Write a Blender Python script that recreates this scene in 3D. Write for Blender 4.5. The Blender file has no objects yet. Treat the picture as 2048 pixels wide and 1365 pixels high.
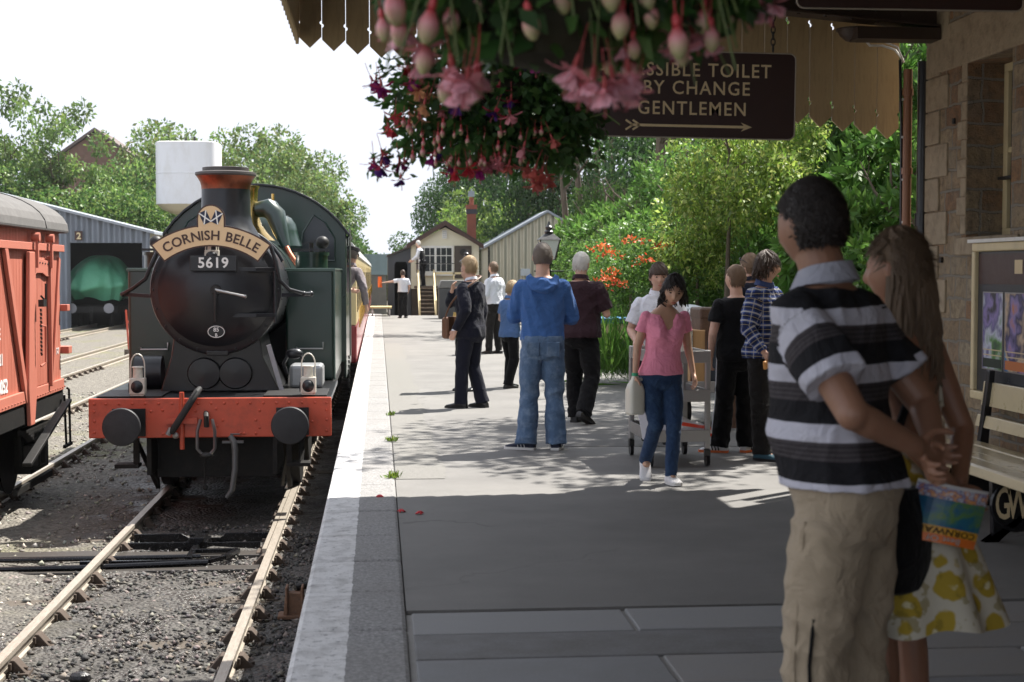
import bpy, bmesh, math, random
import numpy as np
from mathutils import Vector, Matrix, Quaternion
random.seed(7); rng = np.random.default_rng(7)
sc = bpy.context.scene; COL = sc.collection
PI = math.pi
# ------------------------------------------------------------ camera
FPX = 3000.0; CH = 1.55                       # focal length in photo pixels, eye height over the platform
YAW = math.atan(267/FPX); PIT = math.atan(137.5/FPX)
cd = bpy.data.cameras.new('camera'); cam = bpy.data.objects.new('camera', cd); COL.objects.link(cam)
cam.location = (0, 0, CH); cam.rotation_euler = (PI/2-PIT, 0, -YAW)
cd.sensor_width = 36; cd.lens = FPX/2048*36; cd.clip_start = .1; cd.clip_end = 3000
cd.dof.use_dof = True; cd.dof.focus_distance = 15.0; cd.dof.aperture_fstop = 5.0
sc.camera = cam
# ------------------------------------------------------------ light
SUN = Vector((.50, .41, 1.0)).normalized()    # towards the sun: high, to the right and ahead
ld = bpy.data.lights.new('sun', 'SUN'); sun = bpy.data.objects.new('sun', ld); COL.objects.link(sun)
ld.energy = 5.0; ld.angle = math.radians(.53); ld.color = (1, .955, .885)
sun.rotation_euler = (-SUN).to_track_quat('-Z', 'Y').to_euler(); sun.location = (30, 30, 60)
w = bpy.data.worlds.new('World'); sc.world = w; w.use_nodes = True
nt = w.node_tree; nt.nodes.clear()
sky = nt.nodes.new('ShaderNodeTexSky'); sky.sky_type = 'NISHITA'; sky.sun_disc = False
sky.sun_elevation = math.asin(SUN.z); sky.sun_rotation = math.atan2(SUN.x, SUN.y)
sky.air_density = 1.0; sky.dust_density = 4.0; sky.ozone_density = 1.0
tcw = nt.nodes.new('ShaderNodeTexCoord'); mpw = nt.nodes.new('ShaderNodeMapping'); mpw.inputs['Scale'].default_value = (1, 1, 3)
nzw = nt.nodes.new('ShaderNodeTexNoise'); nzw.inputs['Scale'].default_value = 2.2; nzw.inputs['Detail'].default_value = 6
rpw = nt.nodes.new('ShaderNodeMapRange'); rpw.inputs['From Min'].default_value = .3; rpw.inputs['From Max'].default_value = .6
rpw.inputs['To Min'].default_value = .88; rpw.inputs['To Max'].default_value = 1.0
mxw = nt.nodes.new('ShaderNodeMix'); mxw.data_type = 'RGBA'; mxw.inputs[7].default_value = (7.4, 7.8, 8.8, 1)
bgw = nt.nodes.new('ShaderNodeBackground'); bgw.inputs['Strength'].default_value = .06
outw = nt.nodes.new('ShaderNodeOutputWorld'); L = nt.links.new
L(tcw.outputs['Generated'], mpw.inputs['Vector']); L(mpw.outputs[0], nzw.inputs['Vector']); L(nzw.outputs['Fac'], rpw.inputs['Value'])
L(rpw.outputs[0], mxw.inputs[0]); L(sky.outputs[0], mxw.inputs[6]); L(mxw.outputs[2], bgw.inputs['Color']); L(bgw.outputs[0], outw.inputs[0])
sc.view_settings.view_transform = 'Standard'; sc.view_settings.look = 'None'
sc.view_settings.exposure = 1.25; sc.view_settings.gamma = 1
sc.cycles.max_bounces = 7; sc.cycles.diffuse_bounces = 3; sc.cycles.glossy_bounces = 3; sc.cycles.transmission_bounces = 4
sc.cycles.transparent_max_bounces = 6; sc.cycles.use_denoising = True; sc.cycles.sample_clamp_indirect = 6
# ------------------------------------------------------------ placing helpers
def ray(px, py):
    dx, dy = (px-1024)/FPX, (682.5-py)/FPX
    f = Vector((math.sin(YAW)*math.cos(PIT), math.cos(YAW)*math.cos(PIT), -math.sin(PIT)))
    r = Vector((math.cos(YAW), -math.sin(YAW), 0)); u = r.cross(f)
    return f+r*dx+u*dy
def at(px, py, Y):
    d = ray(px, py); return Vector((0, 0, CH))+d*(Y/d.y)
def gnd(px, py, z=0.0):
    d = ray(px, py); return Vector((0, 0, CH))+d*((z-CH)/d.z)
# ------------------------------------------------------------ mesh helpers
class MB:
    def __init__(s): s.v = []; s.f = []
    def add(s, vs, fs):
        o = len(s.v); s.v += [tuple(v) for v in vs]; s.f += [tuple(i+o for i in f) for f in fs]; return s
    def box(s, x0, x1, y0, y1, z0, z1):
        return s.add([(x0,y0,z0),(x1,y0,z0),(x1,y1,z0),(x0,y1,z0),(x0,y0,z1),(x1,y0,z1),(x1,y1,z1),(x0,y1,z1)],
                     [(0,3,2,1),(4,5,6,7),(0,1,5,4),(1,2,6,5),(2,3,7,6),(3,0,4,7)])
    def obox(s, c, sz, R=None):
        R = R or Matrix.Identity(3); c = Vector(c); a, b, d = (q/2 for q in sz)
        vs = [c+R@Vector(p) for p in [(-a,-b,-d),(a,-b,-d),(a,b,-d),(-a,b,-d),(-a,-b,d),(a,-b,d),(a,b,d),(-a,b,d)]]
        return s.add(vs, [(0,3,2,1),(4,5,6,7),(0,1,5,4),(1,2,6,5),(2,3,7,6),(3,0,4,7)])
    def bar(s, p0, p1, wx, wy, up=(0,0,1)):
        p0, p1 = Vector(p0), Vector(p1); t = (p1-p0); ln = t.length; t.normalize()
        u = Vector(up)
        if abs(t.dot(u)) > .98: u = Vector((0,1,0))
        a = t.cross(u).normalized(); b = a.cross(t)
        return s.obox((p0+p1)/2, (wx, ln, wy), Matrix((a, t, b)).transposed())
    def loft(s, rings, cap=True):
        n = len(rings[0]); o = len(s.v)
        for r in rings: s.v += [tuple(p) for p in r]
        for k in range(len(rings)-1):
            for i in range(n):
                j = (i+1) % n; a = o+k*n
                s.f.append((a+i, a+j, a+n+j, a+n+i))
        if cap:
            s.f.append(tuple(o+i for i in range(n))[::-1]); s.f.append(tuple(o+(len(rings)-1)*n+i for i in range(n)))
        return s
    def tube(s, pts, r, n=8, closed=False, cap=True, sq=1.0):
        pts = [Vector(p) for p in pts]; m = len(pts)
        rr = list(r) if hasattr(r, '__len__') else [r]*m
        T = []
        for i in range(m):
            if closed: t = pts[(i+1) % m]-pts[i-1]
            else: t = pts[min(i+1, m-1)]-pts[max(i-1, 0)]
            T.append(t.normalized() if t.length > 1e-9 else Vector((0,0,1)))
        u = Vector((0,0,1)) if abs(T[0].z) < .9 else Vector((0,1,0))
        a = T[0].cross(u).normalized(); rings = []
        for i in range(m):
            a = (a-T[i]*a.dot(T[i])).normalized(); b = T[i].cross(a)
            rings.append([pts[i]+(a*math.cos(q)+b*math.sin(q)*sq)*rr[i] for q in [2*PI*k/n for k in range(n)]])
        if closed: rings.append(rings[0]); cap = False
        return s.loft(rings, cap)
    def cyl(s, p0, p1, r0, r1=None, n=16): return s.tube([p0, p1], [r0, r0 if r1 is None else r1], n)
    def lathe(s, prof, c=(0,0,0), n=24, axis='z', sx=1.0, sy=1.0):
        rings = []
        for r, h in prof:
            ring = []
            for k in range(n):
                q = 2*PI*k/n; a, b = r*math.cos(q)*sx, r*math.sin(q)*sy
                p = (a, b, h) if axis == 'z' else ((a, h, b) if axis == 'y' else (h, a, b))
                ring.append((p[0]+c[0], p[1]+c[1], p[2]+c[2]))
            rings.append(ring)
        return s.loft(rings)
    def prism(s, poly, axis, a0, a1):
        def P(p, a): return (p[0], a, p[1]) if axis == 'y' else ((a, p[0], p[1]) if axis == 'x' else (p[0], p[1], a))
        n = len(poly)
        return s.add([P(p, a0) for p in poly]+[P(p, a1) for p in poly],
                     [tuple(range(n))[::-1], tuple(range(n, 2*n))]+[(i, (i+1) % n, n+(i+1) % n, n+i) for i in range(n)])
    def sph(s, c, r, n=12, m=8, R=None):
        r = (r, r, r) if not hasattr(r, '__len__') else r; c = Vector(c); R = R or Matrix.Identity(3)
        rings = []
        for i in range(1, m):
            a = PI*i/m
            rings.append([c+R@Vector((r[0]*math.sin(a)*math.cos(q), r[1]*math.sin(a)*math.sin(q), -r[2]*math.cos(a))) for q in [2*PI*k/n for k in range(n)]])
        o = len(s.v); s.loft(rings, False); k = len(s.v)
        s.v += [tuple(c+R@Vector((0,0,-r[2]))), tuple(c+R@Vector((0,0,r[2])))]
        last = o+(m-2)*n
        s.f += [(o+(i+1) % n, o+i, k) for i in range(n)]+[(last+i, last+(i+1) % n, k+1) for i in range(n)]
        return s
    def merge(s, M=None, vs=None, fs=None):
        return s.add([M@Vector(v) for v in vs] if M else vs, fs)
    def mesh(s, name='m'):
        me = bpy.data.meshes.new(name); me.from_pydata(s.v, [], s.f); return me
    def build(s, name, mat, parent=None, world=False, smooth=False, bevel=0, loc=None, seg=2):
        vs = s.v
        if world and parent: o = parent.location; vs = [(v[0]-o.x, v[1]-o.y, v[2]-o.z) for v in vs]
        me = bpy.data.meshes.new(name); me.from_pydata(vs, [], s.f)
        bm = bmesh.new(); bm.from_mesh(me); bmesh.ops.recalc_face_normals(bm, faces=bm.faces); bm.to_mesh(me); bm.free()
        if mat: me.materials.append(mat)
        ob = bpy.data.objects.new(name, me); COL.objects.link(ob)
        if parent: ob.parent = parent
        if loc: ob.location = loc
        if smooth:
            me.polygons.foreach_set('use_smooth', [True]*len(me.polygons))
            try: me.set_sharp_from_angle(angle=math.radians(40))
            except Exception: pass
        if bevel:
            b = ob.modifiers.new('bevel', 'BEVEL'); b.width = bevel; b.segments = seg; b.limit_method = 'ANGLE'; b.angle_limit = math.radians(35)
        return ob
def tag(o, label, cat, group=None, kind=None):
    if label: o['label'] = label
    if cat: o['category'] = cat
    if group: o['group'] = group
    if kind: o['kind'] = kind
    return o
def thing(name, label, cat, loc=(0,0,0), rz=0, group=None):
    o = bpy.data.objects.new(name, None); COL.objects.link(o); o.location = loc; o.rotation_euler = (0, 0, rz); o.empty_display_size = .2
    return tag(o, label, cat, group)
def struct(o): o['kind'] = 'structure'; return o
def part(o, label): o['label'] = label; return o
def dup(root, loc=None, rz=None, label=None, scale=None):
    def rec(o, par):
        c = o.copy(); COL.objects.link(c)
        if par: c.parent = par
        for ch in list(o.children): rec(ch, c)
        return c
    r = rec(root, None)
    if loc is not None: r.location = loc
    if rz is not None: r.rotation_euler = (0, 0, rz)
    if scale is not None: r.scale = scale if hasattr(scale, '__len__') else (scale,)*3
    if label: r['label'] = label
    return r
def np_mesh(name, V, Fq, cols=None, attrs=None):
    me = bpy.data.meshes.new(name); V = np.asarray(V, np.float32); Fq = np.asarray(Fq, np.int32); k = Fq.shape[1]
    me.vertices.add(len(V)); me.vertices.foreach_set('co', V.ravel())
    me.loops.add(Fq.size); me.loops.foreach_set('vertex_index', Fq.ravel())
    me.polygons.add(len(Fq)); me.polygons.foreach_set('loop_start', np.arange(len(Fq), dtype=np.int32)*k)
    me.update(calc_edges=True)
    if cols is not None:
        a = me.color_attributes.new('col', 'FLOAT_COLOR', 'POINT'); c = np.ones((len(V), 4), np.float32); c[:, :3] = cols; a.data.foreach_set('color', c.ravel())
    return me
def link(name, me, mat=None, parent=None, loc=None):
    if mat: me.materials.append(mat)
    o = bpy.data.objects.new(name, me); COL.objects.link(o)
    if parent: o.parent = parent
    if loc is not None: o.location = loc
    return o
def text_geo(s, size, bold=.0, space=1.0, extrude=.0):
    cu = bpy.data.curves.new('t', 'FONT'); cu.body = s; cu.size = size; cu.offset = bold*size; cu.space_character = space; cu.extrude = extrude
    cu.align_x = 'CENTER'; cu.align_y = 'CENTER'; cu.resolution_u = 3
    ob = bpy.data.objects.new('t', cu); COL.objects.link(ob); dg = bpy.context.evaluated_depsgraph_get(); dg.update()
    me = bpy.data.meshes.new_from_object(ob.evaluated_get(dg))
    vs = [tuple(v.co) for v in me.vertices]; fs = [tuple(p.vertices) for p in me.polygons]
    bpy.data.objects.remove(ob); bpy.data.curves.remove(cu); bpy.data.meshes.remove(me)
    return vs, fs
def text(name, s, size, M, mat, parent=None, bold=.012, space=1.0, squash=1.0):
    vs, fs = text_geo(s, size, bold, space, .002)
    vs = [M@Vector((v[0]*squash, v[1], v[2])) for v in vs]
    return MB().add(vs, fs).build(name, mat, parent)
def face_cam(loc, rz=0, roll=0):
    """text frame: reads from -Y (towards the camera), upright"""
    return Matrix.Translation(loc)@Matrix.Rotation(rz, 4, 'Z')@Matrix.Rotation(PI/2, 4, 'X')@Matrix.Rotation(roll, 4, 'Z')
# ------------------------------------------------------------ materials
MATS = {}
def newmat(name):
    m = bpy.data.materials.new(name); m.use_nodes = True; n = m.node_tree.nodes; n.clear()
    out = n.new('ShaderNodeOutputMaterial'); b = n.new('ShaderNodeBsdfPrincipled'); m.node_tree.links.new(b.outputs[0], out.inputs[0])
    MATS[name] = m
    return m, m.node_tree, b, out
def noise_node(nt, co, scale, detail=5, rough=.55, stretch=None):
    if stretch:
        mp = nt.nodes.new('ShaderNodeMapping'); mp.inputs['Scale'].default_value = stretch; nt.links.new(co, mp.inputs['Vector']); co = mp.outputs[0]
    n = nt.nodes.new('ShaderNodeTexNoise'); n.inputs['Scale'].default_value = scale; n.inputs['Detail'].default_value = detail; n.inputs['Roughness'].default_value = rough
    nt.links.new(co, n.inputs['Vector']); return n
def mathn(nt, op, a, b=None, clamp=False):
    n = nt.nodes.new('ShaderNodeMath'); n.operation = op; n.use_clamp = clamp
    for i, x in enumerate((a, b)):
        if x is None: continue
        if isinstance(x, (int, float)): n.inputs[i].default_value = x
        else: nt.links.new(x, n.inputs[i])
    return n.outputs[0]
def mixc(nt, fac, a, b):
    n = nt.nodes.new('ShaderNodeMix'); n.data_type = 'RGBA'
    for i, x in ((0, fac), (6, a), (7, b)):
        if isinstance(x, (int, float)): n.inputs[i].default_value = x if i == 0 else (x, x, x, 1)
        elif isinstance(x, tuple): n.inputs[i].default_value = (*x[:3], 1)
        else: nt.links.new(x, n.inputs[i])
    return n.outputs[2]
def ramp(nt, fac, stops, interp='LINEAR'):
    n = nt.nodes.new('ShaderNodeValToRGB'); cr = n.color_ramp; cr.interpolation = interp
    while len(cr.elements) < len(stops): cr.elements.new(.5)
    for e, (p, c) in zip(cr.elements, stops): e.position = p; e.color = (*c[:3], 1) if hasattr(c, '__len__') else (c, c, c, 1)
    nt.links.new(fac, n.inputs[0]); return n.outputs[0]
def bump(nt, b, h, strength, dist=.01):
    n = nt.nodes.new('ShaderNodeBump'); n.inputs['Strength'].default_value = strength; n.inputs['Distance'].default_value = dist
    nt.links.new(h, n.inputs['Height']); nt.links.new(n.outputs[0], b.inputs['Normal'])
def pm(name, col, rough=.6, metal=0., var=.12, vs=3., bmp=0., bs=40., coat=0., dirt=None, dfac=.35, stretch=None, bstretch=None, bd=.01, spec=.5):
    if name in MATS: return MATS[name]
    m, nt, b, out = newmat(name)
    tc = nt.nodes.new('ShaderNodeTexCoord').outputs['Object']
    n1 = noise_node(nt, tc, vs, 6, .6, stretch)
    c = mixc(nt, n1.outputs['Fac'], tuple(x*(1-var) for x in col), tuple(min(1, x*(1+var)) for x in col))
    if dirt:
        n2 = noise_node(nt, tc, vs*2.3, 8, .68, stretch); f = ramp(nt, n2.outputs['Fac'], [(.48, 0.), (.72, dfac)])
        c = mixc(nt, f, c, dirt)
    nt.links.new(c, b.inputs['Base Color'])
    b.inputs['Roughness'].default_value = rough; b.inputs['Metallic'].default_value = metal; b.inputs['Coat Weight'].default_value = coat; b.inputs['Coat Roughness'].default_value = .12
    b.inputs['Specular IOR Level'].default_value = spec
    if metal or coat or rough < .45:
        n4 = noise_node(nt, tc, vs*3, 6, .6); r = nt.nodes.new('ShaderNodeMapRange'); r.inputs['To Min'].default_value = max(.05, rough-.12); r.inputs['To Max'].default_value = rough+.18
        nt.links.new(n4.outputs['Fac'], r.inputs['Value']); nt.links.new(r.outputs[0], b.inputs['Roughness'])
    if bmp:
        n3 = noise_node(nt, tc, bs, 4, .6, bstretch); bump(nt, b, n3.outputs['Fac'], bmp, bd)
    return m
def leafmat(name, trans=.35, rough=.45):
    m, nt, b, out = newmat(name)
    a = nt.nodes.new('ShaderNodeAttribute'); a.attribute_name = 'col'
    nt.links.new(a.outputs['Color'], b.inputs['Base Color']); b.inputs['Roughness'].default_value = rough; b.inputs['Specular IOR Level'].default_value = .4
    t = nt.nodes.new('ShaderNodeBsdfTranslucent'); mul = mixc(nt, .5, a.outputs['Color'], (.35, .5, .05))
    nt.links.new(a.outputs['Color'], t.inputs['Color']); mx = nt.nodes.new('ShaderNodeMixShader'); mx.inputs[0].default_value = trans
    nt.links.new(b.outputs[0], mx.inputs[1]); nt.links.new(t.outputs[0], mx.inputs[2]); nt.links.new(mx.outputs[0], out.inputs[0])
    return m
LEAF = leafmat('leaf', .45); PETAL = leafmat('petal', .3, .6)
BLACK = pm('black_paint', (.007, .007, .008), .32, coat=.25, spec=.4, var=.3, vs=6, bmp=.04, bs=25)
SOOT = pm('sooty_black', (.009, .0085, .008), .66, var=.45, vs=5, bmp=.25, bs=30, dirt=(.035, .028, .02), dfac=.4, spec=.3)
IRON = pm('dark_iron', (.025, .024, .023), .5, metal=.4, var=.4, vs=9, bmp=.15, bs=40)
STEEL = pm('worn_steel', (.42, .41, .40), .34, metal=.9, var=.2, vs=12, bmp=.05, bs=60)
WHITE = pm('white_paint', (.72, .71, .67), .45, var=.08, vs=4, bmp=.05, dirt=(.35, .3, .22), dfac=.3)
CREAM = pm('cream_paint', (.66, .55, .33), .45, var=.07, vs=3, bmp=.06, bs=30, dirt=(.3, .24, .14), dfac=.25)
BROWN = pm('brown_paint', (.055, .022, .016), .4, var=.15, vs=5, bmp=.05)
TIMBER = pm('weathered_timber', (.13, .10, .075), .8, var=.4, vs=6, bmp=.4, bs=25, stretch=(1, 6, 6))
RUST = pm('rusty_iron', (.16, .085, .05), .75, metal=.2, var=.45, vs=14, bmp=.35, bs=60, dirt=(.05, .04, .035), dfac=.6)
GLASS = pm('dark_glass', (.02, .025, .03), .06, var=.2, vs=2)
# ------------------------------------------------------------ foliage helpers
def unit(a): return a/np.maximum(np.linalg.norm(a, axis=-1, keepdims=True), 1e-9)
def leaf_geo(P, D, size, cols, aspect=.42):
    n = len(P); R = rng.normal(size=(n, 3)); S = unit(np.cross(D, R)); N = np.cross(S, D); s = size[:, None]
    V = np.stack([P, P+D*s*.5+S*s*aspect*.5+N*s*.06, P+D*s-N*s*.12, P+D*s*.5-S*s*aspect*.5+N*s*.06], 1).reshape(-1, 3)
    return V, np.arange(4*n).reshape(n, 4), np.repeat(cols, 4, 0)
def pal(n, cols, jit=.25):
    c = np.array(cols)[rng.integers(0, len(cols), n)]
    return np.clip(c*(1+rng.uniform(-jit, jit, (n, 1)))*(1+rng.uniform(-.08, .08, (n, 3))), 0, 1)
def crown_geo(clumps, n, size, cols, droop=.3, aspect=.45, tuft=1, shell=.72, clumpvar=.35):
    C = np.array([c[0] for c in clumps], float); R = np.array([c[1] if hasattr(c[1], '__len__') else (c[1],)*3 for c in clumps], float)
    wts = R[:, 0]*R[:, 2]; wts = wts/wts.sum(); m = n//tuft
    k = rng.choice(len(C), m, p=wts); U = unit(rng.normal(size=(m, 3))); rad = shell+(1.06-shell)*rng.random((m, 1))**.7
    rad *= 1+.22*np.sin(U[:, :1]*7+k[:, None]*1.7)*np.sin(U[:, 1:2]*6+k[:, None])*np.cos(U[:, 2:]*5)
    P = C[k]+U*R[k]*rad
    P = np.repeat(P, tuft, 0); U = np.repeat(U, tuft, 0); kk = np.repeat(k, tuft)
    n2 = len(P); D = unit(U*.55+rng.normal(size=(n2, 3))*.6+np.array([0, 0, -droop])); sz = size*rng.uniform(.6, 1.3, n2)
    tone = rng.uniform(1-clumpvar, 1+clumpvar, len(C)); c = pal(n2, cols)*tone[kk][:, None]
    return leaf_geo(P, D, sz, np.clip(c, 0, 1), aspect)
def rclumps(n, ext, r, base=0.):
    out = []
    for i in range(n):
        u = unit(rng.normal(size=3))*rng.random()**.4
        p = (u[0]*ext[0], u[1]*ext[1], base+ext[2]*(1+u[2])); out.append((p, tuple(r*rng.uniform(.65, 1.25)*np.array([1, 1, .85]))))
    return out
BARK = pm('bark', (.11, .085, .06), .9, var=.4, vs=5, bmp=.6, bs=14, stretch=(3, 3, .6))
def limb_mesh(h, r, n, spread, z0=.35, seed=0, top=None):
    rd = random.Random(seed); mb = MB()
    pts = [Vector((rd.uniform(-.05, .05)*i*h*.1, rd.uniform(-.05, .05)*i*h*.1, h*i/5)) for i in range(6)]
    mb.tube(pts, [r*(1.25 if i == 0 else 1-.16*i) for i in range(6)], 8)
    for k in range(n):
        t = z0+(1-z0)*rd.random(); p = pts[min(4, int(t*5))].lerp(pts[min(5, int(t*5)+1)], t*5-int(t*5)); q = rd.uniform(0, 2*PI); ln = spread*rd.uniform(.6, 1.1)
        d = Vector((math.cos(q), math.sin(q), rd.uniform(.3, .9))).normalized()
        p2 = p+d*ln*.5+Vector((0,0,rd.uniform(-.1,.2)*ln)); p3 = p2+(d+Vector((rd.uniform(-.4,.4), rd.uniform(-.4,.4), .2))).normalized()*ln*.5
        mb.tube([p, p2, p3], [r*.42, r*.25, r*.07], 6)
        for _ in range(2):
            e = p2.lerp(p3, rd.random()); mb.tube([e, e+Vector((rd.uniform(-1,1), rd.uniform(-1,1), rd.uniform(0,1))).normalized()*ln*.35], [r*.13, r*.03], 5)
    return mb
# ============================================================ SETTING
GZ = -1.13                                     # yard level; rail top is at -1.0, platform at 0
def ground_mat():
    m, nt, b, out = newmat('yard_ballast'); tc = nt.nodes.new('ShaderNodeTexCoord').outputs['Object']
    n1 = noise_node(nt, tc, .35, 6, .6); n2 = noise_node(nt, tc, 9, 8, .7); n3 = noise_node(nt, tc, 1.6, 7, .65)
    v = nt.nodes.new('ShaderNodeTexVoronoi'); v.inputs['Scale'].default_value = 26; nt.links.new(tc, v.inputs['Vector'])
    base = ramp(nt, n2.outputs['Fac'], [(.3, (.085, .078, .066)), (.5, (.165, .15, .125)), (.68, (.24, .22, .185))])
    sv = nt.nodes.new('ShaderNodeSeparateColor'); nt.links.new(v.outputs['Color'], sv.inputs[0])
    stone = mixc(nt, .6, base, ramp(nt, sv.outputs[0], [(.0, (.06, .055, .045)), (.5, (.17, .155, .13)), (1., (.34, .315, .27))]))
    stone = mixc(nt, .35, stone, base)
    sep = nt.nodes.new('ShaderNodeSeparateXYZ'); nt.links.new(tc, sep.inputs[0])
    # oil and soot along the running line beside the platform
    x = mathn(nt, 'ADD', sep.outputs['X'], mathn(nt, 'MULTIPLY', mathn(nt, 'SUBTRACT', n3.outputs['Fac'], .5), 1.6))
    dx = mathn(nt, 'ABSOLUTE', mathn(nt, 'ADD', x, 1.45))
    oil = ramp(nt, mathn(nt, 'DIVIDE', dx, 4.0), [(.24, 1.), (.55, .0)])
    black = ramp(nt, n2.outputs['Fac'], [(.35, (.024, .022, .020)), (.65, (.085, .079, .072))])
    c = mixc(nt, mathn(nt, 'MULTIPLY', oil, .9), stone, black)
    moss = ramp(nt, n1.outputs['Fac'], [(.56, 0.), (.66, .6)]); c = mixc(nt, mathn(nt, 'MULTIPLY', moss, mathn(nt, 'SUBTRACT', 1., oil, True)), c, (.17, .17, .07))
    nt.links.new(c, b.inputs['Base Color'])
    wet = ramp(nt, n3.outputs['Fac'], [(.40, .85), (.58, .28)]); r = mixc(nt, oil, .92, wet)
    nt.links.new(r, b.inputs['Roughness']); b.inputs['Specular IOR Level'].default_value = .45
    h = mathn(nt, 'ADD', mathn(nt, 'MULTIPLY', v.outputs['Distance'], -1.4), n2.outputs['Fac']); bump(nt, b, h, .9, .03)
    return m
YARD = ground_mat()
def grid_ground():
    xs = np.concatenate([[-900, -300, -100, -40], np.linspace(-16, -.2, 80), [3, 10, 40, 100, 300, 900]])
    ys = np.concatenate([[-60, -10, 3], np.linspace(6.5, 32, 130), np.linspace(34, 130, 40), [200, 400, 800, 1500]])
    X, Y = np.meshgrid(xs, ys, indexing='ij'); Z = np.full_like(X, GZ)
    near = (np.abs(X+8) < 9) & (Y < 130)
    bm_ = .018*np.sin(X*3.1+np.sin(Y*1.7))*np.sin(Y*2.3+X)+.014*np.sin(X*7.3)*np.sin(Y*6.1+1)+rng.normal(size=X.shape)*.008
    Z = Z+np.where(near, bm_, 0)
    Z += np.where(Y > 60, -.2*np.clip((Y-60)/60, 0, 1)*0, 0)
    a, c = X.shape; idx = np.arange(a*c).reshape(a, c)
    F = np.stack([idx[:-1, :-1], idx[1:, :-1], idx[1:, 1:], idx[:-1, 1:]], -1).reshape(-1, 4)
    return np_mesh('ground', np.stack([X, Y, Z], -1).reshape(-1, 3), F)
g = struct(link('ground', grid_ground(), YARD)); g.data.polygons.foreach_set('use_smooth', [True]*len(g.data.polygons))
# loose stones lying in the yard: nobody could count them
def stones(n, xr, yr, smin, smax, name, cols):
    P = np.stack([rng.uniform(*xr, n), rng.uniform(*yr, n), np.full(n, GZ+.006)], -1); s = smin+(smax-smin)*rng.random(n)**3
    base = np.array([(1,0,0),(0,1,0),(-1,0,0),(0,-1,0),(0,0,.75),(0,0,-.6)], float)
    V = base[None]*rng.uniform(.55, 1.25, (n, 6, 1))+rng.normal(size=(n, 6, 3))*.18
    q = rng.uniform(0, 2*PI, n); cs, sn = np.cos(q), np.sin(q)
    Vx = V[..., 0]*cs[:, None]-V[..., 1]*sn[:, None]; Vy = V[..., 0]*sn[:, None]+V[..., 1]*cs[:, None]
    V = np.stack([Vx, Vy, V[..., 2]], -1)*s[:, None, None]+P[:, None]
    f = np.array([(0,1,4),(1,2,4),(2,3,4),(3,0,4),(1,0,5),(2,1,5),(3,2,5),(0,3,5)])
    F = (f[None]+6*np.arange(n)[:, None, None]).reshape(-1, 3)
    me = np_mesh(name, V.reshape(-1, 3), F, np.repeat(pal(n, cols, .35), 6, 0))
    m = MATS.get('loose_stone')
    if not m:
        m, nt, b, out = newmat('loose_stone'); a = nt.nodes.new('ShaderNodeAttribute'); a.attribute_name = 'col'; nt.links.new(a.outputs['Color'], b.inputs['Base Color']); b.inputs['Roughness'].default_value = .8
    return tag(link(name, me, m), None, None, None, 'stuff')
o = stones(13000, (-2.75, -.45), (7.5, 16), .004, .034, 'oily_ballast', [(.05,.048,.046),(.085,.08,.075),(.03,.029,.028),(.17,.15,.13)])
o['label'] = 'black oily stones lying between and beside the near rails'; o['category'] = 'ballast'
o = stones(16000, (-12, -2.6), (10, 34), .01, .045, 'pale_ballast', [(.25,.23,.2),(.33,.31,.27),(.17,.15,.12),(.4,.37,.3)])
o['label'] = 'pale grey loose ballast spread over the yard on the left'; o['category'] = 'ballast'
# ------------------------------------------------------------ platform
def edge_mat():
    m, nt, b, out = newmat('edge_stone'); tc = nt.nodes.new('ShaderNodeTexCoord').outputs['Object']
    n1 = noise_node(nt, tc, 70, 3, .7); n2 = noise_node(nt, tc, 7, 6, .65); n3 = noise_node(nt, tc, 1.3, 4)
    granite = ramp(nt, n1.outputs['Fac'], [(.36, (.11, .11, .115)), (.5, (.24, .24, .24)), (.66, (.44, .43, .42))])
    granite = mixc(nt, n3.outputs['Fac'], granite, (.2, .19, .18))
    paint = mixc(nt, ramp(nt, n2.outputs['Fac'], [(.46, 0.), (.70, .75)]), (.62, .61, .60), (.27, .26, .25)); n5 = noise_node(nt, tc, 26, 6, .75); paint = mixc(nt, ramp(nt, n5.outputs['Fac'], [(.56, 0.), (.62, .7)]), paint, (.2, .2, .2))
    sep = nt.nodes.new('ShaderNodeSeparateXYZ'); nt.links.new(tc, sep.inputs[0])
    e = mathn(nt, 'ADD', sep.outputs['X'], mathn(nt, 'MULTIPLY', mathn(nt, 'SUBTRACT', n2.outputs['Fac'], .5), .03))
    f = mathn(nt, 'LESS_THAN', e, -.135)
    nt.links.new(mixc(nt, f, granite, paint), b.inputs['Base Color']); b.inputs['Roughness'].default_value = .8
    bump(nt, b, mathn(nt, 'ADD', n1.outputs['Fac'], mathn(nt, 'MULTIPLY', n2.outputs['Fac'], 2.5)), .5, .008); return m
EDGE = edge_mat()
mb = MB(); y = 4.2
while y < 56:
    ln = random.choice([.78, .92, 1.05, 1.2]); y2 = min(y+ln, 56); mb.box(-.36, .12, y+.004, y2-.004, -.17, .006+random.uniform(-.002, .003)); y = y2
struct(mb.build('platform_edge', EDGE, bevel=.022))
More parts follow.
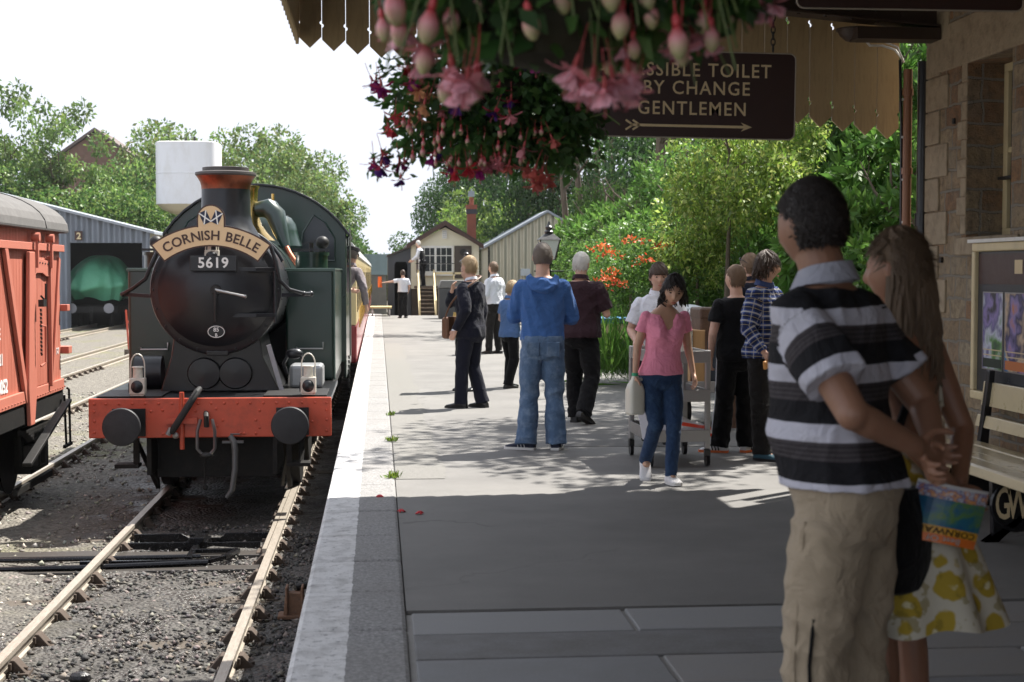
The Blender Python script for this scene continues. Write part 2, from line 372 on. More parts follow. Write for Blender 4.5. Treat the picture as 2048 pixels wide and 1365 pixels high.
def asphalt_mat():
    m, nt, b, out = newmat('platform_asphalt'); tc = nt.nodes.new('ShaderNodeTexCoord').outputs['Object']
    n1 = noise_node(nt, tc, 160, 3, .7); n2 = noise_node(nt, tc, 1.1, 7, .62); n3 = noise_node(nt, tc, .45, 4, .5, (1, .35, 1)); n4 = noise_node(nt, tc, 14, 6, .7)
    c = ramp(nt, n2.outputs['Fac'], [(.3, (.105, .101, .096)), (.5, (.138, .133, .126)), (.7, (.175, .168, .158))])
    c = mixc(nt, ramp(nt, n3.outputs['Fac'], [(.44, 0.), (.6, .4)]), c, (.19, .183, .17))
    c = mixc(nt, ramp(nt, n1.outputs['Fac'], [(.45, 0.), (.75, .45)]), c, (.3, .29, .275))
    v = nt.nodes.new('ShaderNodeTexVoronoi'); v.feature = 'DISTANCE_TO_EDGE'; v.inputs['Scale'].default_value = .42
    wv = nt.nodes.new('ShaderNodeVectorMath'); wv.operation = 'ADD'; sc3 = nt.nodes.new('ShaderNodeVectorMath'); sc3.operation = 'SCALE'; sc3.inputs['Scale'].default_value = .5
    nz = noise_node(nt, tc, 2.5, 5); nt.links.new(nz.outputs['Color'], sc3.inputs[0]); nt.links.new(tc, wv.inputs[0]); nt.links.new(sc3.outputs[0], wv.inputs[1]); nt.links.new(wv.outputs[0], v.inputs['Vector'])
    crack = mathn(nt, 'MULTIPLY', ramp(nt, v.outputs['Distance'], [(.0, .6), (.006, 0.)]), ramp(nt, n3.outputs['Fac'], [(.48, 0.), (.56, 1.)]))
    c = mixc(nt, crack, c, (.06, .055, .05))
    vs = nt.nodes.new('ShaderNodeTexVoronoi'); vs.inputs['Scale'].default_value = 5.5; vs.inputs['Randomness'].default_value = 1; nt.links.new(tc, vs.inputs['Vector'])
    gum = ramp(nt, vs.outputs['Distance'], [(.07, .55), (.1, 0.)]); c = mixc(nt, mathn(nt, 'MULTIPLY', gum, ramp(nt, n4.outputs['Fac'], [(.5, 0.), (.62, 1.)])), c, (.1, .095, .09))
    nt.links.new(c, b.inputs['Base Color']); b.inputs['Roughness'].default_value = .82
    bump(nt, b, mathn(nt, 'ADD', n1.outputs['Fac'], mathn(nt, 'MULTIPLY', n2.outputs['Fac'], 3.)), .35, .006); return m
ASPH = asphalt_mat()
MASON = pm('platform_masonry', (.12, .105, .09), .9, var=.4, vs=6, bmp=.6, bs=12, dirt=(.03, .03, .028), dfac=.7)
mb = MB(); mb.box(.122, 9, 6.83, 54, -1.2, 0); struct(mb.build('platform', ASPH))
mb = MB(); mb.box(-.27, .118, 3.0, 55, -1.3, -.172); struct(mb.build('platform_wall', MASON))
mb = MB(); mb.box(-.27, 9, -8, 6.79, -1.2, -.012); struct(mb.build('platform_base', pm('pointing_mortar', (.26, .25, .235), .9, var=.3, vs=6, bmp=.3, bs=60)))
mb = MB(); mb.prism([(54.01, -1.2), (54.01, -.01), (58, -1.12), (58, -1.2)], 'x', -.27, 6); struct(mb.build('platform_ramp', ASPH))
m_, nt_, b_, o_ = newmat('coarse_tarmac'); tc_ = nt_.nodes.new('ShaderNodeTexCoord').outputs['Object']; na = noise_node(nt_, tc_, 60, 6, .75); nb_ = noise_node(nt_, tc_, 2, 6, .65)
nt_.links.new(mixc(nt_, nb_.outputs['Fac'], ramp(nt_, na.outputs['Fac'], [(.35, (.09, .088, .083)), (.6, (.24, .23, .215))]), (.17, .165, .15)), b_.inputs['Base Color']); b_.inputs['Roughness'].default_value = .9; bump(nt_, b_, na.outputs['Fac'], .6, .008)
mb = MB(); vs_ = []
for i in range(40): y_ = 11.2+i*.55; vs_ += [(.126, y_, .004), (.50+.03*math.sin(i*1.3)+random.uniform(-.02, .02), y_, .004)]
mb.add(vs_, [(2*i, 2*i+1, 2*i+3, 2*i+2) for i in range(39)]); struct(mb.build('tarmac_strip', m_))
mb = MB(); mb.prism([(1.6, 13.2), (3.4, 13.05), (3.5, 14.6), (2.6, 14.75), (1.65, 14.5)], 'z', .001, .004); struct(mb.build('tarmac_patch', pm('tarmac_patch_mat', (.115, .112, .108), .85, var=.2, vs=4, bmp=.4, bs=150)))
def flag_mat():
    m, nt, b, out = newmat('paving_flag'); a = nt.nodes.new('ShaderNodeAttribute'); a.attribute_name = 'col'; tc = nt.nodes.new('ShaderNodeTexCoord').outputs['Object']
    n2 = noise_node(nt, tc, 3.5, 8, .65); n1 = noise_node(nt, tc, 60, 4, .7)
    c = mixc(nt, ramp(nt, n2.outputs['Fac'], [(.35, .0), (.7, .55)]), a.outputs['Color'], (.2, .205, .215)); c = mixc(nt, ramp(nt, n1.outputs['Fac'], [(.5, 0.), (.8, .3)]), c, (.3, .3, .3))
    nt.links.new(c, b.inputs['Base Color']); b.inputs['Roughness'].default_value = .7; bump(nt, b, mathn(nt, 'ADD', n2.outputs['Fac'], mathn(nt, 'MULTIPLY', n1.outputs['Fac'], .4)), .4, .012); return m
FLAG = flag_mat()
mb = MB(); cols = []; y = 6.79; r = 0
while y > -6:
    x = .135; first = [.98, 1.62, 1.0, 1.4][r % 4]; k = 0
    while x < 6:
        ln = first if k == 0 else random.choice([1.05, 1.3, 1.5]); mb.box(x+.009, min(x+ln, 6)-.009, y-.42+.008, y-.008, -.04, random.uniform(-.002, .004)); x += ln; k += 1
        t = random.uniform(.10, .23); q_ = random.uniform(.94, 1.06); cols += [(t*q_, t, t/q_)]*8
    y -= .42; r += 1
o = struct(mb.build('paving', FLAG, bevel=.006)); a = o.data.color_attributes.new('col', 'FLOAT_COLOR', 'POINT'); a.data.foreach_set('color', np.concatenate([np.array(cols), np.ones((len(cols), 1))], 1).astype(np.float32).ravel())
# ------------------------------------------------------------ bank behind the platform
def bank():
    xs = np.linspace(4.9, 60, 50); ys = np.linspace(11.6, 160, 80); X, Y = np.meshgrid(xs, ys, indexing='ij')
    t = np.clip((X-4.9)/11, 0, 1); Z = GZ+1.1+t*(6.2+1.0*np.sin(Y*.13))+.2*np.sin(X*1.7+Y)*t
    Z = np.where(Y > 52, Z-1.1*np.clip((Y-52)/6, 0, 1), Z)
    a, c = X.shape; idx = np.arange(a*c).reshape(a, c); F = np.stack([idx[:-1, :-1], idx[1:, :-1], idx[1:, 1:], idx[:-1, 1:]], -1).reshape(-1, 4)
    return np_mesh('bank', np.stack([X, Y, Z], -1).reshape(-1, 3), F)
def bank_z(x, y): return GZ+1.1+min(1, max(0, (x-4.9)/11))*6.2-(1.1*min(1, (y-52)/6) if y > 52 else 0)
o = struct(link('bank', bank(), pm('bank_soil', (.04, .045, .018), .95, var=.4, vs=2, bmp=.8, bs=6)))
# ------------------------------------------------------------ tracks
RAILPOLY = [(-.035, 0), (.035, 0), (.035, -.035), (.012, -.05), (.012, -.1), (.03, -.115), (.03, -.14), (-.03, -.14), (-.03, -.115), (-.012, -.1), (-.012, -.05), (-.035, -.035)]
RAILTOP = pm('rail_steel', (.50, .45, .38), .38, metal=.6, var=.25, vs=7, bmp=.08, bs=30, dirt=(.26, .17, .10), dfac=.45, stretch=(8, .6, 8))
CHAIR = pm('rail_chair_iron', (.075, .055, .042), .8, metal=.2, var=.4, vs=12, bmp=.3, bs=50)
SLEEPER = pm('sleeper_wood', (.085, .07, .055), .9, var=.4, vs=5, bmp=.5, bs=20, stretch=(1, 8, 8), bstretch=(1, 7, 7))
def chair_mb():
    mb = MB(); mb.box(-.17, .17, -.085, .085, -.15, -.12)
    for s in (-1, 1):
        mb.prism([(s*.045, -.122), (s*.15, -.122), (s*.075, -.035), (s*.045, -.035)], 'y', -.06, .06)
        mb.cyl((s*.13, 0, -.13), (s*.13, 0, -.09), .022, None, 8)
    mb.box(.038, .06, -.09, .09, -.1, -.05); return mb
def track(x, y0, y1, nvis, label, sleepers=True):
    t = thing('railway_track', label, 'track', (x, y0, -1.0))
    for s in (-1, 1):
        MB().prism(RAILPOLY, 'y', 0, y1-y0).build('rail', RAILTOP, t, loc=(s*.752, 0, 0))
    ch0 = chair_mb().build('rail_chair', CHAIR, t, loc=(-.752, .3, 0), bevel=.006)
    sl0 = MB().box(-1.3, 1.3, -.125, .125, -.27, -.142).build('sleeper', SLEEPER, t, loc=(0, .3, 0), bevel=.012) if sleepers else None
    for i in range(nvis):
        yy = .3+i*.72
        for s in (-1, 1):
            if i == 0 and s < 0: continue
            c = ch0.copy(); COL.objects.link(c); c.location = (s*.752, yy, 0)
        if sleepers and i:
            c = sl0.copy(); COL.objects.link(c); c.location = (random.uniform(-.04, .04), yy, random.uniform(-.008, .012)); c.rotation_euler = (0, 0, random.uniform(-.015, .015))
    return t
T1 = track(-1.75, 6.3, 120, 40, 'railway track under the steam engine, running along the platform edge')
T2 = track(-5.12, 12, 110, 40, 'railway track under the red goods van, second from the platform')
T3 = track(-8.5, 14, 75, 40, 'rusty siding track running through the weeds towards the grey shed')
T4 = track(-13.2, 40, 76, 30, 'far siding track leading into the dark mouth of the grey shed')
# point rodding and lock bars lying in the near track
t = thing('point_mechanism', 'black iron point lock and cross bars set between the near rails', 'point rods', (-1.75, 13.6, -1.0))
OIL = pm('oiled_iron', (.02, .02, .022), .22, metal=.7, var=.3, vs=10, bmp=.1, bs=50)
mb = MB(); mb.prism([(-.66, -.16), (-.66, -.03), (-.2, -.03), (-.12, -.075), (.18, -.075), (.24, -.03), (.66, -.03), (.66, -.16)], 'y', 1.35, 1.37); mb.build('lock_plate', OIL, t, bevel=.004)
mb = MB(); mb.prism([(-.66, -.16), (-.66, -.05), (-.05, -.05), (-.05, -.16)], 'y', .98, 1.0).prism([(.1, -.16), (.1, -.06), (.6, -.06), (.6, -.16)], 'y', 1.0, 1.02); mb.build('lower_plate', OIL, t, bevel=.004)
mb = MB(); mb.box(-.1, .1, .95, 1.3, -.14, -.04).box(-.07, .07, .9, 1.34, -.04, .005).cyl((-.05, 1.0, 0), (-.05, 1.0, .03), .03, None, 8).cyl((.05, 1.2, 0), (.05, 1.2, .03), .03, None, 8).box(-.03, .03, .3, .95, -.1, -.06); mb.build('lock_box', OIL, t, bevel=.006)
mb = MB(); mb.bar((-.95, .15, -.08), (.2, .15, -.08), .04, .04).bar((.2, .15, -.08), (.32, .28, -.07), .04, .04).bar((.32, .28, -.07), (.42, .62, -.07), .05, .04).bar((.42, .62, -.07), (0, .62, -.07), .05, .04); mb.build('crank', OIL, t, bevel=.004)
mb = MB(); mb.tube([(-3.1, .45, -.1), (-.9, .42, -.09), (.1, .4, -.08)], .022, 8).tube([(-3.2, .02, -.1), (-.9, 0, -.09), (.2, .1, -.08)], .025, 8); mb.build('rod', OIL, t)
mb = MB(); mb.box(-3.0, -.82, .6, .86, -.2, -.095).box(-2.7, -.82, -.08, .12, -.2, -.115).box(-.7, .7, .55, .78, -.2, -.1).box(-.7, .7, -.08, .12, -.2, -.11); mb.build('timber', pm('oily_timber', (.035, .03, .025), .5, var=.4, vs=5, bmp=.5, bs=18, stretch=(1, 7, 7)), t, bevel=.01)
t = thing('switch_blade', 'worn tapering switch blade rail lying inside the right hand rail', 'rail', (-1.06, 13.9, -1.0))
MB().prism([(-.02, 0), (.02, 0), (.012, -.12), (-.012, -.12)], 'y', 0, 4.5).build('blade', RAILTOP, t)
for i in range(6): MB().box(-.1, .03, .3+i*.72, .5+i*.72, -.14, -.09).build('slide_plate', CHAIR, t, bevel=.005)
t = thing('ground_bracket', 'rusty iron bracket standing on the ballast against the platform wall', 'bracket', gnd(590, 1235, GZ))
MB().prism([(-.09, 0), (.09, 0), (.075, .16), (.05, .2), (-.05, .2), (-.075, .16)], 'y', -.05, .05).box(-.13, .13, -.09, .09, 0, .03).box(-.07, -.05, -.07, .07, .03, .25).box(.05, .07, -.07, .07, .03, .25).build('casting', RUST, t, bevel=.008)
MB().cyl((.0, .05, .22), (.14, .12, .24), .03, None, 10).build('pin', IRON, t)
# a lump of coal and the fallen petals
tag(MB().sph(tuple(gnd(160, 1357, GZ+.03)), (.075, .05, .045), 9, 6).build('coal_lump', pm('coal', (.012, .012, .013), .35, var=.4, vs=20, bmp=.6, bs=40)), 'black lump of coal on the ballast at the bottom edge', 'coal')
REDP = pm('fallen_petal_red', (.5, .02, .03), .5, var=.3, vs=60)
for k, (px, py, z, lab) in enumerate([(803, 1025, 0, 'dark red fallen fuchsia bloom on shaded tarmac, nearest the platform edge'), (839, 1029, 0, 'bright red fallen bloom on shaded tarmac, right of the darker one'), (760, 996, 0, 'red petals fallen on the sunlit edge slabs at the shadow line'), (514, 1236, GZ, 'red bloom fallen on the dark ballast beside the right rail'), (470, 1296, GZ, 'pink petals fallen against the right rail near the bottom')]):
    p = gnd(px, py, z); mb = MB()
    for j in range(6):
        q = j*1.05+k; mb.sph(p+Vector((math.cos(q)*.014, math.sin(q)*.014, .01+.004*(j % 2))), (.016, .008, .006), 6, 5, Matrix.Rotation(q, 3, 'Z')@Matrix.Rotation(.5, 3, 'Y'))
    tag(mb.build('fallen_flower', REDP), lab, 'flower', 'fallen fuchsia blooms')
def tuft(name, px, py, n, s, label):
    p = gnd(px, py, 0); P = np.tile(np.array(p), (n, 1))+rng.normal(size=(n, 3))*np.array([s*.4, s*.5, 0]); D = unit(rng.normal(size=(n, 3))*.5+np.array([0, 0, .9]))
    V, Fq, c = leaf_geo(P, D, rng.uniform(.5, 1.2, n)*s, pal(n, [(.12, .2, .03), (.18, .25, .04)]), .25); tag(link(name, np_mesh(name, V, Fq, c), LEAF), label, 'weed', 'weeds at the platform edge')
tuft('grass_tuft', 785, 957, 60, .06, 'bright green weed tuft in the joint of the platform edge, nearest the camera')
tuft('grass_tuft', 783, 884, 40, .06, 'small weed tuft in the platform edge joint left of the man in blue hoodie')
tuft('grass_tuft', 782, 832, 30, .06, 'low weed tuft in the edge joint where a shadow crosses, left of the suited man')
# ------------------------------------------------------------ station building
WX = 4.15; WY = 11.1
def wall_mat():
    m, nt, b, out = newmat('sandstone_wall'); tc = nt.nodes.new('ShaderNodeTexCoord').outputs['Object']
    wn = noise_node(nt, tc, 5, 4); sc3 = nt.nodes.new('ShaderNodeVectorMath'); sc3.operation = 'SCALE'; sc3.inputs['Scale'].default_value = .065; nt.links.new(wn.outputs['Color'], sc3.inputs[0])
    ad = nt.nodes.new('ShaderNodeVectorMath'); nt.links.new(tc, ad.inputs[0]); nt.links.new(sc3.outputs[0], ad.inputs[1])
    sep = nt.nodes.new('ShaderNodeSeparateXYZ'); nt.links.new(ad.outputs[0], sep.inputs[0]); cmb = nt.nodes.new('ShaderNodeCombineXYZ')
    nt.links.new(mathn(nt, 'ADD', sep.outputs['Y'], sep.outputs['X']), cmb.inputs[0]); nt.links.new(sep.outputs['Z'], cmb.inputs[1])
    bk = nt.nodes.new('ShaderNodeTexBrick'); nt.links.new(cmb.outputs[0], bk.inputs['Vector'])
    bk.inputs['Scale'].default_value = 1; bk.inputs['Brick Width'].default_value = .30; bk.inputs['Row Height'].default_value = .155; bk.inputs['Mortar Size'].default_value = .011; bk.inputs['Mortar Smooth'].default_value = .25; bk.inputs['Bias'].default_value = 0
    bk.offset_frequency = 2; bk.squash = .72; bk.squash_frequency = 3; bk.offset = .42
    bk.inputs['Color1'].default_value = (.0, .0, .0, 1); bk.inputs['Color2'].default_value = (1, 1, 1, 1); bk.inputs['Mortar'].default_value = (.5, .5, .5, 1)
    st = ramp(nt, bk.outputs['Color'], [(.0, (.33, .23, .13)), (.22, (.44, .34, .21)), (.42, (.36, .19, .09)), (.6, (.40, .31, .19)), (.78, (.29, .155, .08)), (.95, (.47, .38, .25))])
    n2 = noise_node(nt, tc, 16, 8, .7); n3 = noise_node(nt, tc, 2.2, 5, .6)
    st = mixc(nt, ramp(nt, n2.outputs['Fac'], [(.42, 0.), (.66, .75)]), st, (.13, .10, .07)); st = mixc(nt, ramp(nt, n3.outputs['Fac'], [(.45, 0.), (.7, .45)]), st, (.38, .34, .27))
    c = mixc(nt, bk.outputs['Fac'], st, (.30, .27, .22)); nt.links.new(c, b.inputs['Base Color']); b.inputs['Roughness'].default_value = .9
    h = mathn(nt, 'ADD', mathn(nt, 'MULTIPLY', bk.outputs['Fac'], -1.2), mathn(nt, 'MULTIPLY', n2.outputs['Fac'], 1.1)); bump(nt, b, h, 1., .045); return m
STONE = wall_mat(); ASHLAR = pm('dressed_stone', (.33, .265, .18), .9, var=.35, vs=4, bmp=.8, bs=14, dirt=(.13, .095, .06), dfac=.7, bd=.02)
sb = thing('station_building', 'sandstone station building whose wall runs along the right side of the platform', 'building', (WX, 0, 0))
wy0, wy1, wz0, wz1 = 9.58, 10.33, 1.80, 3.02
mb = MB(); XF = 0.0
for a0, a1, z0, z1 in [(-8, wy0, -.05, 5.2), (wy1, WY, -.05, 5.2), (wy0, wy1, -.05, wz0), (wy0, wy1, wz1, 5.2)]:
    mb.add([(XF, a0, z0), (XF, a1, z0), (XF, a1, z1), (XF, a0, z1)], [(0, 1, 2, 3)])
mb.add([(XF, WY, -.05), (6, WY, -.05), (6, WY, 5.2), (XF, WY, 5.2)], [(0, 1, 2, 3)])
mb.add([(XF, -8, -.05), (6, -8, -.05), (6, -8, 5.2), (XF, -8, 5.2)], [(0, 1, 2, 3)])
mb.add([(XF, wy0, wz0), (.3, wy0, wz0), (.3, wy0, wz1), (XF, wy0, wz1)], [(0, 1, 2, 3)]); mb.add([(XF, wy1, wz0), (.3, wy1, wz0), (.3, wy1, wz1), (XF, wy1, wz1)], [(0, 1, 2, 3)])
mb.add([(XF, wy0, wz1), (.3, wy0, wz1), (.3, wy1, wz1), (XF, wy1, wz1)], [(0, 1, 2, 3)]); mb.add([(XF, wy0, wz0), (.3, wy0, wz0), (.3, wy1, wz0), (XF, wy1, wz0)], [(0, 1, 2, 3)])
mb.build('wall', STONE, sb)
MB().prism([(-.1, 5.2), (3, 6.9), (6.1, 5.2)], 'y', -8, WY+.1).build('roof', pm('slate', (.07, .07, .08), .6, var=.3, vs=4, bmp=.3, bs=12), sb)
MB().box(-.012, .05, wy0-.25, WY-.02, wz1+.002, wz1+.34).build('lintel', ASHLAR, sb, bevel=.01)
MB().box(-.02, .05, wy0-.15, wy1+.17, wz0-.13, wz0-.002).build('sill', ASHLAR, sb, bevel=.01)
mb = MB()
for i in range(9): z = wz0+.02+i*.135; ln = .17 if i % 2 else .1; mb.box(-.008, .04, wy1+.003, wy1+ln, z, z+.13)
for i in range(20): z = .0+i*.25; ln = .42 if i % 2 else .26; mb.box(-.015, .3, WY-ln, WY+.015, z+.004, z+.246)
mb.build('quoin', ASHLAR, sb, bevel=.008)
MB().box(-.06, .04, -8, WY-.45, 3.44, 3.53).build('string_course', ASHLAR, sb, bevel=.012)
wf = MB().box(.262, .32, wy0, wy1, wz0, wz0+.06).box(.262, .32, wy0, wy1, wz1-.06, wz1).box(.262, .32, wy1-.07, wy1, wz0+.06, wz1-.06).box(.262, .32, wy0, wy0+.07, wz0+.06, wz1-.06).box(.27, .31, wy0+.07, wy1-.07, 2.39, 2.43).build('window', CREAM, sb, bevel=.006)
MB().add([(.29, wy0, wz0), (.29, wy1, wz0), (.29, wy1, wz1), (.29, wy0, wz1)], [(0, 1, 2, 3)]).build('pane', GLASS, wf)
MB().box(.2, .26, wy1-.3, wy1-.06, 2.2, 2.22).build('window_stay', IRON, sb)
mb = MB().box(-.02, .03, 9.05, 9.09, 1.63, 1.67).box(-.02, .03, 10.75, 10.79, 1.62, 1.66).box(-.015, .03, 10.55, 10.58, 2.62, 2.66); mb.build('wall_bolt', IRON, sb)
# drainpipes at the corner
p = at(1816, 300, WY+.12)
t = thing('drain_pipe', 'copper brown painted drainpipe at the corner of the stone building', 'drainpipe', (p.x, WY+.14, 0)); MB().cyl((0, 0, 0), (0, 0, 3.1), .034, None, 14).build('pipe', pm('pipe_brown', (.30, .135, .07), .45, var=.15, vs=5, bmp=.05), t, smooth=True)
for z in (.5, 1.6, 2.3, 2.9): MB().cyl((0, 0, z), (0, 0, z+.05), .042, None, 14).build('collar', pm('pipe_brown', (0,0,0)), t)
p = at(1842, 300, WY+.05)
t = thing('drain_pipe', 'black cast iron drainpipe beside the brown pipe at the building corner', 'drainpipe', (p.x+.02, WY+.07, 0)); MB().cyl((0, 0, 0), (0, 0, 3.15), .043, None, 14).build('pipe', BLACK, t, smooth=True)
for z in (.9, 1.9): MB().cyl((0, 0, z), (0, 0, z+.1), .055, None, 14).build('collar', BLACK, t)
t = tag(MB().tube([at(1802, 460, WY+.16), at(1803, 250, WY+.16), at(1800, 120, WY+.14)], .012, 6).build('cable', BLACK), 'thin black cable with white clips left of the brown drainpipe', 'cable')
for py in (200, 275, 360, 445): p = at(1808, py, WY+.15); MB().box(p.x-.02, p.x+.02, p.y-.02, p.y+.02, p.z-.008, p.z+.008).build('cable_clip', WHITE).parent = t
# ------------------------------------------------------------ canopy
VY = 11.55; VX = -.60; GATE = pm('canopy_boards', (.40, .30, .165), .6, var=.12, vs=3, bmp=.1, bs=20, dirt=(.13, .085, .04), dfac=.4, stretch=(5, 5, .7))
cp = thing('platform_canopy', 'station canopy with saw toothed brown boards hanging along its edges', 'canopy', (VX, VY, 3.4))
def board(w, top, tip, hole2=True):
    """one valance board with pointed foot and half round bites at its sides; local x across, z up"""
    h = w/2-.0025; pts = []
    def bite(z, side):
        return [(side*(h-.014*math.sin(a)), z+.016*math.cos(a)*(1 if side < 0 else -1)) for a in np.linspace(0.01, PI-.01, 5)]
    L_ = [(-h, top)]; zs = [tip+.19+(top-tip-.62)*.0+.42+(.0 if top-tip<.7 else (top-tip-.62)*.55), tip+.19]
    R_ = []
    for z in zs: L_ += [(-h, z+.017)]+bite(z, -1)[1:-1]+[(-h, z-.017)]
    L_ += [(-h, tip+.085), (0, tip)]
    R_ = [(h, tip+.085)]
    for z in zs[::-1]: R_ += [(h, z-.017)]+bite(z, 1)[1:-1]+[(h, z+.017)]
    return L_+R_+[(h, top)]
bw = .180; n = int((WX-VX)/bw)
for i in range(n):
    x = (i+.5)*bw; tip = at(605, 93, VY).z+(-.125*x if x < 2.0 else -.25-.16*(x-2.0)-.0*(x-2)**2); top = at(605, 93, VY).z+.62-.06*x
    MB().prism(board(bw, top-3.4, tip-3.4), 'y', -.012, .012).build('valance_board', GATE, cp, loc=(x, 0, 0))
for i in range(46):
    tip = at(605, 93, VY).z; MB().prism(board(bw, tip+.62-3.4, tip-3.4), 'x', -.012, .012).build('valance_board', GATE, cp, loc=(0, -(i+.6)*bw, 0))
ROOFW = pm('roof_lining', (.10, .07, .04), .8, var=.2, vs=3, bmp=.2, bs=15)
MB().prism([(VX-.12, 4.02), (WX, 3.66), (WX, 3.96), (VX-.12, 4.3)], 'y', -8, VY+.1).build('roof', ROOFW, cp, world=True)
gm = pm('girder_paint', (.045, .028, .02), .5, var=.2, vs=6, bmp=.1)
zb = 3.36; R9 = Matrix.Rotation(math.atan(.088), 3, 'Y'); gc = Vector(((VX+WX)/2+.1, 10.92, zb+.088*2.3)); mb = MB()
mb.obox(gc, (WX-VX, .2, .02), R9).obox(gc+Vector((0, 0, .13)), (WX-VX, .03, .235), R9)
for i in range(22):
    q = gc+R9@Vector((-2.2+i*.2, 0, 0)); mb.cyl(q+Vector((0, -.032, .07)), q+Vector((0, -.012, .07)), .014, None, 8).cyl(q+Vector((0, -.07, -.022)), q+Vector((0, -.07, -.008)), .014, None, 8)
mb.box(3.5, WX-.02, 10.8, 11.0, zb-.1, zb-.01); mb.build('girder', gm, cp, world=True, bevel=.004)
for yy in (8.0, 5.0, 2.0, -1): MB().box(VX+.1, WX, yy-.06, yy+.06, 3.75, 3.95).build('girder', gm, cp, world=True)
p = at(1710, 58, 11.0); t = thing('ceiling_lamp', 'dark dome lamp fixed under the canopy girder near the wall corner', 'lamp', (p.x, 11.0, zb-.01)); MB().lathe([(.0, -.085), (.07, -.075), (.11, -.04), (.13, 0.0)], (0, 0, 0), 20).build('shade', gm, t, smooth=True); MB().cyl((0, 0, -.002), (0, 0, .012), .14, None, 20).build('ceiling_plate', gm, t)
tag(MB().tube([at(1725, 75, 11.1), at(1740, 92, 11.15), at(1765, 92, 11.2), at(1790, 100, 11.25), at(1806, 120, 11.27)], .009, 6).tube([at(1745, 70, 11.1), at(1770, 85, 11.15), at(1795, 95, 11.2), at(1808, 125, 11.27)], .007, 6).build('cable', WHITE), 'pale looping cables running from the girder to the drainpipes', 'cable')
# ============================================================ STEAM ENGINE
LX, LY, LZ = -1.75, 15.4, -1.0
GREEN = pm('engine_green', (.006, .027, .019), .30, coat=.5, var=.2, vs=3, bmp=.03, bs=10, dirt=(.02, .025, .02), dfac=.4)
GLOSSB = pm('gloss_black', (.006, .007, .0105), .36, coat=.12, var=.3, vs=4, bmp=.02, bs=8)
BEAMRED = pm('buffer_beam_red', (.50, .075, .035), .42, var=.14, vs=4, bmp=.05, bs=20, dirt=(.16, .035, .02), dfac=.45)
COPPER = pm('copper', (.27, .09, .05), .38, metal=.9, var=.4, vs=5, bmp=.04, dirt=(.07, .03, .02), dfac=.6)
BRASS = pm('brass', (.72, .50, .18), .2, metal=.95, var=.2, vs=6, bmp=.03)
BUFF = pm('buffer_face', (.034, .034, .037), .6, metal=.4, var=.35, vs=9, bmp=.1, bs=50)
LETTER = pm('letter_white', (.8, .8, .77), .5, var=.04)
E = thing('steam_locomotive', 'black and green tank steam engine with red buffer beam standing at the platform', 'steam engine', (LX, LY, LZ))
def lp(px, py, d):
    p = at(px, py, LY+d); return (p.x-LX, p.y-LY, p.z-LZ)
# buffer beam
bb = MB().box(-1.26, 1.25, .48, .53, .82, 1.235).build('buffer_beam', BEAMRED, E, bevel=.012)
mb = MB()
for x in [-1.2]+[-1.08+i*.135 for i in range(17)]+[1.2]: mb.sph((x, .479, 1.18), (.016, .012, .016), 8, 5)
for x in (-1.2, 1.2):
    for z in (.88, 1.0, 1.1): mb.sph((x, .479, z), (.016, .012, .016), 8, 5)
for x, z in [(-.62, 1.1), (-.5, 1.11), (.5, 1.1), (.46, 1.0), (.5, .92), (-.16, 1.1), (.05, 1.12), (-.02, 1.02), (.12, 1.0), (.06, .94), (-.36, .86), (-.5, .86), (.34, .86), (.46, .86), (1.0, .86), (1.05, .98), (-.42, .93), (.3, .86), (-1.0, .86)]: mb.sph((x, .479, z), (.016, .012, .016), 8, 5)
o = mb.build('rivets', BEAMRED, bb, smooth=True); o['kind'] = 'stuff'
for s in (-1, 1):
    b_ = MB().cyl((s*.845, .02, .985), (s*.845, .48, .985), .075, .12, 20).box(s*.845-.17, s*.845+.17, .455, .478, .84, 1.13).build('buffer', BLACK, E, smooth=True)
    MB().lathe([(0, -.022), (.1, -.018), (.185, -.004), (.195, .012), (.19, .03), (.07, .045)], (s*.845, .0, .985), 32, 'y').build('buffer_head', BUFF, b_, smooth=True)
fp = MB().box(-1.25, 1.25, .535, 2.98, 1.19, 1.232).build('footplate', BLACK, E, bevel=.006)
MB().box(.53, 1.2, .6, 1.5, 1.236, 1.25).build('tread_plate', IRON, fp, bevel=.004); MB().box(-1.2, -.53, .6, 1.5, 1.236, 1.25).build('tread_plate', IRON, fp, bevel=.004)
# smokebox, saddle, boiler
CZ = 2.36; CX = -.02
MB().lathe([(.0, 1.22), (.66, 1.22), (.705, 1.24), (.715, 1.27), (.705, 1.3), (.695, 1.32), (.695, 2.75), (.70, 2.78)], (CX, 0, CZ), 56, 'y').build('smokebox', GLOSSB, E, smooth=True)
mb = MB()
for i in range(40):
    q = 2*PI*i/40
    for yy in (1.42, 1.52, 2.64): mb.sph((CX+.697*math.cos(q), yy, CZ+.697*math.sin(q)), .013, 6, 4)
    if i % 2 == 0: mb.sph((CX+.675*math.cos(q), 1.222, CZ+.675*math.sin(q)), .014, 6, 4)
o = mb.build('smokebox_rivets', GLOSSB, E, smooth=True); o['kind'] = 'stuff'
dr = MB().lathe([(.0, 1.03), (.12, 1.034), (.3, 1.06), (.45, 1.105), (.56, 1.155), (.60, 1.18), (.62, 1.195), (.62, 1.218)], (CX, 0, CZ), 56, 'y').build('smokebox_door', GLOSSB, E, smooth=True)
for z in (CZ+.22, CZ-.28): MB().bar((CX+.1, 1.085, z), (CX+.45, 1.085, z), .02, .045).bar((CX+.44, 1.09, z), (CX+.64, 1.17, z), .03, .045).build('hinge_strap', GLOSSB, dr, bevel=.005)
MB().cyl((CX+.645, 1.18, CZ-.36), (CX+.645, 1.18, CZ+.3), .02, None, 10).build('hinge_pin', GLOSSB, dr)
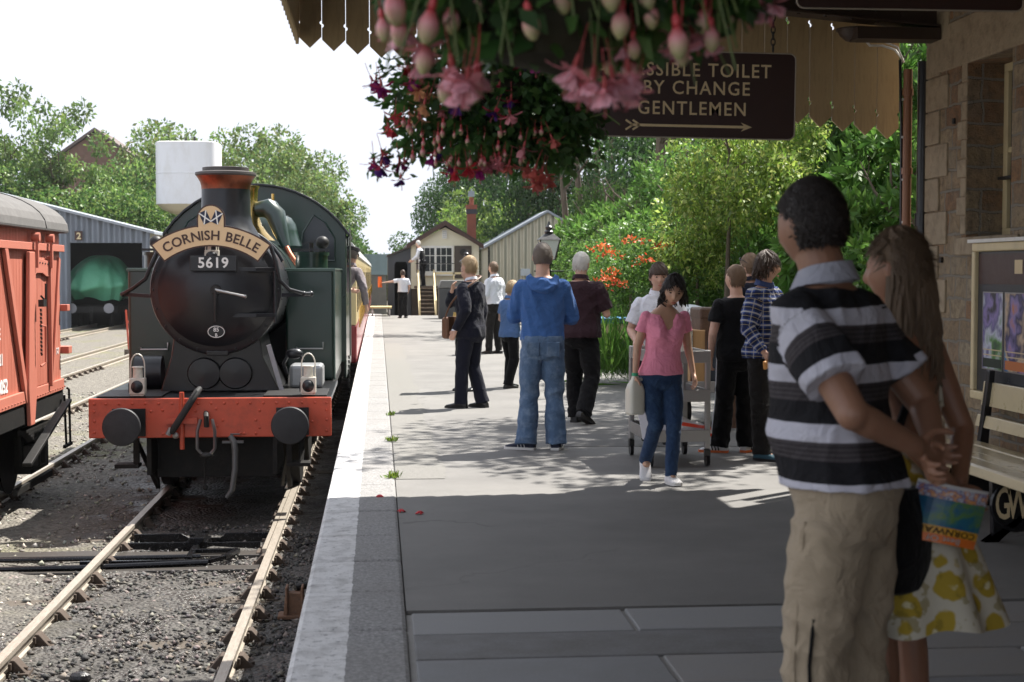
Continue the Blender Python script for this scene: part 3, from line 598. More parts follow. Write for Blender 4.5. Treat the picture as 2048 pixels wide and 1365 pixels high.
for a, c in ((( .32, -.07), STEEL), ((.0, -.34), IRON)):
    MB().tube([(CX+.02, 1.0, CZ), (CX+.02+a[0]*.5, .96, CZ+a[1]*.5), (CX+.02+a[0], .95, CZ+a[1])], [.022, .013, .015], 8).sph((CX+.02+a[0], .95, CZ+a[1]), .02, 8, 6).build('door_handle', c, dr, smooth=True)
MB().cyl((CX+.02, .985, CZ), (CX+.02, 1.04, CZ), .05, .06, 16).build('door_boss', IRON, dr)
npl = MB().obox((CX+.0, 1.0, CZ+.285), (.5, .03, .165)).build('number_plate', BLACK, E, bevel=.006)
text('number', '5619', .155, face_cam((CX, .982, CZ+.287)), LETTER, npl, .022, 1.08)
sp = MB().lathe([(0, -.008), (.097, -.006), (.1, .004)], (CX+.015, 1.048+.045, CZ-.455), 28, 'y', 1, .72).build('shed_plate', BLACK, E, smooth=True)
MB().tube([(CX+.015+.088*math.cos(q), 1.08, CZ-.455+.062*math.sin(q)) for q in [2*PI*i/24 for i in range(24)]], .0042, 5, True).build('plate_rim', LETTER, sp)
text('plate_text', '85', .062, face_cam((CX+.015, 1.082, CZ-.434)), LETTER, sp, .02); text('plate_text', 'B', .048, face_cam((CX+.015, 1.082, CZ-.492)), LETTER, sp, .02)
# lamp iron behind headboard, handrails on the smokebox
MB().bar((CX, 1.02, CZ+.37), (CX, 1.1, CZ+.9), .05, .02).build('lamp_iron', BLACK, E)
mb = MB(); pts = [(CX+.60, 1.14, CZ+.48), (CX+.66, 1.12, CZ+.3), (CX+.70, 1.12, CZ+.1), (CX+.80, 1.15, CZ-.0), (CX+.95, 1.25, CZ-.045), (CX+1.02, 1.4, CZ-.05)]
mb.tube(pts, .022, 10).sph(pts[-1], .035, 10, 6).sph(pts[-2], .03, 10, 6).bar((CX+.7, 1.3, CZ-.06), (CX+1.0, 1.4, CZ-.06), .03, .04); mb.build('handrail', GLOSSB, E, smooth=True)
mb = MB(); pts = [(CX-.60, 1.14, CZ+.44), (CX-.68, 1.12, CZ+.26), (CX-.74, 1.14, CZ+.12), (CX-.88, 1.2, CZ+.02), (CX-1.02, 1.35, CZ-.05)]
mb.tube(pts, .022, 10).bar((CX-.7, 1.3, CZ-.07), (CX-1.02, 1.36, CZ-.05), .04, .04).sph(pts[-1], .03, 10, 6); mb.build('handrail', GLOSSB, E, smooth=True)
sd = MB(); sd.loft([[(CX-.62, 1.30, 1.236), (CX+.68, 1.30, 1.236), (CX+.68, 2.6, 1.236), (CX-.62, 2.6, 1.236)], [(CX-.50, 1.30, 1.62), (CX+.50, 1.30, 1.62), (CX+.50, 2.6, 1.62), (CX-.50, 2.6, 1.62)], [(CX-.46, 1.30, 1.9), (CX+.46, 1.30, 1.9), (CX+.46, 2.6, 1.9), (CX-.46, 2.6, 1.9)]])
sdo = sd.build('saddle', BLACK, E, bevel=.015)
for s in (-1, 1): MB().lathe([(0, -.04), (.17, -.035), (.185, -.015), (.185, .01)], (CX+.03+s*.17, 1.285, 1.44), 28, 'y', 1, .95).build('valve_cover', BLACK, sdo, smooth=True)
MB().obox((CX+.01, 1.24, 1.665), (.24, .06, .05)).build('door_clamp', BLACK, E, bevel=.008)
MB().bar((CX+.70, 1.32, 1.24), (CX+.56, 1.3, 1.75), .03, .05).build('saddle_edge', pm('pale_edge', (.3, .3, .32), .4, var=.3, vs=8), sdo)
MB().cyl((-.98, 1.8, 1.42), (-.68, 1.8, 1.42), .19, None, 26).build('lubricator_drum', GLOSSB, E, smooth=True)
tb = MB().box(.74, 1.12, 1.7, 2.2, 1.236, 1.5).build('tool_box', pm('grey_steel', (.3, .31, .32), .4, metal=.5, var=.3, vs=6), E, bevel=.04)
MB().tube([(.72, 1.66, 1.4), (.68, 1.66, 1.52), (.74, 1.66, 1.63), (.86, 1.66, 1.63), (.9, 1.66, 1.55)], .02, 8).sph((.8, 1.67, 1.63), (.1, .05, .06), 12, 8).build('oil_pipe', GLOSSB, E, smooth=True)
MB().lathe([(.69, 2.78), (.69, 6.6)], (CX, 0, CZ), 48, 'y').build('boiler', GREEN, E, smooth=True)
for yy in (2.8, 4.1, 5.4): MB().lathe([(.692, yy), (.699, yy+.005), (.699, yy+.045), (.692, yy+.05)], (CX, 0, CZ), 48, 'y').build('boiler_band', GLOSSB, E, smooth=True)
MB().tube([(CX+.73*math.cos(q), 2.3+.0*q, CZ+.73*math.sin(q)) for q in np.linspace(.45, 1.1, 10)], .02, 8).build('hand_rail', GLOSSB, E)
# chimney, bonnet, dome, top feed
dC = 1.95; ch = lp(452, 400, dC)[0]
chm = MB().lathe([(.40, CZ+.56), (.345, CZ+.66), (.30, CZ+.74), (.278, CZ+.84), (.272, 3.50)], (ch, dC, 0), 40).build('chimney', GLOSSB, E, smooth=True)
MB().lathe([(.274, 3.49), (.277, 3.53), (.288, 3.57), (.31, 3.61), (.33, 3.64)], (ch, dC, 0), 40).build('copper_band', COPPER, chm, smooth=True)
MB().lathe([(.33, 3.638), (.345, 3.655), (.342, 3.68), (.30, 3.69), (.262, 3.695), (.262, 3.735), (.235, 3.74), (.235, 3.5)], (ch, dC, 0), 40).build('chimney_rim', pm('chimney_rim_iron', (.09, .08, .075), .5, metal=.4, var=.3, vs=6), chm, smooth=True)
bx = .02
MB().lathe([(.40, CZ+.60), (.30, CZ+.70), (.225, CZ+.80), (.19, CZ+.95), (.178, CZ+1.15), (.185, CZ+1.25), (.205, CZ+1.29), (.205, CZ+1.305), (.15, CZ+1.31)], (bx, 4.3, 0), 32).build('safety_valve_bonnet', BRASS, E, smooth=True)
tf = MB().tube([(.20, 4.25, CZ+1.0), (.34, 4.2, CZ+1.02), (.44, 4.15, CZ+.92), (.5, 4.1, CZ+.72), (.58, 4.0, CZ+.5)], [.10, .13, .13, .10, .055], 16).sph((.36, 4.2, CZ+1.0), (.13, .12, .13), 16, 10).build('top_feed_cover', GREEN, E, smooth=True)
MB().tube([(.56, 4.02, CZ+.55), (.63, 3.9, CZ+.42), (.74, 3.7, CZ+.27), (.86, 3.5, CZ+.12)], .035, 10).build('copper_pipe', COPPER, tf, smooth=True)
MB().cyl((.4, 4.18, CZ+1.1), (.4, 4.18, CZ+1.2), .02, None, 8).build('top_feed_cap', BRASS, tf)
MB().lathe([(.47, CZ+.55), (.43, CZ+.66), (.41, CZ+.75), (.39, CZ+.84), (.33, CZ+.93), (.22, CZ+.985), (.1, CZ+1.0), (0, CZ+1.002)], (.24, 5.4, 0), 36).build('dome', GREEN, E, smooth=True)
# side tanks with fillers
for s in (-1, 1):
    x0, x1 = (.62, 1.215) if s > 0 else (-1.255, -.62)
    tk = MB().box(x0, x1, 3.0, 6.6, 1.236, 2.585).build('side_tank', GREEN, E, bevel=.035, seg=3)
    MB().box(x0-.01, x1+.012, 2.985, 3.02, 2.56, 2.6).box(x0 if s < 0 else x1-.02, x0+.02 if s < 0 else x1+.012, 3.02, 6.6, 2.58, 2.6).build('tank_beading', pm('beading', (.05, .09, .07), .3, coat=.3), tk, bevel=.006)
    xc = (x0+x1)/2
    MB().cyl((xc, 3.55, 2.585), (xc, 3.55, 2.76), .2, None, 24).cyl((xc, 3.55, 2.76), (xc, 3.55, 2.8), .22, None, 24).build('filler', GREEN, tk, smooth=True)
    mb = MB().bar((xc-.22, 3.5, 2.83), (xc+.22, 3.5, 2.83), .03, .03).cyl((xc, 3.55, 2.8), (xc, 3.55, 2.92), .025, None, 8).bar((xc-.12, 3.55, 2.9), (xc+.06, 3.55, 2.95), .02, .02); mb.build('filler_clamp', BLACK, tk)
    MB().tube([(xc-.16, 2.94, 2.06-.42), (xc-.16, 2.9, 1.625), (xc+.16, 2.9, 1.625), (xc+.16, 2.94, 1.7)], .012, 6).build('lamp_bracket', STEEL, tk)
    MB().cyl((xc+s*.12, 4.0, 2.585), (xc+s*.12, 4.0, 2.85), .04, None, 10).sph((xc+s*.12, 4.0, 2.93), .085, 14, 10).build('whistle_valve', IRON, tk, smooth=True)
MB().box(1.205, 1.225, 2.99, 3.03, 1.24, 2.58).build('tank_edge', pm('beading', (0,0,0)), E)
# cab
ch_ = 1.28; zc = 3.14; rise = .66; R0 = (ch_**2+rise**2)/(2*rise); cabY = 6.62
def arc(r, x0, n=18, zoff=0): 
    zc0 = zc+rise-R0
    return [(x, zc0+zoff+math.sqrt(r*r-x*x)) for x in np.linspace(-x0, x0, n)]
poly = [(-ch_, 1.24), (ch_, 1.24)]+arc(R0, ch_)[::-1]
MB().prism(poly, 'y', cabY, cabY+.04).build('cab_front', GREEN, E, bevel=.008)
top = arc(R0+.03, ch_+.06); bot = arc(R0-.005, ch_+.05)
MB().prism(top+bot[::-1], 'y', cabY-.08, cabY+2.5).build('cab_roof', GLOSSB, E, bevel=.008)
for s in (-1, 1):
    wp = [(s*.62, 2.72), (s*1.12, 2.72), (s*1.12, 3.05), (s*.98, 3.28), (s*.82, 3.38), (s*.66, 3.12)]
    f = MB().prism(wp, 'y', cabY-.012, cabY-.002).build('cab_window', GLASS, E)
    MB().tube([(p[0], cabY-.014, p[1]) for p in wp], .014, 6, True).build('window_rim', GREEN, f)
    MB().box(s*ch_-(.03 if s > 0 else 0), s*ch_+(0 if s > 0 else .03), cabY+.042, cabY+2.4, 1.0, 2.25).box(s*ch_-(.03 if s > 0 else 0), s*ch_+(0 if s > 0 else .03), cabY+.042, cabY+.6, 2.252, zc-.02).box(s*ch_-(.03 if s > 0 else 0), s*ch_+(0 if s > 0 else .03), cabY+1.7, cabY+2.4, 2.252, zc-.02).build('cab_side', GREEN, E, bevel=.006)
    MB().cyl((s*(ch_+.05), cabY+.55, 1.3), (s*(ch_+.05), cabY+.55, 3.2), .014, None, 8).build('grab_rail', STEEL, E)
MB().cyl((.45, cabY-.01, 3.5), (.45, cabY-.004, 3.5), .12, None, 24).build('cab_plate', GREEN, E)
MB().box(-ch_, ch_, cabY+2.4, 10.6, 1.0, 2.7).build('bunker', GREEN, E, bevel=.02)
MB().box(-ch_+.04, ch_-.04, cabY+.05, cabY+2.38, 1.02, 1.3).build('cab_floor', SOOT, E)
# running gear under the footplate
mb = MB().box(-.68, -.63, .55, 10.4, .42, 1.188).box(.63, .68, .55, 10.4, .42, 1.188).box(-.62, .62, .9, .96, .35, 1.18).box(-.62, .62, 2.6, 2.66, .4, 1.18).box(-1.2, 1.2, 3.0, 10.5, 1.1, 1.19); mb.build('frame', SOOT, E, bevel=.006)
for y in (2.9, 5.1, 7.3, 9.4):
    r = .70 if y < 9 else .5
    ax = MB().cyl((-.72, y, r), (.72, y, r), .08, None, 12).build('axle', SOOT, E)
    for s in (-1, 1):
        w_ = MB().lathe([(r-.1, -.055), (r+.0, -.055), (r, .05), (r+.028, .055), (r+.028, .075), (r-.1, .08)], (s*.76, y, r), 36, 'x').build('wheel', SOOT, E, smooth=True)
        if s > 0: w_.data.transform(Matrix.Translation((.76, y, r))@Matrix.Scale(-1, 4, (1, 0, 0))@Matrix.Translation((-.76, -y, -r)))
        sp_ = MB().cyl((s*.74, y, r), (s*.8, y, r), .13, None, 16)
        for k in range(12): q = 2*PI*k/12; sp_.bar((s*.765, y, r), (s*.765, y+math.cos(q)*(r-.08), r+math.sin(q)*(r-.08)), .04, .05, (1, 0, 0))
        sp_.build('spokes', SOOT, w_)
for s in (-1, 1):
    MB().bar((s*.70, 1.15, .88), (s*.74, 1.75, .12), .05, .04).build('guard_iron', SOOT, E)
    MB().box(s*.8-.03, s*.8+.03, .62, .68, .52, .82).box(s*.8-.22 if s < 0 else s*.8-.03, s*.8+.03 if s < 0 else s*.8+.22, .58, .8, .49, .53).bar((s*.8, .66, .78), (s*.68, 1.3, .2), .04, .04).build('front_step', SOOT, E, bevel=.006)
mb = MB().tube([(-.05, .5, 1.03), (-.05, .44, 1.08), (-.04, .38, 1.05), (-.04, .40, .94)], .028, 8); cp_ = mb.build('coupling_hook', IRON, E, smooth=True)
MB().tube([(-.10, .38, 1.02), (-.13, .34, .9), (-.13, .33, .72), (-.08, .33, .66), (.0, .33, .66), (.05, .33, .72), (.05, .34, .9), (.02, .38, 1.02)], .018, 8).build('coupling_link', pm('coupling_steel', (.14, .14, .145), .3, metal=.8, var=.2), cp_, smooth=True)
MB().sph((-.04, .33, .65), (.07, .04, .035), 10, 6).build('coupling_shackle', IRON, cp_, smooth=True)
hp = [(-.40, .40, .885), (-.37, .37, .93), (-.30, .35, 1.04), (-.21, .36, 1.18), (-.14, .42, 1.30), (-.12, .5, 1.33)]
vp = MB().tube(hp, [.03, .036, .036, .036, .036, .03], 12).build('vacuum_hose', pm('rubber', (.018, .018, .018), .75, var=.3, vs=20, bmp=.25, bs=90), E, smooth=True)
MB().cyl((-.4, .4, .93), (-.44, .4, .86), .03, None, 10).sph((-.36, .42, .85), .035, 8, 6).build('hose_fitting', STEEL, vp)
MB().cyl((-.3, .46, .7), (-.3, .46, 1.3), .025, None, 10).bar((-.46, .45, 1.0), (-.14, .45, 1.0), .04, .06).build('vacuum_standpipe', BEAMRED, E)
mb = MB().tube([(.2, .42, .84), (.24, .4, .78), (.25, .4, .7), (.25, .38, .5), (.22, .36, .28), (.16, .36, .2)], [.03, .035, .034, .032, .03, .02], 10).bar((.12, .4, .78), (.34, .4, .78), .03, .025).tube([(.2, .42, .86), (.3, .42, .86)], .008, 6); mb.build('steam_heat_pipe', pm('grey_pipe', (.1, .1, .1), .45, metal=.4, var=.3), E, smooth=True)
mb = MB().tube([(-.08, .5, .62), (-.07, .5, .3)], .012, 6).sph((-.07, .5, .29), .03, 8, 6); mb.build('hanging_chain', SOOT, E)
mb = MB()
for i in range(9): p = 1.3-.07*i; mb.tube([(1.3, 7.25, p), (1.31, 7.25, p-.05)], .014, 6)
mb.build('side_chain', IRON, E)
# headboard resting on the lamp iron
HB = thing('headboard', 'arched cream headboard with two crossed flags above the engine smokebox door', 'headboard', (LX, LY+.95, LZ))
c0 = lp(424, 644, .95); Ro, Ri = 191/183., 148/183.; cx, cz = c0[0], c0[2]
def arcpts(r, a0, a1, n=24): return [(cx+r*math.sin(a), cz+r*math.cos(a)) for a in np.linspace(a0, a1, n)]
A = .66
def board_poly(g):
    bmp_ = [(cx-.15+g, cz+Ro*.985-g)]+[(cx+(.15-g)*math.sin(a), cz+Ro+.065+(.15-g)*math.cos(a)) for a in np.linspace(-PI/2, PI/2, 14)]+[(cx+.15-g, cz+Ro*.985-g)]
    return arcpts(Ro-g, -A+g/Ro, -.155, 14)+bmp_+arcpts(Ro-g, .155, A-g/Ro, 14)+arcpts(Ri+g, A-g/Ri, -A+g/Ri, 24)
HBc = pm('headboard_cream', (.74, .53, .30), .4, var=.04, vs=3, bmp=.02)
MB().prism(board_poly(0), 'y', -.012, .012).build('board_edge', BROWN, HB); MB().prism(board_poly(.016), 'y', -.018, -.0125).build('board', HBc, HB)
def arc_text(s, size, r, parent, mat, gap=.018, sp=.06):
    adv = []
    geo = []
    for c in s:
        if c == ' ': adv.append(sp); geo.append(None); continue
        vs, fs = text_geo(c, size, .018, 1, .002); w_ = max(v[0] for v in vs)-min(v[0] for v in vs); adv.append(w_+gap); geo.append((vs, fs))
    tot = sum(adv); a = -tot/2; mb = MB()
    for w_, g_ in zip(adv, geo):
        th = (a+w_/2)/r; a += w_
        if not g_: continue
        xm = (max(v[0] for v in g_[0])+min(v[0] for v in g_[0]))/2
        M = face_cam((cx+r*math.sin(th), -.0205, cz+r*math.cos(th)))@Matrix.Rotation(-th, 4, 'Z')
        mb.add([M@Vector((v[0]-xm, v[1], v[2])) for v in g_[0]], g_[1])
    o = mb.build('lettering', mat, parent); return o
arc_text('CORNISH BELLE', .142, (Ro+Ri)/2-.004, HB, BROWN, .012, .06)
NAVY = pm('flag_navy', (.012, .018, .05), .5, var=.1)
for s in (-1, 1):
    fc = Vector((cx+s*.062, -.0195, cz+Ro+.075)); R_ = Matrix.Rotation(s*.42, 3, 'Y')
    fl = MB().obox(fc, (.085, .003, .135), R_).build('flag', NAVY, HB)
    q1 = R_@Vector((.04, 0, .065)); q2 = R_@Vector((-.04, 0, .065)); of = Vector((0, -.004, 0))
    MB().bar(fc-q1+of, fc+q1+of, .014, .003, (0, 1, 0)).bar(fc-q2+of*1.4, fc+q2+of*1.4, .014, .003, (0, 1, 0)).build('cross', LETTER, fl)
# white oil lamps on the beam, one more behind the headboard
LAMPW = pm('lamp_enamel', (.58, .55, .48), .45, var=.1, vs=9, dirt=(.25, .2, .14), dfac=.45)
def oil_lamp(loc, label, rz=0):
    t = thing('head_lamp', label, 'oil lamp', loc, rz, 'white lamps on the steam engine')
    MB().box(-.095, .095, -.08, .08, .02, .21).box(-.085, .085, -.07, .07, .0, .02).build('lamp_body', LAMPW, t, bevel=.014)
    MB().cyl((0, 0, .211), (0, 0, .33), .062, .058, 20).cyl((0, 0, .33), (0, 0, .345), .075, .07, 20).build('lamp_chimney', LAMPW, t, smooth=True)
    MB().lathe([(0, -.12), (.035, -.115), (.06, -.1), (.066, -.085), (.075, -.08)], (0, 0, .11), 20, 'y').build('lens', GLOSSB, t, smooth=True)
    MB().tube([(-.085, 0, .18)]+[(.085*math.cos(a)*-1+.0, 0, .36+.13*math.sin(a)) for a in np.linspace(0, PI, 10)]+[(.085, 0, .18)], .008, 6).build('lamp_handle', LAMPW, t)
    MB().box(-.11, -.098, -.05, .05, .04, .15).build('bracket_socket', BLACK, t)
    return t
a = lp(276, 787, .64); b = lp(617, 787, .64)
oil_lamp((LX+a[0], LY+.64, LZ+1.25), 'white oil lamp standing on the engine footplate above the left buffer')
oil_lamp((LX+b[0], LY+.64, LZ+1.25), 'white oil lamp standing on the engine footplate above the right buffer')
c = lp(423, 522, 1.0); LAMPS = [o for o in sc.objects if o.name.startswith('head_lamp')]
for o in LAMPS: o.scale = (.84, .84, .9)
t = oil_lamp((LX+c[0], LY+1.06, LZ+c[2]), 'white lamp half hidden behind the cream headboard'); t.scale = (.8, .6, .55)
# ============================================================ CARRIAGES
CCREAM = pm('carriage_cream', (.62, .50, .27), .35, coat=.3, var=.06, vs=2); MAROON = pm('carriage_maroon', (.23, .022, .026), .3, coat=.4, var=.15, vs=3); CROOF = pm('carriage_roof', (.42, .42, .41), .7, var=.2, vs=2)
def carriage(y0, label):
    t = thing('railway_carriage', label, 'carriage', (LX, y0, LZ), 0, 'cream and maroon carriages behind the engine'); ln = 17.6; hw = 1.36
    MB().box(-hw, hw, 0, ln, 1.6, 2.86).build('upper_body', CCREAM, t, bevel=.03); MB().box(-hw, hw, 0, ln, .92, 1.597).build('lower_body', MAROON, t, bevel=.03)
    rr = [(hw*math.cos(a)*1.02, 2.85+.6*math.sin(a)) for a in np.linspace(0, PI, 16)]; MB().prism(rr, 'y', -.05, ln+.05).build('roof', CROOF, t)
    w0 = MB().box(hw+.001, hw+.005, .5, 1.35, 1.82, 2.55).build('window', GLASS, t); d0 = MB().box(hw+.001, hw+.008, 1.62, 1.66, 1.62, 2.7).build('door_edge', CCREAM, t)
    h0 = MB().cyl((hw+.03, 1.75, 1.5), (hw+.05, 1.75, 1.9), .015, None, 6).build('door_handle', BRASS, t); s0 = MB().box(hw-.1, hw+.18, 1.3, 1.9, .42, .48).build('step', TIMBER, t)
    for i in range(1, 9):
        for q in (w0, d0, h0, s0): k = q.copy(); COL.objects.link(k); k.location = (0, i*1.85, 0)
    MB().box(-1.2, 1.2, .2, ln-.2, .7, .918).build('underframe', SOOT, t)
    for yb in (2.4, ln-2.4):
        MB().box(-1.0, 1.0, yb-1.6, yb+1.6, .35, .65).build('bogie', SOOT, t)
        for yy in (-1.1, 1.1):
            for s in (-1, 1): MB().lathe([(0, -.05), (.45, -.05), (.45, .05), (.48, .06), (0, .06)], (s*.76, yb+yy, .45), 24, 'x').build('wheel', SOOT, t)
    return t
cg = carriage(27.0, 'cream and maroon carriage coupled directly behind the engine')
dup(cg, (LX, 45.3, LZ), label='second cream and maroon carriage, beyond the first'); dup(cg, (LX, 63.6, LZ), label='last cream and maroon carriage, farthest along the platform')
# ============================================================ RED GOODS VAN
VRED = pm('van_red', (.48, .155, .105), .6, var=.1, vs=2, bmp=.05, bs=15, dirt=(.42, .17, .11), dfac=.35, stretch=(3, 3, .5))
def plank_mat():
    m, nt, b, out = newmat('van_planks'); tc = nt.nodes.new('ShaderNodeTexCoord').outputs['Object']; sep = nt.nodes.new('ShaderNodeSeparateXYZ'); nt.links.new(tc, sep.inputs[0])
    fr = mathn(nt, 'FRACT', mathn(nt, 'MULTIPLY', sep.outputs['Y'], 7.2)); gr = ramp(nt, fr, [(.0, 0.), (.06, 1.), (.94, 1.), (1., 0.)])
    n = noise_node(nt, tc, 3, 7, .65, (1, 5, .5)); c = ramp(nt, n.outputs['Fac'], [(.3, (.38, .115, .075)), (.55, (.48, .155, .105)), (.8, (.54, .235, .175))]); c = mixc(nt, gr, (.3, .06, .03), c)
    nt.links.new(c, b.inputs['Base Color']); b.inputs['Roughness'].default_value = .5; bump(nt, b, gr, .5, .008); return m
VPL = plank_mat(); VROOF = pm('van_roof_canvas', (.11, .105, .10), .85, var=.15, vs=3, bmp=.3, bs=8, dirt=(.2, .19, .18), dfac=.4)
VX0, VYE, VW = -5.12, 19.0, 1.19; VLEN = 5.6
V = thing('goods_van', 'red wooden goods van with grey curved roof on the left edge', 'railway van', (VX0, VYE, -1.0))
MB().box(-VW, VW, -VLEN, 0, 1.1, 3.04).build('body', VPL, V, bevel=.008)
rr = [(1.3*math.cos(a), 3.03+.52*math.sin(a)**.85) for a in np.linspace(0, PI, 20)]
MB().prism(rr, 'y', -VLEN-.06, .09).build('roof', VROOF, V, bevel=.03); MB().tube([(1.3*math.cos(a)*1.003, -1.2, 3.03+.525*math.sin(a)**.85) for a in np.linspace(0.03, PI-.03, 20)], .008, 5).build('roof_seam', VROOF, V)
W = VW
MB().box(W+.002, W+.055, -VLEN, .05, 2.80, 2.885).build('runner_rail', VRED, V, bevel=.006)
MB().box(W+.001, W+.04, -VLEN, 0.0, 1.1, 1.235).build('sill_rail', VRED, V, bevel=.006)
dy0, dy1 = -2.05, -.62   # sliding door seen between the big posts
MB().box(W+.002, W+.028, -1.62, -.80, 1.24, 2.72).build('door_panel', VPL, V, bevel=.006)
MB().box(W+.03, W+.08, -.86, -.80, 1.2, 2.74).build('door_stile', VRED, V, bevel=.01)

MB().prism([(-1.96, .84), (-1.76, .84), (-1.62, 1.25), (-1.62, 2.78), (-1.90, 2.78), (-2.02, 1.25)], 'x', W+.03, W+.075).build('door_post', VRED, V, bevel=.01)
MB().bar((W+.03, -2.85, 2.82), (W+.03, -1.98, 1.12), .12, .045, (1, 0, 0)).build('diagonal_brace', VRED, V, bevel=.008)
MB().bar((W+.015, -.08, 2.72), (W+.015, -.52, 1.24), .09, .02, (1, 0, 0)).build('end_brace', VRED, V)
hg = MB().prism([(-1.56, 2.72), (-.84, 2.68), (-.84, 2.50), (-1.0, 2.50), (-1.2, 2.54), (-1.5, 2.54), (-1.56, 2.52)], 'x', W+.032, W+.06).build('hanger_plate', VRED, V, bevel=.005)
for i in range(5): MB().sph((W+.062, -1.5+i*.14, 2.665-.005*i), .012, 6, 4).build('bolt', IRON, hg)
for yy in (-1.6, -.86): MB().bar((W+.09, yy, 2.6), (W+.09, yy, 2.96), .05, .03, (1, 0, 0)).cyl((W+.03, yy, 2.95), (W+.12, yy, 2.95), .05, None, 14).build('roller', VRED, V, smooth=True)
MB().tube([(W+.09, -1.5, 1.95), (W+.13, -1.42, 1.93), (W+.13, -1.42, 1.52), (W+.09, -1.5, 1.48)], .014, 8).build('door_handle', VRED, V, smooth=True)
MB().tube([(W+.12, -1.58, 2.28), (W+.14, -1.44, 2.22), (W+.14, -1.42, 2.42)], .012, 8).box(W+.1, W+.16, -1.64, -1.48, 2.16, 2.24).build('latch', IRON, V)
mb = MB()
for i in range(12): mb.tube([(W+.13, -1.66, 2.14-.045*i), (W+.135, -1.66+.01*(i % 2), 2.105-.045*i)], .012, 5)
mb.build('latch_chain', IRON, V)
MB().box(W-.01, W+.09, .0, .16, 2.07, 2.15).build('lamp_bracket', VRED, V, bevel=.006); MB().box(W-.06, W+.1, .0, .2, 1.54, 1.63).build('lower_bracket', VRED, V, bevel=.006)
mb = MB()
for i in range(30): mb.sph((W+.042, -3.9+i*.135, 1.135), .012, 6, 4)
for i in range(12): mb.sph((W-.01, .003, 1.2+i*.15), .014, 6, 4)
o = mb.build('rivets', VRED, V); o['kind'] = 'stuff'
side = lambda y, z: Matrix.Translation((W+.006, y, z))@Matrix.Rotation(PI/2, 4, 'Z')@Matrix.Rotation(PI/2, 4, 'X')
text('lettering', 'TONNE', .17, side(-2.98-.30, 1.90), LETTER, V, .02); text('lettering', '21', .17, side(-3.02+.05, 1.63), LETTER, V, .02)
text('lettering', 'B 28052', .2, side(-2.72-.32, 1.34), LETTER, V, .03); text('lettering', '7-7', .11, side(-.2, 1.58), LETTER, V, .02)
MB().box(-W+.05, W+.02, -VLEN, -.02, .86, 1.095).build('solebar', SOOT, V, bevel=.01); MB().box(-1.2, 1.2, -.02, .08, .84, 1.2).build('headstock', SOOT, V, bevel=.01)
for yy in (-1.15, -4.2):
    for s in (-1, 1): MB().lathe([(0, -.06), (.46, -.06), (.47, .03), (.5, .05), (.5, .07), (0, .07)], (s*.76, yy, .47), 30, 'x').build('wheel', SOOT, V, smooth=True)
    MB().box(W-.18, W+.02, yy-.17, yy+.17, .3, .56).cyl((W-.05, yy, .43), (W+.06, yy, .43), .11, None, 16).build('axle_box', IRON, V, bevel=.02)
    sp_ = MB()
    for k in range(5): sp_.box(W-.12, W-.02, yy-.62+.1*k, yy+.62-.1*k, .74-.035*k, .77-.035*k)
    sp_.build('leaf_spring', SOOT, V); MB().prism([(yy-.3, .86), (yy+.3, .86), (yy+.2, .3), (yy+.16, .3), (yy+.1, .62), (yy-.1, .62), (yy-.16, .3), (yy-.2, .3)], 'x', W-.2, W-.17).build('axle_guard', SOOT, V)
MB().bar((W+.1, -2.3, .45), (W+.12, -.2, .98), .04, .1, (1, 0, 0)).build('brake_lever', IRON, V, bevel=.006)
mb = MB().tube([(W+.1, -.12, 1.12), (W+.1, -.02, 1.1), (W+.1, .02, .4)], .015, 6).tube([(W+.1, -.3, 1.05), (W+.1, -.22, .42)], .015, 6).bar((W+.1, -.35, .42), (W+.1, .1, .42), .03, .04); mb.build('lever_guide', SOOT, V)
MB().bar((W-.1, -2.0, .1), (W+.05, -.9, .18), .05, .07).box(W-.3, W-.1, -1.2, -.3, .2, .62).build('brake_gear', SOOT, V)
for s in (-1, 1): MB().cyl((s*.86, .08, 1.04), (s*.86, .5, 1.04), .07, None, 14).cyl((s*.86, .5, 1.04), (s*.86, .53, 1.04), .17, None, 22).build('buffer', BLACK, V)
# ============================================================ BACKGROUND BUILDINGS
def corr_mat(name, col, pitch, dirt):
    m, nt, b, out = newmat(name); tc = nt.nodes.new('ShaderNodeTexCoord').outputs['Object']; sep = nt.nodes.new('ShaderNodeSeparateXYZ'); nt.links.new(tc, sep.inputs[0])
    s_ = mathn(nt, 'SINE', mathn(nt, 'MULTIPLY', mathn(nt, 'ADD', sep.outputs['X'], sep.outputs['Y']), 2*PI/pitch)); n = noise_node(nt, tc, .8, 6, .65, (3, 3, .6))
    c = mixc(nt, ramp(nt, n.outputs['Fac'], [(.42, 0.), (.7, .6)]), col, dirt); nt.links.new(c, b.inputs['Base Color']); b.inputs['Roughness'].default_value = .55; bump(nt, b, s_, 1., pitch*.25); return m
GREYC = corr_mat('grey_sheeting', (.21, .24, .285), .5, (.13, .14, .16)); CREAMC = corr_mat('cream_sheeting', (.58, .55, .43), .3, (.45, .42, .33))
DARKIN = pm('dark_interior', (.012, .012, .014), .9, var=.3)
SY = 72.0
def gx(px, Y=SY): return at(px, 560, Y).x
def gzz(py, Y, px=700): return at(px, py, Y).z
S = thing('engine_shed', 'blue grey metal engine shed with a dark doorway behind the red van', 'shed', (gx(300), SY, GZ))
x140, x285, x300 = gx(140)-gx(300), gx(285)-gx(300), 0.0; zt = gzz(487, SY)-GZ; ze = gzz(467, SY)-GZ; slope = .25
mb = MB(); roofz = lambda x: ze-x*slope if x > -8 else ze+8*slope+(x+8)*slope
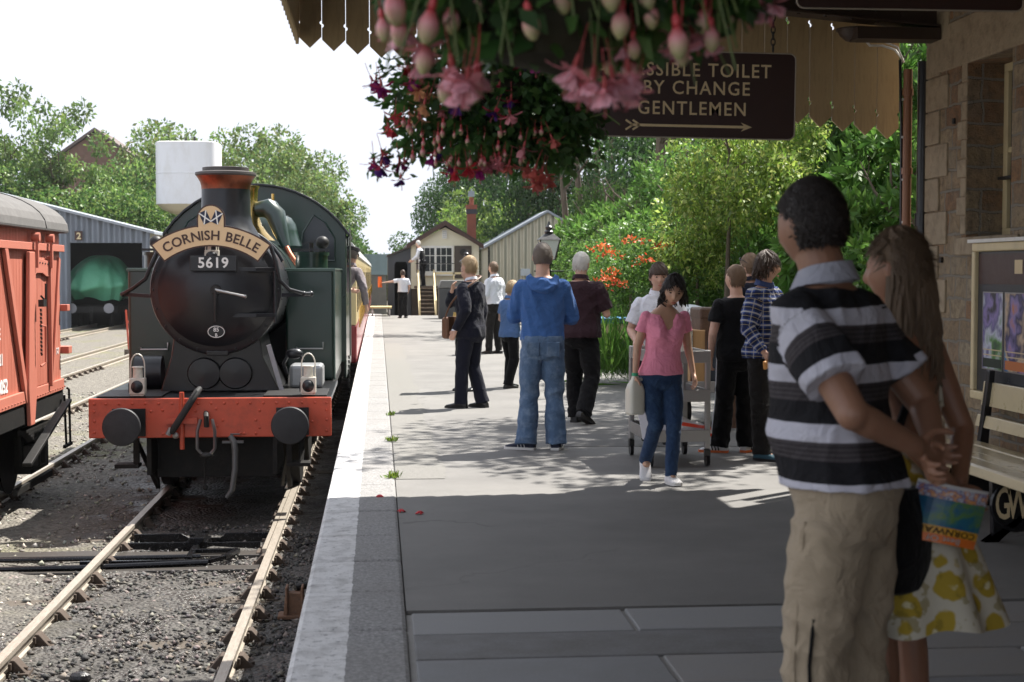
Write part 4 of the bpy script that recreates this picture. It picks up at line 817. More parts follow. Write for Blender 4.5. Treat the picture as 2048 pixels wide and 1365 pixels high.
mb.prism([(x140, 0), (-16, 0), (-16, roofz(-16)), (-8, roofz(-8)), (x140, roofz(x140))], 'y', 0, .2).prism([(x140+.002, zt), (x140+.002, roofz(x140)), (-.002, ze), (-.002, zt)], 'y', 0, .2).prism([(x285, 0), (x285, zt-.003), (-.002, zt-.003), (-.002, 0)], 'y', 0, .2)
mb.build('front_wall', GREYC, S)
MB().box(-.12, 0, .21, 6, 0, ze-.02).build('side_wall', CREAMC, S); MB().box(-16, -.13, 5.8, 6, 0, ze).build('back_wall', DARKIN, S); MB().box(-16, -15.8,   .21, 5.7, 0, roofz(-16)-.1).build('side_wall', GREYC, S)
MB().prism([(.25, ze-.06), (-8, roofz(-8)), (-16.2, roofz(-16.2)), (-16.2, roofz(-16.2)+.12), (-8, roofz(-8)+.12), (.25, ze+.06)], 'y', -.15, 6.2).build('roof', pm('shed_roof', (.30, .33, .37), .5, var=.15, vs=1), S)
pl = MB().box(gx(151)-gx(300), gx(166)-gx(300), -.06, -.01, gzz(482, SY)-GZ, gzz(464, SY)-GZ).build('number_board', BROWN, S); p = at(158, 473, SY); text('number', '2', .42, face_cam((p.x-gx(300), -.065, p.z-GZ)), CREAM, pl, .03)
# sheeted wagon in the shed mouth
p = at(202, 640, 75); Tq = thing('sheeted_wagon', 'railway wagon under a lumpy green tarpaulin inside the shed doorway', 'wagon', (p.x, 75, GZ))
def tarp():
    V_, F_ = [], []; n, m = 72, 30
    for i in range(m+1):
        t = i/m
        for k in range(n):
            q = 2*PI*k/n; prof = math.sin(t*1.85)**.6 if t < .72 else math.sin(.72*1.85)**.6*(1-.22*(t-.72)/.28); h = 3.45-2.35*t**1.35 if t < .72 else 3.45-2.35*.72**1.35-(t-.72)*2.0
            f = 1+.05*math.sin(q*9+2*math.sin(q*3)+t*3)*t+.035*math.sin(q*17+1)*t+.04*math.sin(q*4+5*t)
            V_.append((1.62*prof*f*math.copysign(abs(math.cos(q))**.8, math.cos(q)), 2.4*prof*f*math.copysign(abs(math.sin(q))**.7, math.sin(q)), h+.10*math.sin(q*3+1)*math.sin(t*7)+.06*math.sin(q*8+t*9)))
    for i in range(m):
        for k in range(n): F_.append((i*n+k, i*n+(k+1) % n, (i+1)*n+(k+1) % n, (i+1)*n+k))
    mb = MB(); mb.add(V_, F_); return mb
tarp().build('tarpaulin', pm('green_tarp', (.10, .36, .22), .55, var=.25, vs=1.5, bmp=.5, bs=3, bd=.08), Tq, smooth=True)
MB().box(-1.2, 1.2, -2.3, 2.3, .75, 1.05).build('underframe', SOOT, Tq)
for s in (-1, 1): MB().cyl((s*.86, -2.7, .98), (s*.86, -2.3, .98), .09, None, 12).cyl((s*.86, -2.74, .98), (s*.86, -2.7, .98), .24, None, 20).build('buffer', pm('dull_steel', (.25, .25, .27), .5, metal=.3, var=.2), Tq)
for y in (-1.3, 1.3):
    for s in (-1, 1): MB().lathe([(0, -.05), (.45, -.05), (.45, .05), (0, .05)], (s*.76, y, .45), 20, 'x').build('wheel', SOOT, Tq)
mb = MB()
for i in range(4): mb.tube([(.0+.07*math.cos(q), -2.5, .95-.16*i+.1*math.sin(q)) for q in [2*PI*k/10 for k in range(10)]], .02, 5, True)
mb.build('coupling_chain', IRON, Tq)
# water tank
p = at(379, 412, 82); k = 82/3000
wt = thing('water_tank', 'white round water tank raised above the trees behind the engine', 'water tank', (p.x, 82, GZ)); zb = gzz(412, 82)-GZ; zt2 = gzz(291, 82)-GZ; r = 61*k
sq = lambda R, z: [(math.copysign(abs(math.cos(q))**.5, math.cos(q))*R, math.copysign(abs(math.sin(q))**.5, math.sin(q))*R, z) for q in [2*PI*j/64 for j in range(64)]]
MB().loft([sq(r, zb), sq(r, (zb+zt2)/2-.03), sq(r*1.012, (zb+zt2)/2-.02), sq(r*1.012, (zb+zt2)/2+.02), sq(r, (zb+zt2)/2+.03), sq(r, zt2), sq(r*.97, zt2+.03), sq(r*.2, zt2+.1)]).build('tank', pm('tank_white', (.72, .72, .73), .6, var=.05, vs=1, dirt=(.5, .46, .38), dfac=.3, stretch=(1, 1, .4)), wt, smooth=True)
MB().loft([sq(.3, zb-.55), sq(.8, zb-.5), sq(r*.8, zb-.28), sq(r*.99, zb-.002)]).build('tank_bottom', pm('tank_bottom_cream', (.62, .55, .40), .6, var=.1, vs=2), wt, smooth=True)
MB().cyl((0, 0, 0), (0, 0, zb-.5), .35, None, 20).build('column', pm('tank_bottom_cream', (0,0,0)), wt); MB().cyl((-.15, 0, zt2+.1), (-.15, 0, zt2+.35), .05, None, 8).build('vent_pipe', IRON, wt); MB().cyl((.3, 0, zt2+.1), (.3, 0, zt2+.4), .06, None, 8).build('vent_pipe', IRON, wt)
# house gable beyond the trees
p = at(190, 262, 125); kk = 125/3000
h_ = thing('brick_house', 'brown brick house gable rising between the trees on the left', 'house', (p.x, 125, GZ)); za = p.z-GZ
MB().prism([(-5, 0), (5, 0), (5, za-5*.72), (0, za-.1), (-5, za-5*.72)], 'y', 0, 9).build('wall', pm('house_brick', (.17, .10, .075), .9, var=.3, vs=2, bmp=.3, bs=6), h_)
MB().prism([(-5.4, za-5.4*.72), (0, za), (5.4, za-5.4*.72), (5.4, za-5.4*.72+.25), (0, za+.25), (-5.4, za-5.4*.72+.25)], 'y', -.3, 9.3).build('roof', pm('house_tiles', (.12, .09, .08), .8, var=.3, vs=3), h_)
# signal box
BY = 57.0; kx = BY/3000*1.0
def bx_(px): return at(px, 560, BY).x
def bz_(py): return at(890, py, BY).z
B0 = bx_(890); SB = thing('signal_box', 'cream wooden signal box with a white sash window at the platform end', 'signal box', (B0, BY, GZ)); g0 = -GZ
zz = lambda py: bz_(py)-GZ
xl, xr = bx_(822)-B0, bx_(958)-B0
BCREAM = pm('box_cream', (.68, .64, .50), .55, var=.06, vs=2)
MB().box(xl, xr, 0, 6, zz(578), zz(490)).prism([(xl, zz(490)+.001), (xr, zz(490)+.001), ((xl+xr)/2, zz(455))], 'y', 0, 6).build('upper_wall', BCREAM, SB)
MB().box(xl+.02, xr-.02, .03, 6, 0, zz(578)-.003).build('base_wall', pm('box_base', (.07, .055, .045), .9, var=.3, vs=3, bmp=.3, bs=8), SB)
xm = (xl+xr)/2; e = .16
rp = [(xl-e, zz(496)), (xm, zz(449)), (xr+e, zz(496)), (xr+e, zz(489)), (xm, zz(441)), (xl-e, zz(489))]
MB().prism(rp, 'y', -.25, 6.3).build('roof', pm('box_roof', (.055, .04, .035), .7, var=.3, vs=3), SB); MB().prism([(a, b-.05) for a, b in rp[:3]]+[(a, b-.05) for a, b in rp[3:]], 'y', -.29, -.252).build('barge_board', BROWN, SB)
mb = MB().box(bx_(884)-B0, bx_(894)-B0, -.05, -.003, zz(478), zz(461)); lv = mb.build('louvre_vent', WHITE, SB)
for py in (464, 467.5, 471, 474.5): MB().box(bx_(885.5)-B0, bx_(892.5)-B0, -.056, -.051, zz(py+1), zz(py-.5)).build('louvre_slat', pm('slat_grey', (.4, .42, .45), .6, var=.1), lv)
a0, a1 = bx_(836)-B0, bx_(907)-B0
fr = MB().box(a0, a1, -.05, -.003, zz(546), zz(492)).build('window', WHITE, SB)
MB().box(a0-.06, a0-.01, -.06, -.004, zz(546), zz(492)).build('window_post', BROWN, SB)
for i in range(6):
    for j in range(3):
        q0 = a0+.05+(a1-a0-.1)*i/6+(.03 if i == 3 else 0); q1 = a0+.05+(a1-a0-.1)*(i+1)/6-.025-(.03 if i == 2 else 0); v0 = zz(543)+(zz(495)-zz(543))*j/3; v1 = zz(543)+(zz(495)-zz(543))*(j+1)/3-.03
        MB().box(q0, q1, -.056, -.051, v0, v1).build('pane', GLASS, fr)
MB().box(a0-.08, a1+.06, -.12, -.003, zz(552), zz(546.5)).build('window_sill', WHITE, SB)
dk = MB().box(bx_(909)-B0, bx_(943)-B0, -.04, -.003, zz(557), zz(492)).build('door', pm('box_door', (.06, .045, .035), .6, var=.2), SB); p = at(926, 505, BY); MB().cyl((p.x-B0, -.06, p.z-GZ), (p.x-B0, -.041, p.z-GZ), .13, None, 16).build('door_lamp', IRON, dk)
# balcony, stairs
RAILC = pm('rail_cream', (.60, .50, .29), .55, var=.08)
MB().box(bx_(828)-B0, bx_(950)-B0, -1.0, -.06, zz(577), zz(572)).build('balcony_floor', TIMBER, SB)
mb = MB().box(bx_(868)-B0, bx_(950)-B0, -1.0, -.95, zz(549), zz(545)); mb.build('balcony_rail', RAILC, SB)
for px in (868, 905, 945): MB().box(bx_(px)-B0-.03, bx_(px)-B0+.03, -1.0, -.94, zz(577), zz(545)).build('balcony_post', RAILC, SB)
MB().box(bx_(830)-B0, bx_(907)-B0, -.98, -.95, zz(528.5), zz(527)).build('hand_bar', IRON, SB)
st0, st1 = bx_(835)-B0, bx_(866)-B0
for x in (st0, st1):
    MB().bar((x, -1.02, zz(572)), (x, -3.0, zz(632)), .06, .2).build('stringer', RAILC, SB)
    MB().bar((x, -1.02, zz(545)), (x, -3.0, zz(600)), .05, .06).box(x-.03, x+.03, -3.02, -2.95, 0, zz(598)).box(x-.03, x+.03, -1.05, -.99, zz(575), zz(540)).build('stair_rail', RAILC, SB)
for i in range(8):
    t = (i+.5)/8; MB().box(st0+.035, st1-.035, -1.02-1.98*t-.13, -1.02-1.98*t+.1, zz(572+60*t)-.02, zz(572+60*t)+.02).build('stair_tread', TIMBER, SB)
# chimney
BRICKR = pm('chimney_brick', (.26, .085, .055), .9, var=.3, vs=5, bmp=.3, bs=12)
p0, p1 = bx_(941)-B0, bx_(959)-B0
cs = MB().box(p0, p1, 2.0, 2.34, zz(490), zz(424)).box(p0-.04, p1+.04, 1.96, 2.38, zz(414), zz(405)).build('chimney', BRICKR, SB); MB().box(p0-.03, p1+.03, 1.97, 2.37, zz(424)+.002, zz(414)-.002).build('chimney_band', pm('blue_brick', (.05, .05, .06), .8, var=.2), cs)
MB().cyl(((p0+p1)/2, 2.17, zz(405)), ((p0+p1)/2, 2.17, zz(389)), .09, None, 12).build('chimney_pot', BRICKR, cs); MB().box((p0+p1)/2-.12, (p0+p1)/2+.12, 2.1, 2.24, zz(388), zz(376)).cyl(((p0+p1)/2, 2.17, zz(376)), ((p0+p1)/2, 2.17, zz(371)), .03, None, 8).build('cowl', pm('zinc', (.3, .33, .37), .5, metal=.4, var=.1), cs)
LEANM = pm('lean_to_boards', (.05, .055, .065), .7, var=.25, vs=2, bmp=.2, bs=10)
LT = thing('lean_to_hut', 'dark grey lean-to hut with an open black doorway left of the signal box', 'hut', (B0, BY-.02, GZ)); q = lambda px: bx_(px)-B0
MB().prism([(q(776), 0), (q(789), 0), (q(789), zz(530)), (q(792), zz(524)), (q(812), zz(524)), (q(815), zz(530)), (q(815), 0), (xl-.01, 0), (xl-.01, zz(497)), (q(776), zz(513))], 'y', 0, .08).build('front_wall', LEANM, LT)
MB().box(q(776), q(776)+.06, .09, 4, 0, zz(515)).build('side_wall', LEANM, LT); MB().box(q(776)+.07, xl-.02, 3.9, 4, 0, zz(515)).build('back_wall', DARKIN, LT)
MB().prism([(q(774), zz(514)), (xl-.01, zz(495)), (xl-.01, zz(492)), (q(774), zz(511))], 'y', -.1, 4.1).build('roof', pm('box_roof', (0,0,0)), LT)
# cream corrugated shed
CY = 66.0; c0_ = at(977, 560, CY).x; zc_ = lambda py: at(1000, py, CY).z-GZ; cxx = lambda px: at(px, 560, CY).x-c0_
CS = thing('corrugated_shed', 'cream corrugated iron shed with a steep gable right of the signal box', 'shed', (c0_, CY, GZ)); xa = cxx(1095); xw = 2*xa
MB().prism([(0, 0), (xw, 0), (xw, zc_(493)), (xa, zc_(426)), (0, zc_(493))], 'y', 0, 9).build('wall', CREAMC, CS)
MB().prism([(-.18, zc_(497)), (xa, zc_(425)), (xw+.18, zc_(497)), (xw+.18, zc_(492)), (xa, zc_(420)), (-.18, zc_(492))], 'y', -.12, 9.2).build('roof', pm('shed_roof', (0,0,0)), CS)
MB().box(-.03, .06, -.06, -.002, 0, zc_(495)).build('corner_post', IRON, CS); MB().box(cxx(1041), cxx(1060), -.04, -.003, zc_(552), zc_(538)).build('notice', pm('notice_pale', (.5, .55, .6), .6, var=.2, vs=9), CS)
# far road bridge
p = at(750, 545, 96); RB = thing('road_bridge', 'low grey green girder bridge on stone piers closing the view behind the train', 'bridge', (p.x, 96, GZ)); zr = lambda py: at(750, py, 96).z-GZ; rx = lambda px: at(px, 560, 96).x-p.x
GB = pm('bridge_green', (.20, .27, .28), .6, var=.15, vs=2)
MB().box(rx(560), rx(800), 0, .15, zr(541), zr(509)).build('parapet', GB, RB); MB().box(rx(560), rx(800), -.08, 4, zr(550), zr(541)-.003).build('deck', GB, RB)
for px in range(570, 800, 17): MB().box(rx(px)-.05, rx(px)+.05, -.06, -.003, zr(541), zr(508)).build('stiffener', GB, RB)
MB().box(rx(733), rx(773), .02, 4, 0, zr(550)-.003).build('pier', pm('pier_stone', (.16, .15, .13), .9, var=.4, vs=2, bmp=.5, bs=4), RB); MB().box(rx(540), rx(600), .02, 4, 0, zr(550)-.003).build('pier', pm('pier_stone', (0,0,0)), RB)
# coal bunker box, luggage flat, barrow
p = gnd(905, 628, 0); p.y = 50; cb = thing('coal_bunker', 'dark grey lidded bin standing on the platform in front of the signal box', 'bin', (at(905, 600, 50).x, 50, 0))
w_ = .45; MB().box(-w_, w_, 0, .8, 0, 1.02).build('bin_body', pm('bin_grey', (.055, .06, .065), .6, var=.2, vs=3), cb, bevel=.02); MB().prism([(-w_-.03, 1.025), (w_+.03, 1.025), (w_-.05, 1.28), (-w_+.08, 1.28)], 'y', -.03, .83).build('bin_lid', pm('bin_lid', (.15, .155, .15), .6, var=.3, vs=4), cb, bevel=.03)
lt = thing('platform_truck', 'low flat platform truck with yellow deck beyond the last carriage', 'truck', (at(762, 615, 53).x, 53, 0)); MB().box(-.38, .38, 0, 1.2, .28, .34).build('deck', pm('truck_yellow', (.6, .5, .25), .6, var=.1), lt)
for s in (-1, 1): MB().cyl((s*.3-.03, .1, .13), (s*.3+.03, .1, .13), .13, None, 14).build('wheel', pm('wheel_grey', (.45, .45, .45), .6, var=.1), lt)
def gas_lamp(x, y, ztop, label):
    t = thing('platform_lamp', label, 'street lamp', (x, y, 0)); z = ztop-.78
    MB().lathe([(.12, 0), (.12, .2), (.07, .3), (.055, .9), (.05, .95), (.04, z-.1), (.07, z-.05), (.03, z)], (0, 0, 0), 16).build('post', BLACK, t, smooth=True)
    MB().cyl((-.3, 0, z-.22), (.3, 0, z-.22), .014, None, 8).build('ladder_bar', BLACK, t)
    b, tp = .11, .2
    lan = MB().loft([[(-b, -b, z+.02), (b, -b, z+.02), (b, b, z+.02), (-b, b, z+.02)], [(-tp, -tp, z+.4), (tp, -tp, z+.4), (tp, tp, z+.4), (-tp, tp, z+.4)]]).build('lantern', pm('lantern_glass', (.5, .53, .5), .15, var=.1, vs=4), t)
    for sx in (-1, 1):
        for sy in (-1, 1): MB().bar((sx*b, sy*b, z+.0), (sx*tp, sy*tp, z+.42), .025, .025).build('frame_bar', BLACK, lan)
    MB().loft([[(-.23, -.23, z+.405), (.23, -.23, z+.405), (.23, .23, z+.405), (-.23, .23, z+.405)], [(-.08, -.08, z+.53), (.08, -.08, z+.53), (.08, .08, z+.53), (-.08, .08, z+.53)]]).lathe([(.08, z+.53), (.1, z+.57), (.06, z+.61), (.08, z+.66), (.04, z+.7), (.03, z+.73), (.012, z+.78)], (0, 0, 0), 14).build('lamp_cap', BLACK, t)
    return t
p = at(1098, 443, 30); gas_lamp(p.x, 30, p.z, 'black gas lamp with glass lantern above the man in the blue hoodie'); p = at(933, 500, 48); gas_lamp(p.x, 48, p.z, 'distant black lamp standing before the signal box window')
p = gnd(258, 715, GZ); t = thing('point_lever', 'red point lever beside the far tracks left of the engine', 'lever', p); MB().box(-.12, .12, -.15, .15, 0, .25).build('lever_base', TIMBER, t); MB().bar((0, 0, .2), (-.08, 0, 1.5), .05, .05).bar((-.08, 0, 1.2), (.16, 0, .9), .04, .04).build('lever_arm', BEAMRED, t)
# ============================================================ TREES AND SHRUBS
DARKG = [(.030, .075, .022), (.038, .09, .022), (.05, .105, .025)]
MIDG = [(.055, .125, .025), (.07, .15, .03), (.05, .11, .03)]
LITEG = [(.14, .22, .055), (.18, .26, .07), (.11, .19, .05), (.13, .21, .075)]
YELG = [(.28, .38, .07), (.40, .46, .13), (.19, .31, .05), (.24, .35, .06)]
def mktree(name, label, cat, ext, r, ncl, n, size, cols, base, h, trunk_r=.16, nl=9, droop=.3, aspect=.5, sparse=False, group=None, limbs=True, tuft=1, cv=.3, shell=.72):
    t = thing(name, label, cat, (0, 0, 0), 0, group); cl = rclumps(ncl, ext, r, base)
    V, Fq, c = crown_geo(cl, n, size, cols, droop, aspect, tuft, shell, cv); link('crown', np_mesh('crown', V, Fq, c), LEAF, t)
    if limbs: limb_mesh(h, trunk_r, nl, ext[0]*.75, .35, random.randint(0, 999)).build('trunk', BARK, t, smooth=True)
    return t
def put(px, pytop, Y, proto, h0, label, xs=1.0, base_z=GZ, first=[]):
    p = at(px, pytop, Y); s = (p.z-base_z)/h0
    if id(proto) in first: t = dup(proto)
    else: t = proto; first.append(id(proto))
    t.location = (p.x, Y, base_z); t.scale = (s*xs, s*xs, s); t.rotation_euler = (0, 0, random.uniform(0, 6)); t['label'] = label; return t
ash = mktree('ash_tree', '.', 'tree', (2.6, 2.6, 3.4), .62, 24, 4200, .24, LITEG, 2.6, 7.0, .16, 14, shell=.35)
put(4, 150, 88, ash, 9.3, 'tall airy ash tree at the far left edge above the red van', .75); put(112, 190, 86, ash, 9.3, 'open airy tree with bare limbs in front of the brick house', .8)
bush = mktree('broadleaf_tree', '.', 'tree', (2.3, 2.3, 2.2), .95, 22, 12000, .19, MIDG+LITEG[:2], .5, 2.8, .16, 8)
for px, py, Y, xs, lab in [(20, 330, 86, 1.2, 'dense green tree low behind the red van at the left edge'), (75, 350, 84, 1.1, 'rounded bush behind the red van roof'), (250, 290, 88, .7, 'rounded mid green tree right of the brick house'), (150, 345, 83, 1.1, 'dark bush above the shed roof under the airy tree'), (215, 350, 83, 1.0, 'glossy bush above the shed roof, left of the water tank'), (290, 352, 86, .85, 'leafy bush touching the left side of the water tank'), (305, 372, 84.5, .8, 'low bush below the white water tank'), (195, 322, 90, .8, 'bushy tree hiding the lower part of the brick house gable'), (-40, 300, 86, 1.3, 'green tree cut by the left edge of the picture')]:
    put(px, py, Y, bush, 6.1, lab, xs)
back = mktree('broadleaf_tree', '.', 'tree', (3.2, 3.2, 3.4), 1.2, 26, 12000, .26, LITEG+[(.17, .2, .06)], 1.2, 4.2, .2, 8)
for px, py, Y, xs, lab in [(350, 246, 120, .85, 'hazy tree rising behind the white water tank'), (480, 252, 112, .9, 'tall olive green tree behind the engine chimney'), (545, 290, 108, .9, 'broad tree behind the engine cab roof'), (600, 300, 104, .9, 'rounded tree behind the right of the cab roof'), (640, 345, 100, .8, 'tree stepping down to the right of the cab'), (420, 290, 118, .9, 'pale tree between water tank and chimney')]:
    put(px, py, Y, back, 8.3, lab, xs)
low = mktree('broadleaf_tree', '.', 'tree', (2.3, 2.3, 2.4), 1.0, 20, 10000, .19, MIDG+[(.10, .16, .05)], .3, 2.8, .16, 6)
for px, py, Y, xs, lab in [(670, 390, 97, .7, 'dark leafy tree at the foot of the tree line right of the cab'), (795, 478, 112, 1.0, 'small distant tree over the dark lean-to'), (835, 455, 100, 1.0, 'small tree touching the left slope of the signal box roof'), (770, 500, 115, 1.0, 'lowest distant tree above the far bridge')]:
    put(px, py, Y, low, 5.3, lab, xs)
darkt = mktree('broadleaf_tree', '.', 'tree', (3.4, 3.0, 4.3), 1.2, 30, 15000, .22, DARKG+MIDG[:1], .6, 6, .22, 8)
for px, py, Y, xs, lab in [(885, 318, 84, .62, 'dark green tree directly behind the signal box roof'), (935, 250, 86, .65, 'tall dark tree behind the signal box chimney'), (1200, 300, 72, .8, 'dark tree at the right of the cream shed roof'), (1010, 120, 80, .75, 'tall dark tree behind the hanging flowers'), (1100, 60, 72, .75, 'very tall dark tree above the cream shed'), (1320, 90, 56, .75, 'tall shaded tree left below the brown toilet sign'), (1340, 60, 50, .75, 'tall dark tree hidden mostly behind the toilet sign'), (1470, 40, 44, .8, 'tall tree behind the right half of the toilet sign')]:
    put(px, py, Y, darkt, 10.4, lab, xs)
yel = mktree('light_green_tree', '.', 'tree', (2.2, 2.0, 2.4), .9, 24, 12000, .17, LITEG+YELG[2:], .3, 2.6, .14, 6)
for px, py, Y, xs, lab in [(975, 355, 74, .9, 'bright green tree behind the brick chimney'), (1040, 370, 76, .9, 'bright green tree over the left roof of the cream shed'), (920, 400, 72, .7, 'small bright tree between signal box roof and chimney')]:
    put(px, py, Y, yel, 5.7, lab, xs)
trunk = limb_mesh(9, .2, 4, 1.2, .5, 5); tk_ = thing('bare_trunk_tree', 'slender bare tree trunk in the shade above the cream shed', 'tree', (at(1130, 400, 60).x, 60, bank_z(7, 60)), 0, 'bare trunks in the shade'); trunk.build('trunk', BARK, tk_, smooth=True)
for i, px in enumerate((1158, 1195, 1220)): dup(tk_, (at(px, 400, 58-i).x, 58-i, bank_z(8, 58)), i*1.3, ['thin bare trunk second from the cream shed gable', 'thin bare trunk third from the cream shed gable', 'thin bare trunk farthest right of the cream shed gable'][i])
# shrubs on the bank
rho = mktree('bank_shrub', 'dense green long leaved shrub massed on the bank behind the platform', 'shrub', (1.15, 1.15, 1.0), .62, 13, 7800, .17, [(.09, .19, .035), (.12, .23, .045), (.07, .155, .03)], .1, 2, .06, 5, .1, .30, group='long leaved shrubs on the bank', tuft=6, cv=.25)
fine = mktree('bank_shrub', 'fine leaved mid green shrub on the bank behind the platform', 'shrub', (1.1, 1.1, .95), .55, 14, 9000, .085, [(.10, .20, .04), (.14, .25, .05), (.075, .155, .035)], .1, 2, .05, 5, .2, .55, group='fine leaved shrubs on the bank')
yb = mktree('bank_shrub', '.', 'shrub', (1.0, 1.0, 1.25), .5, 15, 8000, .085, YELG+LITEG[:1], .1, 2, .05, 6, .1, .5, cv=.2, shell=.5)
n_ = 0
for yy in np.arange(14.2, 56, 1.75):
    for x0 in (5.5, 7.0, 8.8, 11.0, 13.5):
        x = x0+random.uniform(-.35, .35); y = yy+random.uniform(-.5, .5)
        if yy > 34 and x0 > 9.5 and random.random() < .5: continue
        if yy > 50 and x0 < 6: continue
        if yy > 30 and 757+3000*x0/yy < 1170: continue
        pr = rho if (x0 > 6 and random.random() < .72) or (x0 < 6 and random.random() < .3) else fine
        sc_ = random.uniform(1.0, 1.4)*(1 if x0 > 6 else .75)
        if n_ == 0: pr = rho
        if n_ == 1: pr = fine
        if n_ < 2: t = pr; t.location = (x, y, bank_z(x, y)-.15); t.rotation_euler = (0, 0, n_); t.scale = (sc_,)*3
        else: t = dup(pr, (x, y, bank_z(x, y)-.15), random.uniform(0, 6), None, (sc_, sc_, sc_*random.uniform(.9, 1.25)))
        n_ += 1
def place(proto, px, py, Y, sc_, label, first=[]):
    p = at(px, py, Y)
    if id(proto) in first: t = dup(proto)
    else: t = proto; first.append(id(proto))
    t.location = (p.x, Y, p.z); t.scale = sc_ if hasattr(sc_, '__len__') else (sc_,)*3; t.rotation_euler = (0, 0, random.uniform(0, 6)); t['label'] = label
    return t
place(yb, 1455, 600, 19.5, (.8, .8, 1.0), 'bright yellow green bush in sun, left of the striped shirt man\'s head'); place(yb, 1540, 560, 20.5, (.75, .75, 1.0), 'yellow green bush in sun behind the head of the man in plaid'); place(yb, 1395, 620, 20.5, (.5, .5, .62), 'small yellow bush above the girl in pink')
place(fine, 1352, 640, 21, (.75, .75, .7), 'low leafy shrub behind the boy in the white shirt'); place(fine, 1262, 640, 24, (.6, .6, .65), 'leafy shrub behind the grey haired man')
for px, py, Y, sc_ in ((1795, 330, 18.5, 1.25), (1800, 210, 21, 1.3), (1790, 110, 25, 1.5), (1740, 150, 27, 1.5), (1700, 250, 22, 1.25)):
    p = at(px, py, Y); dup(rho, (p.x+.4, Y, p.z-1.6*sc_), random.uniform(0, 6), None, (sc_, sc_, sc_*1.15))
dome = mktree('round_bush', 'dark round clipped bush at the edge of the platform beside the grey haired man', 'bush', (.32, .32, .22), .22, 10, 5000, .06, DARKG+MIDG[:1], .02, .5, .03, 4, .0, .35)
dome.location = gnd(1238, 738, 0); dome.scale = (1.0, 1.0, 1.05)
# montbretia: orange flowers among strap leaves
mo = thing('orange_flower_clump', 'clump of strap leaves with bright orange red flowers behind the two standing men', 'flowers', (at(1248, 600, 20.5).x, 20.5, .02))
n = 420; P = rng.normal(size=(n, 3))*np.array([.45, .35, .02])+np.array([0, 0, .05]); D = unit(rng.normal(size=(n, 3))*.35+np.array([0, 0, 1])); V, Fq, c = leaf_geo(P, D, rng.uniform(.5, 1.15, n), pal(n, [(.08, .18, .03), (.11, .22, .04)]), .035); link('strap_leaves', np_mesh('strap_leaves', V, Fq, c), LEAF, mo)
for k in range(8):
    cx_, cy_, cz_ = rng.uniform(-.42, .5), rng.uniform(-.4, 0), rng.uniform(1.15, 2.05); n = 42
    P = np.stack([cx_+np.linspace(-.12, .16, n)+rng.normal(size=n)*.035, cy_+rng.normal(size=n)*.04, cz_+.05*np.sin(np.linspace(0, 3, n))+rng.normal(size=n)*.03], -1); D = unit(rng.normal(size=(n, 3))+np.array([0, -.3, .3])); V, Fq, c = leaf_geo(P, D, rng.uniform(.04, .07, n), pal(n, [(.66, .13, .03), (.72, .18, .05), (.55, .07, .025)], .25), .5)
    link('flower_spray', np_mesh('flower_spray', V, Fq, c), PETAL, mo)
# overhanging trees whose shade dapples the platform
ov = mktree('overhanging_tree', '.', 'tree', (3.0, 3.2, 1.5), .8, 20, 3600, .2, MIDG, 5.6, 8, .2, 12, shell=.3)
ovd = mktree('overhanging_tree', '.', 'tree', (2.9, 3.3, 1.5), .9, 26, 9500, .17, MIDG, 5.6, 8, .2, 12, shell=.3)
for i, (x, y, s_, lab) in enumerate([(6.5, 16.5, 1.0, 'tree overhanging the bank just beyond the stone building'), (8.6, 22.6, 1.0, 'tree overhanging the bank behind the people'), (7.6, 40, 1.1, 'tree overhanging the far part of the bank')]):
    t = ovd if i == 0 else (ov if i == 1 else dup(ov)); t.location = (x, y, bank_z(x, y)-.2); t.scale = (s_,)*3; t.rotation_euler = (0, 0, i*2.1); t['label'] = lab
# ============================================================ PEOPLE
def remesh(mb, voxel, smooth=3, name='m'):
    me = mb.mesh(name); bm = bmesh.new(); bm.from_mesh(me); bmesh.ops.recalc_face_normals(bm, faces=bm.faces); bm.to_mesh(me); bm.free()
    ob = bpy.data.objects.new('t', me); COL.objects.link(ob)
    r = ob.modifiers.new('r', 'REMESH'); r.mode = 'VOXEL'; r.voxel_size = voxel; r.use_smooth_shade = True
    if smooth: q = ob.modifiers.new('s', 'SMOOTH'); q.factor = .5; q.iterations = smooth
    dg = bpy.context.evaluated_depsgraph_get(); dg.update(); out = bpy.data.meshes.new_from_object(ob.evaluated_get(dg))
    bpy.data.objects.remove(ob); bpy.data.meshes.remove(me); out.name = name
    out.polygons.foreach_set('use_smooth', [True]*len(out.polygons)); return out
def coords(me): a = np.empty(len(me.vertices)*3, np.float32); me.vertices.foreach_get('co', a); return a.reshape(-1, 3)
def wrinkle(me, amp, freq=(14, 14, 9), seed=0, mask=None):
    P = coords(me); N = np.empty(len(P)*3, np.float32); me.vertices.foreach_get('normal', N); N = N.reshape(-1, 3); r = np.random.default_rng(seed); d = np.zeros(len(P))
    for k in range(7):
        kv = r.normal(size=3)*np.array(freq)*(1+.25*k); w_ = r.normal(size=3)*6
        ph = P@kv+r.uniform(0, 6)+1.3*np.sin(P@w_+r.uniform(0, 6)); d += (1-np.abs(np.sin(ph))*2)/(1+.35*k)
    d *= amp/3
    if mask is not None: d *= mask
    me.vertices.foreach_set('co', (P+N*d[:, None]).astype(np.float32).ravel()); me.update()
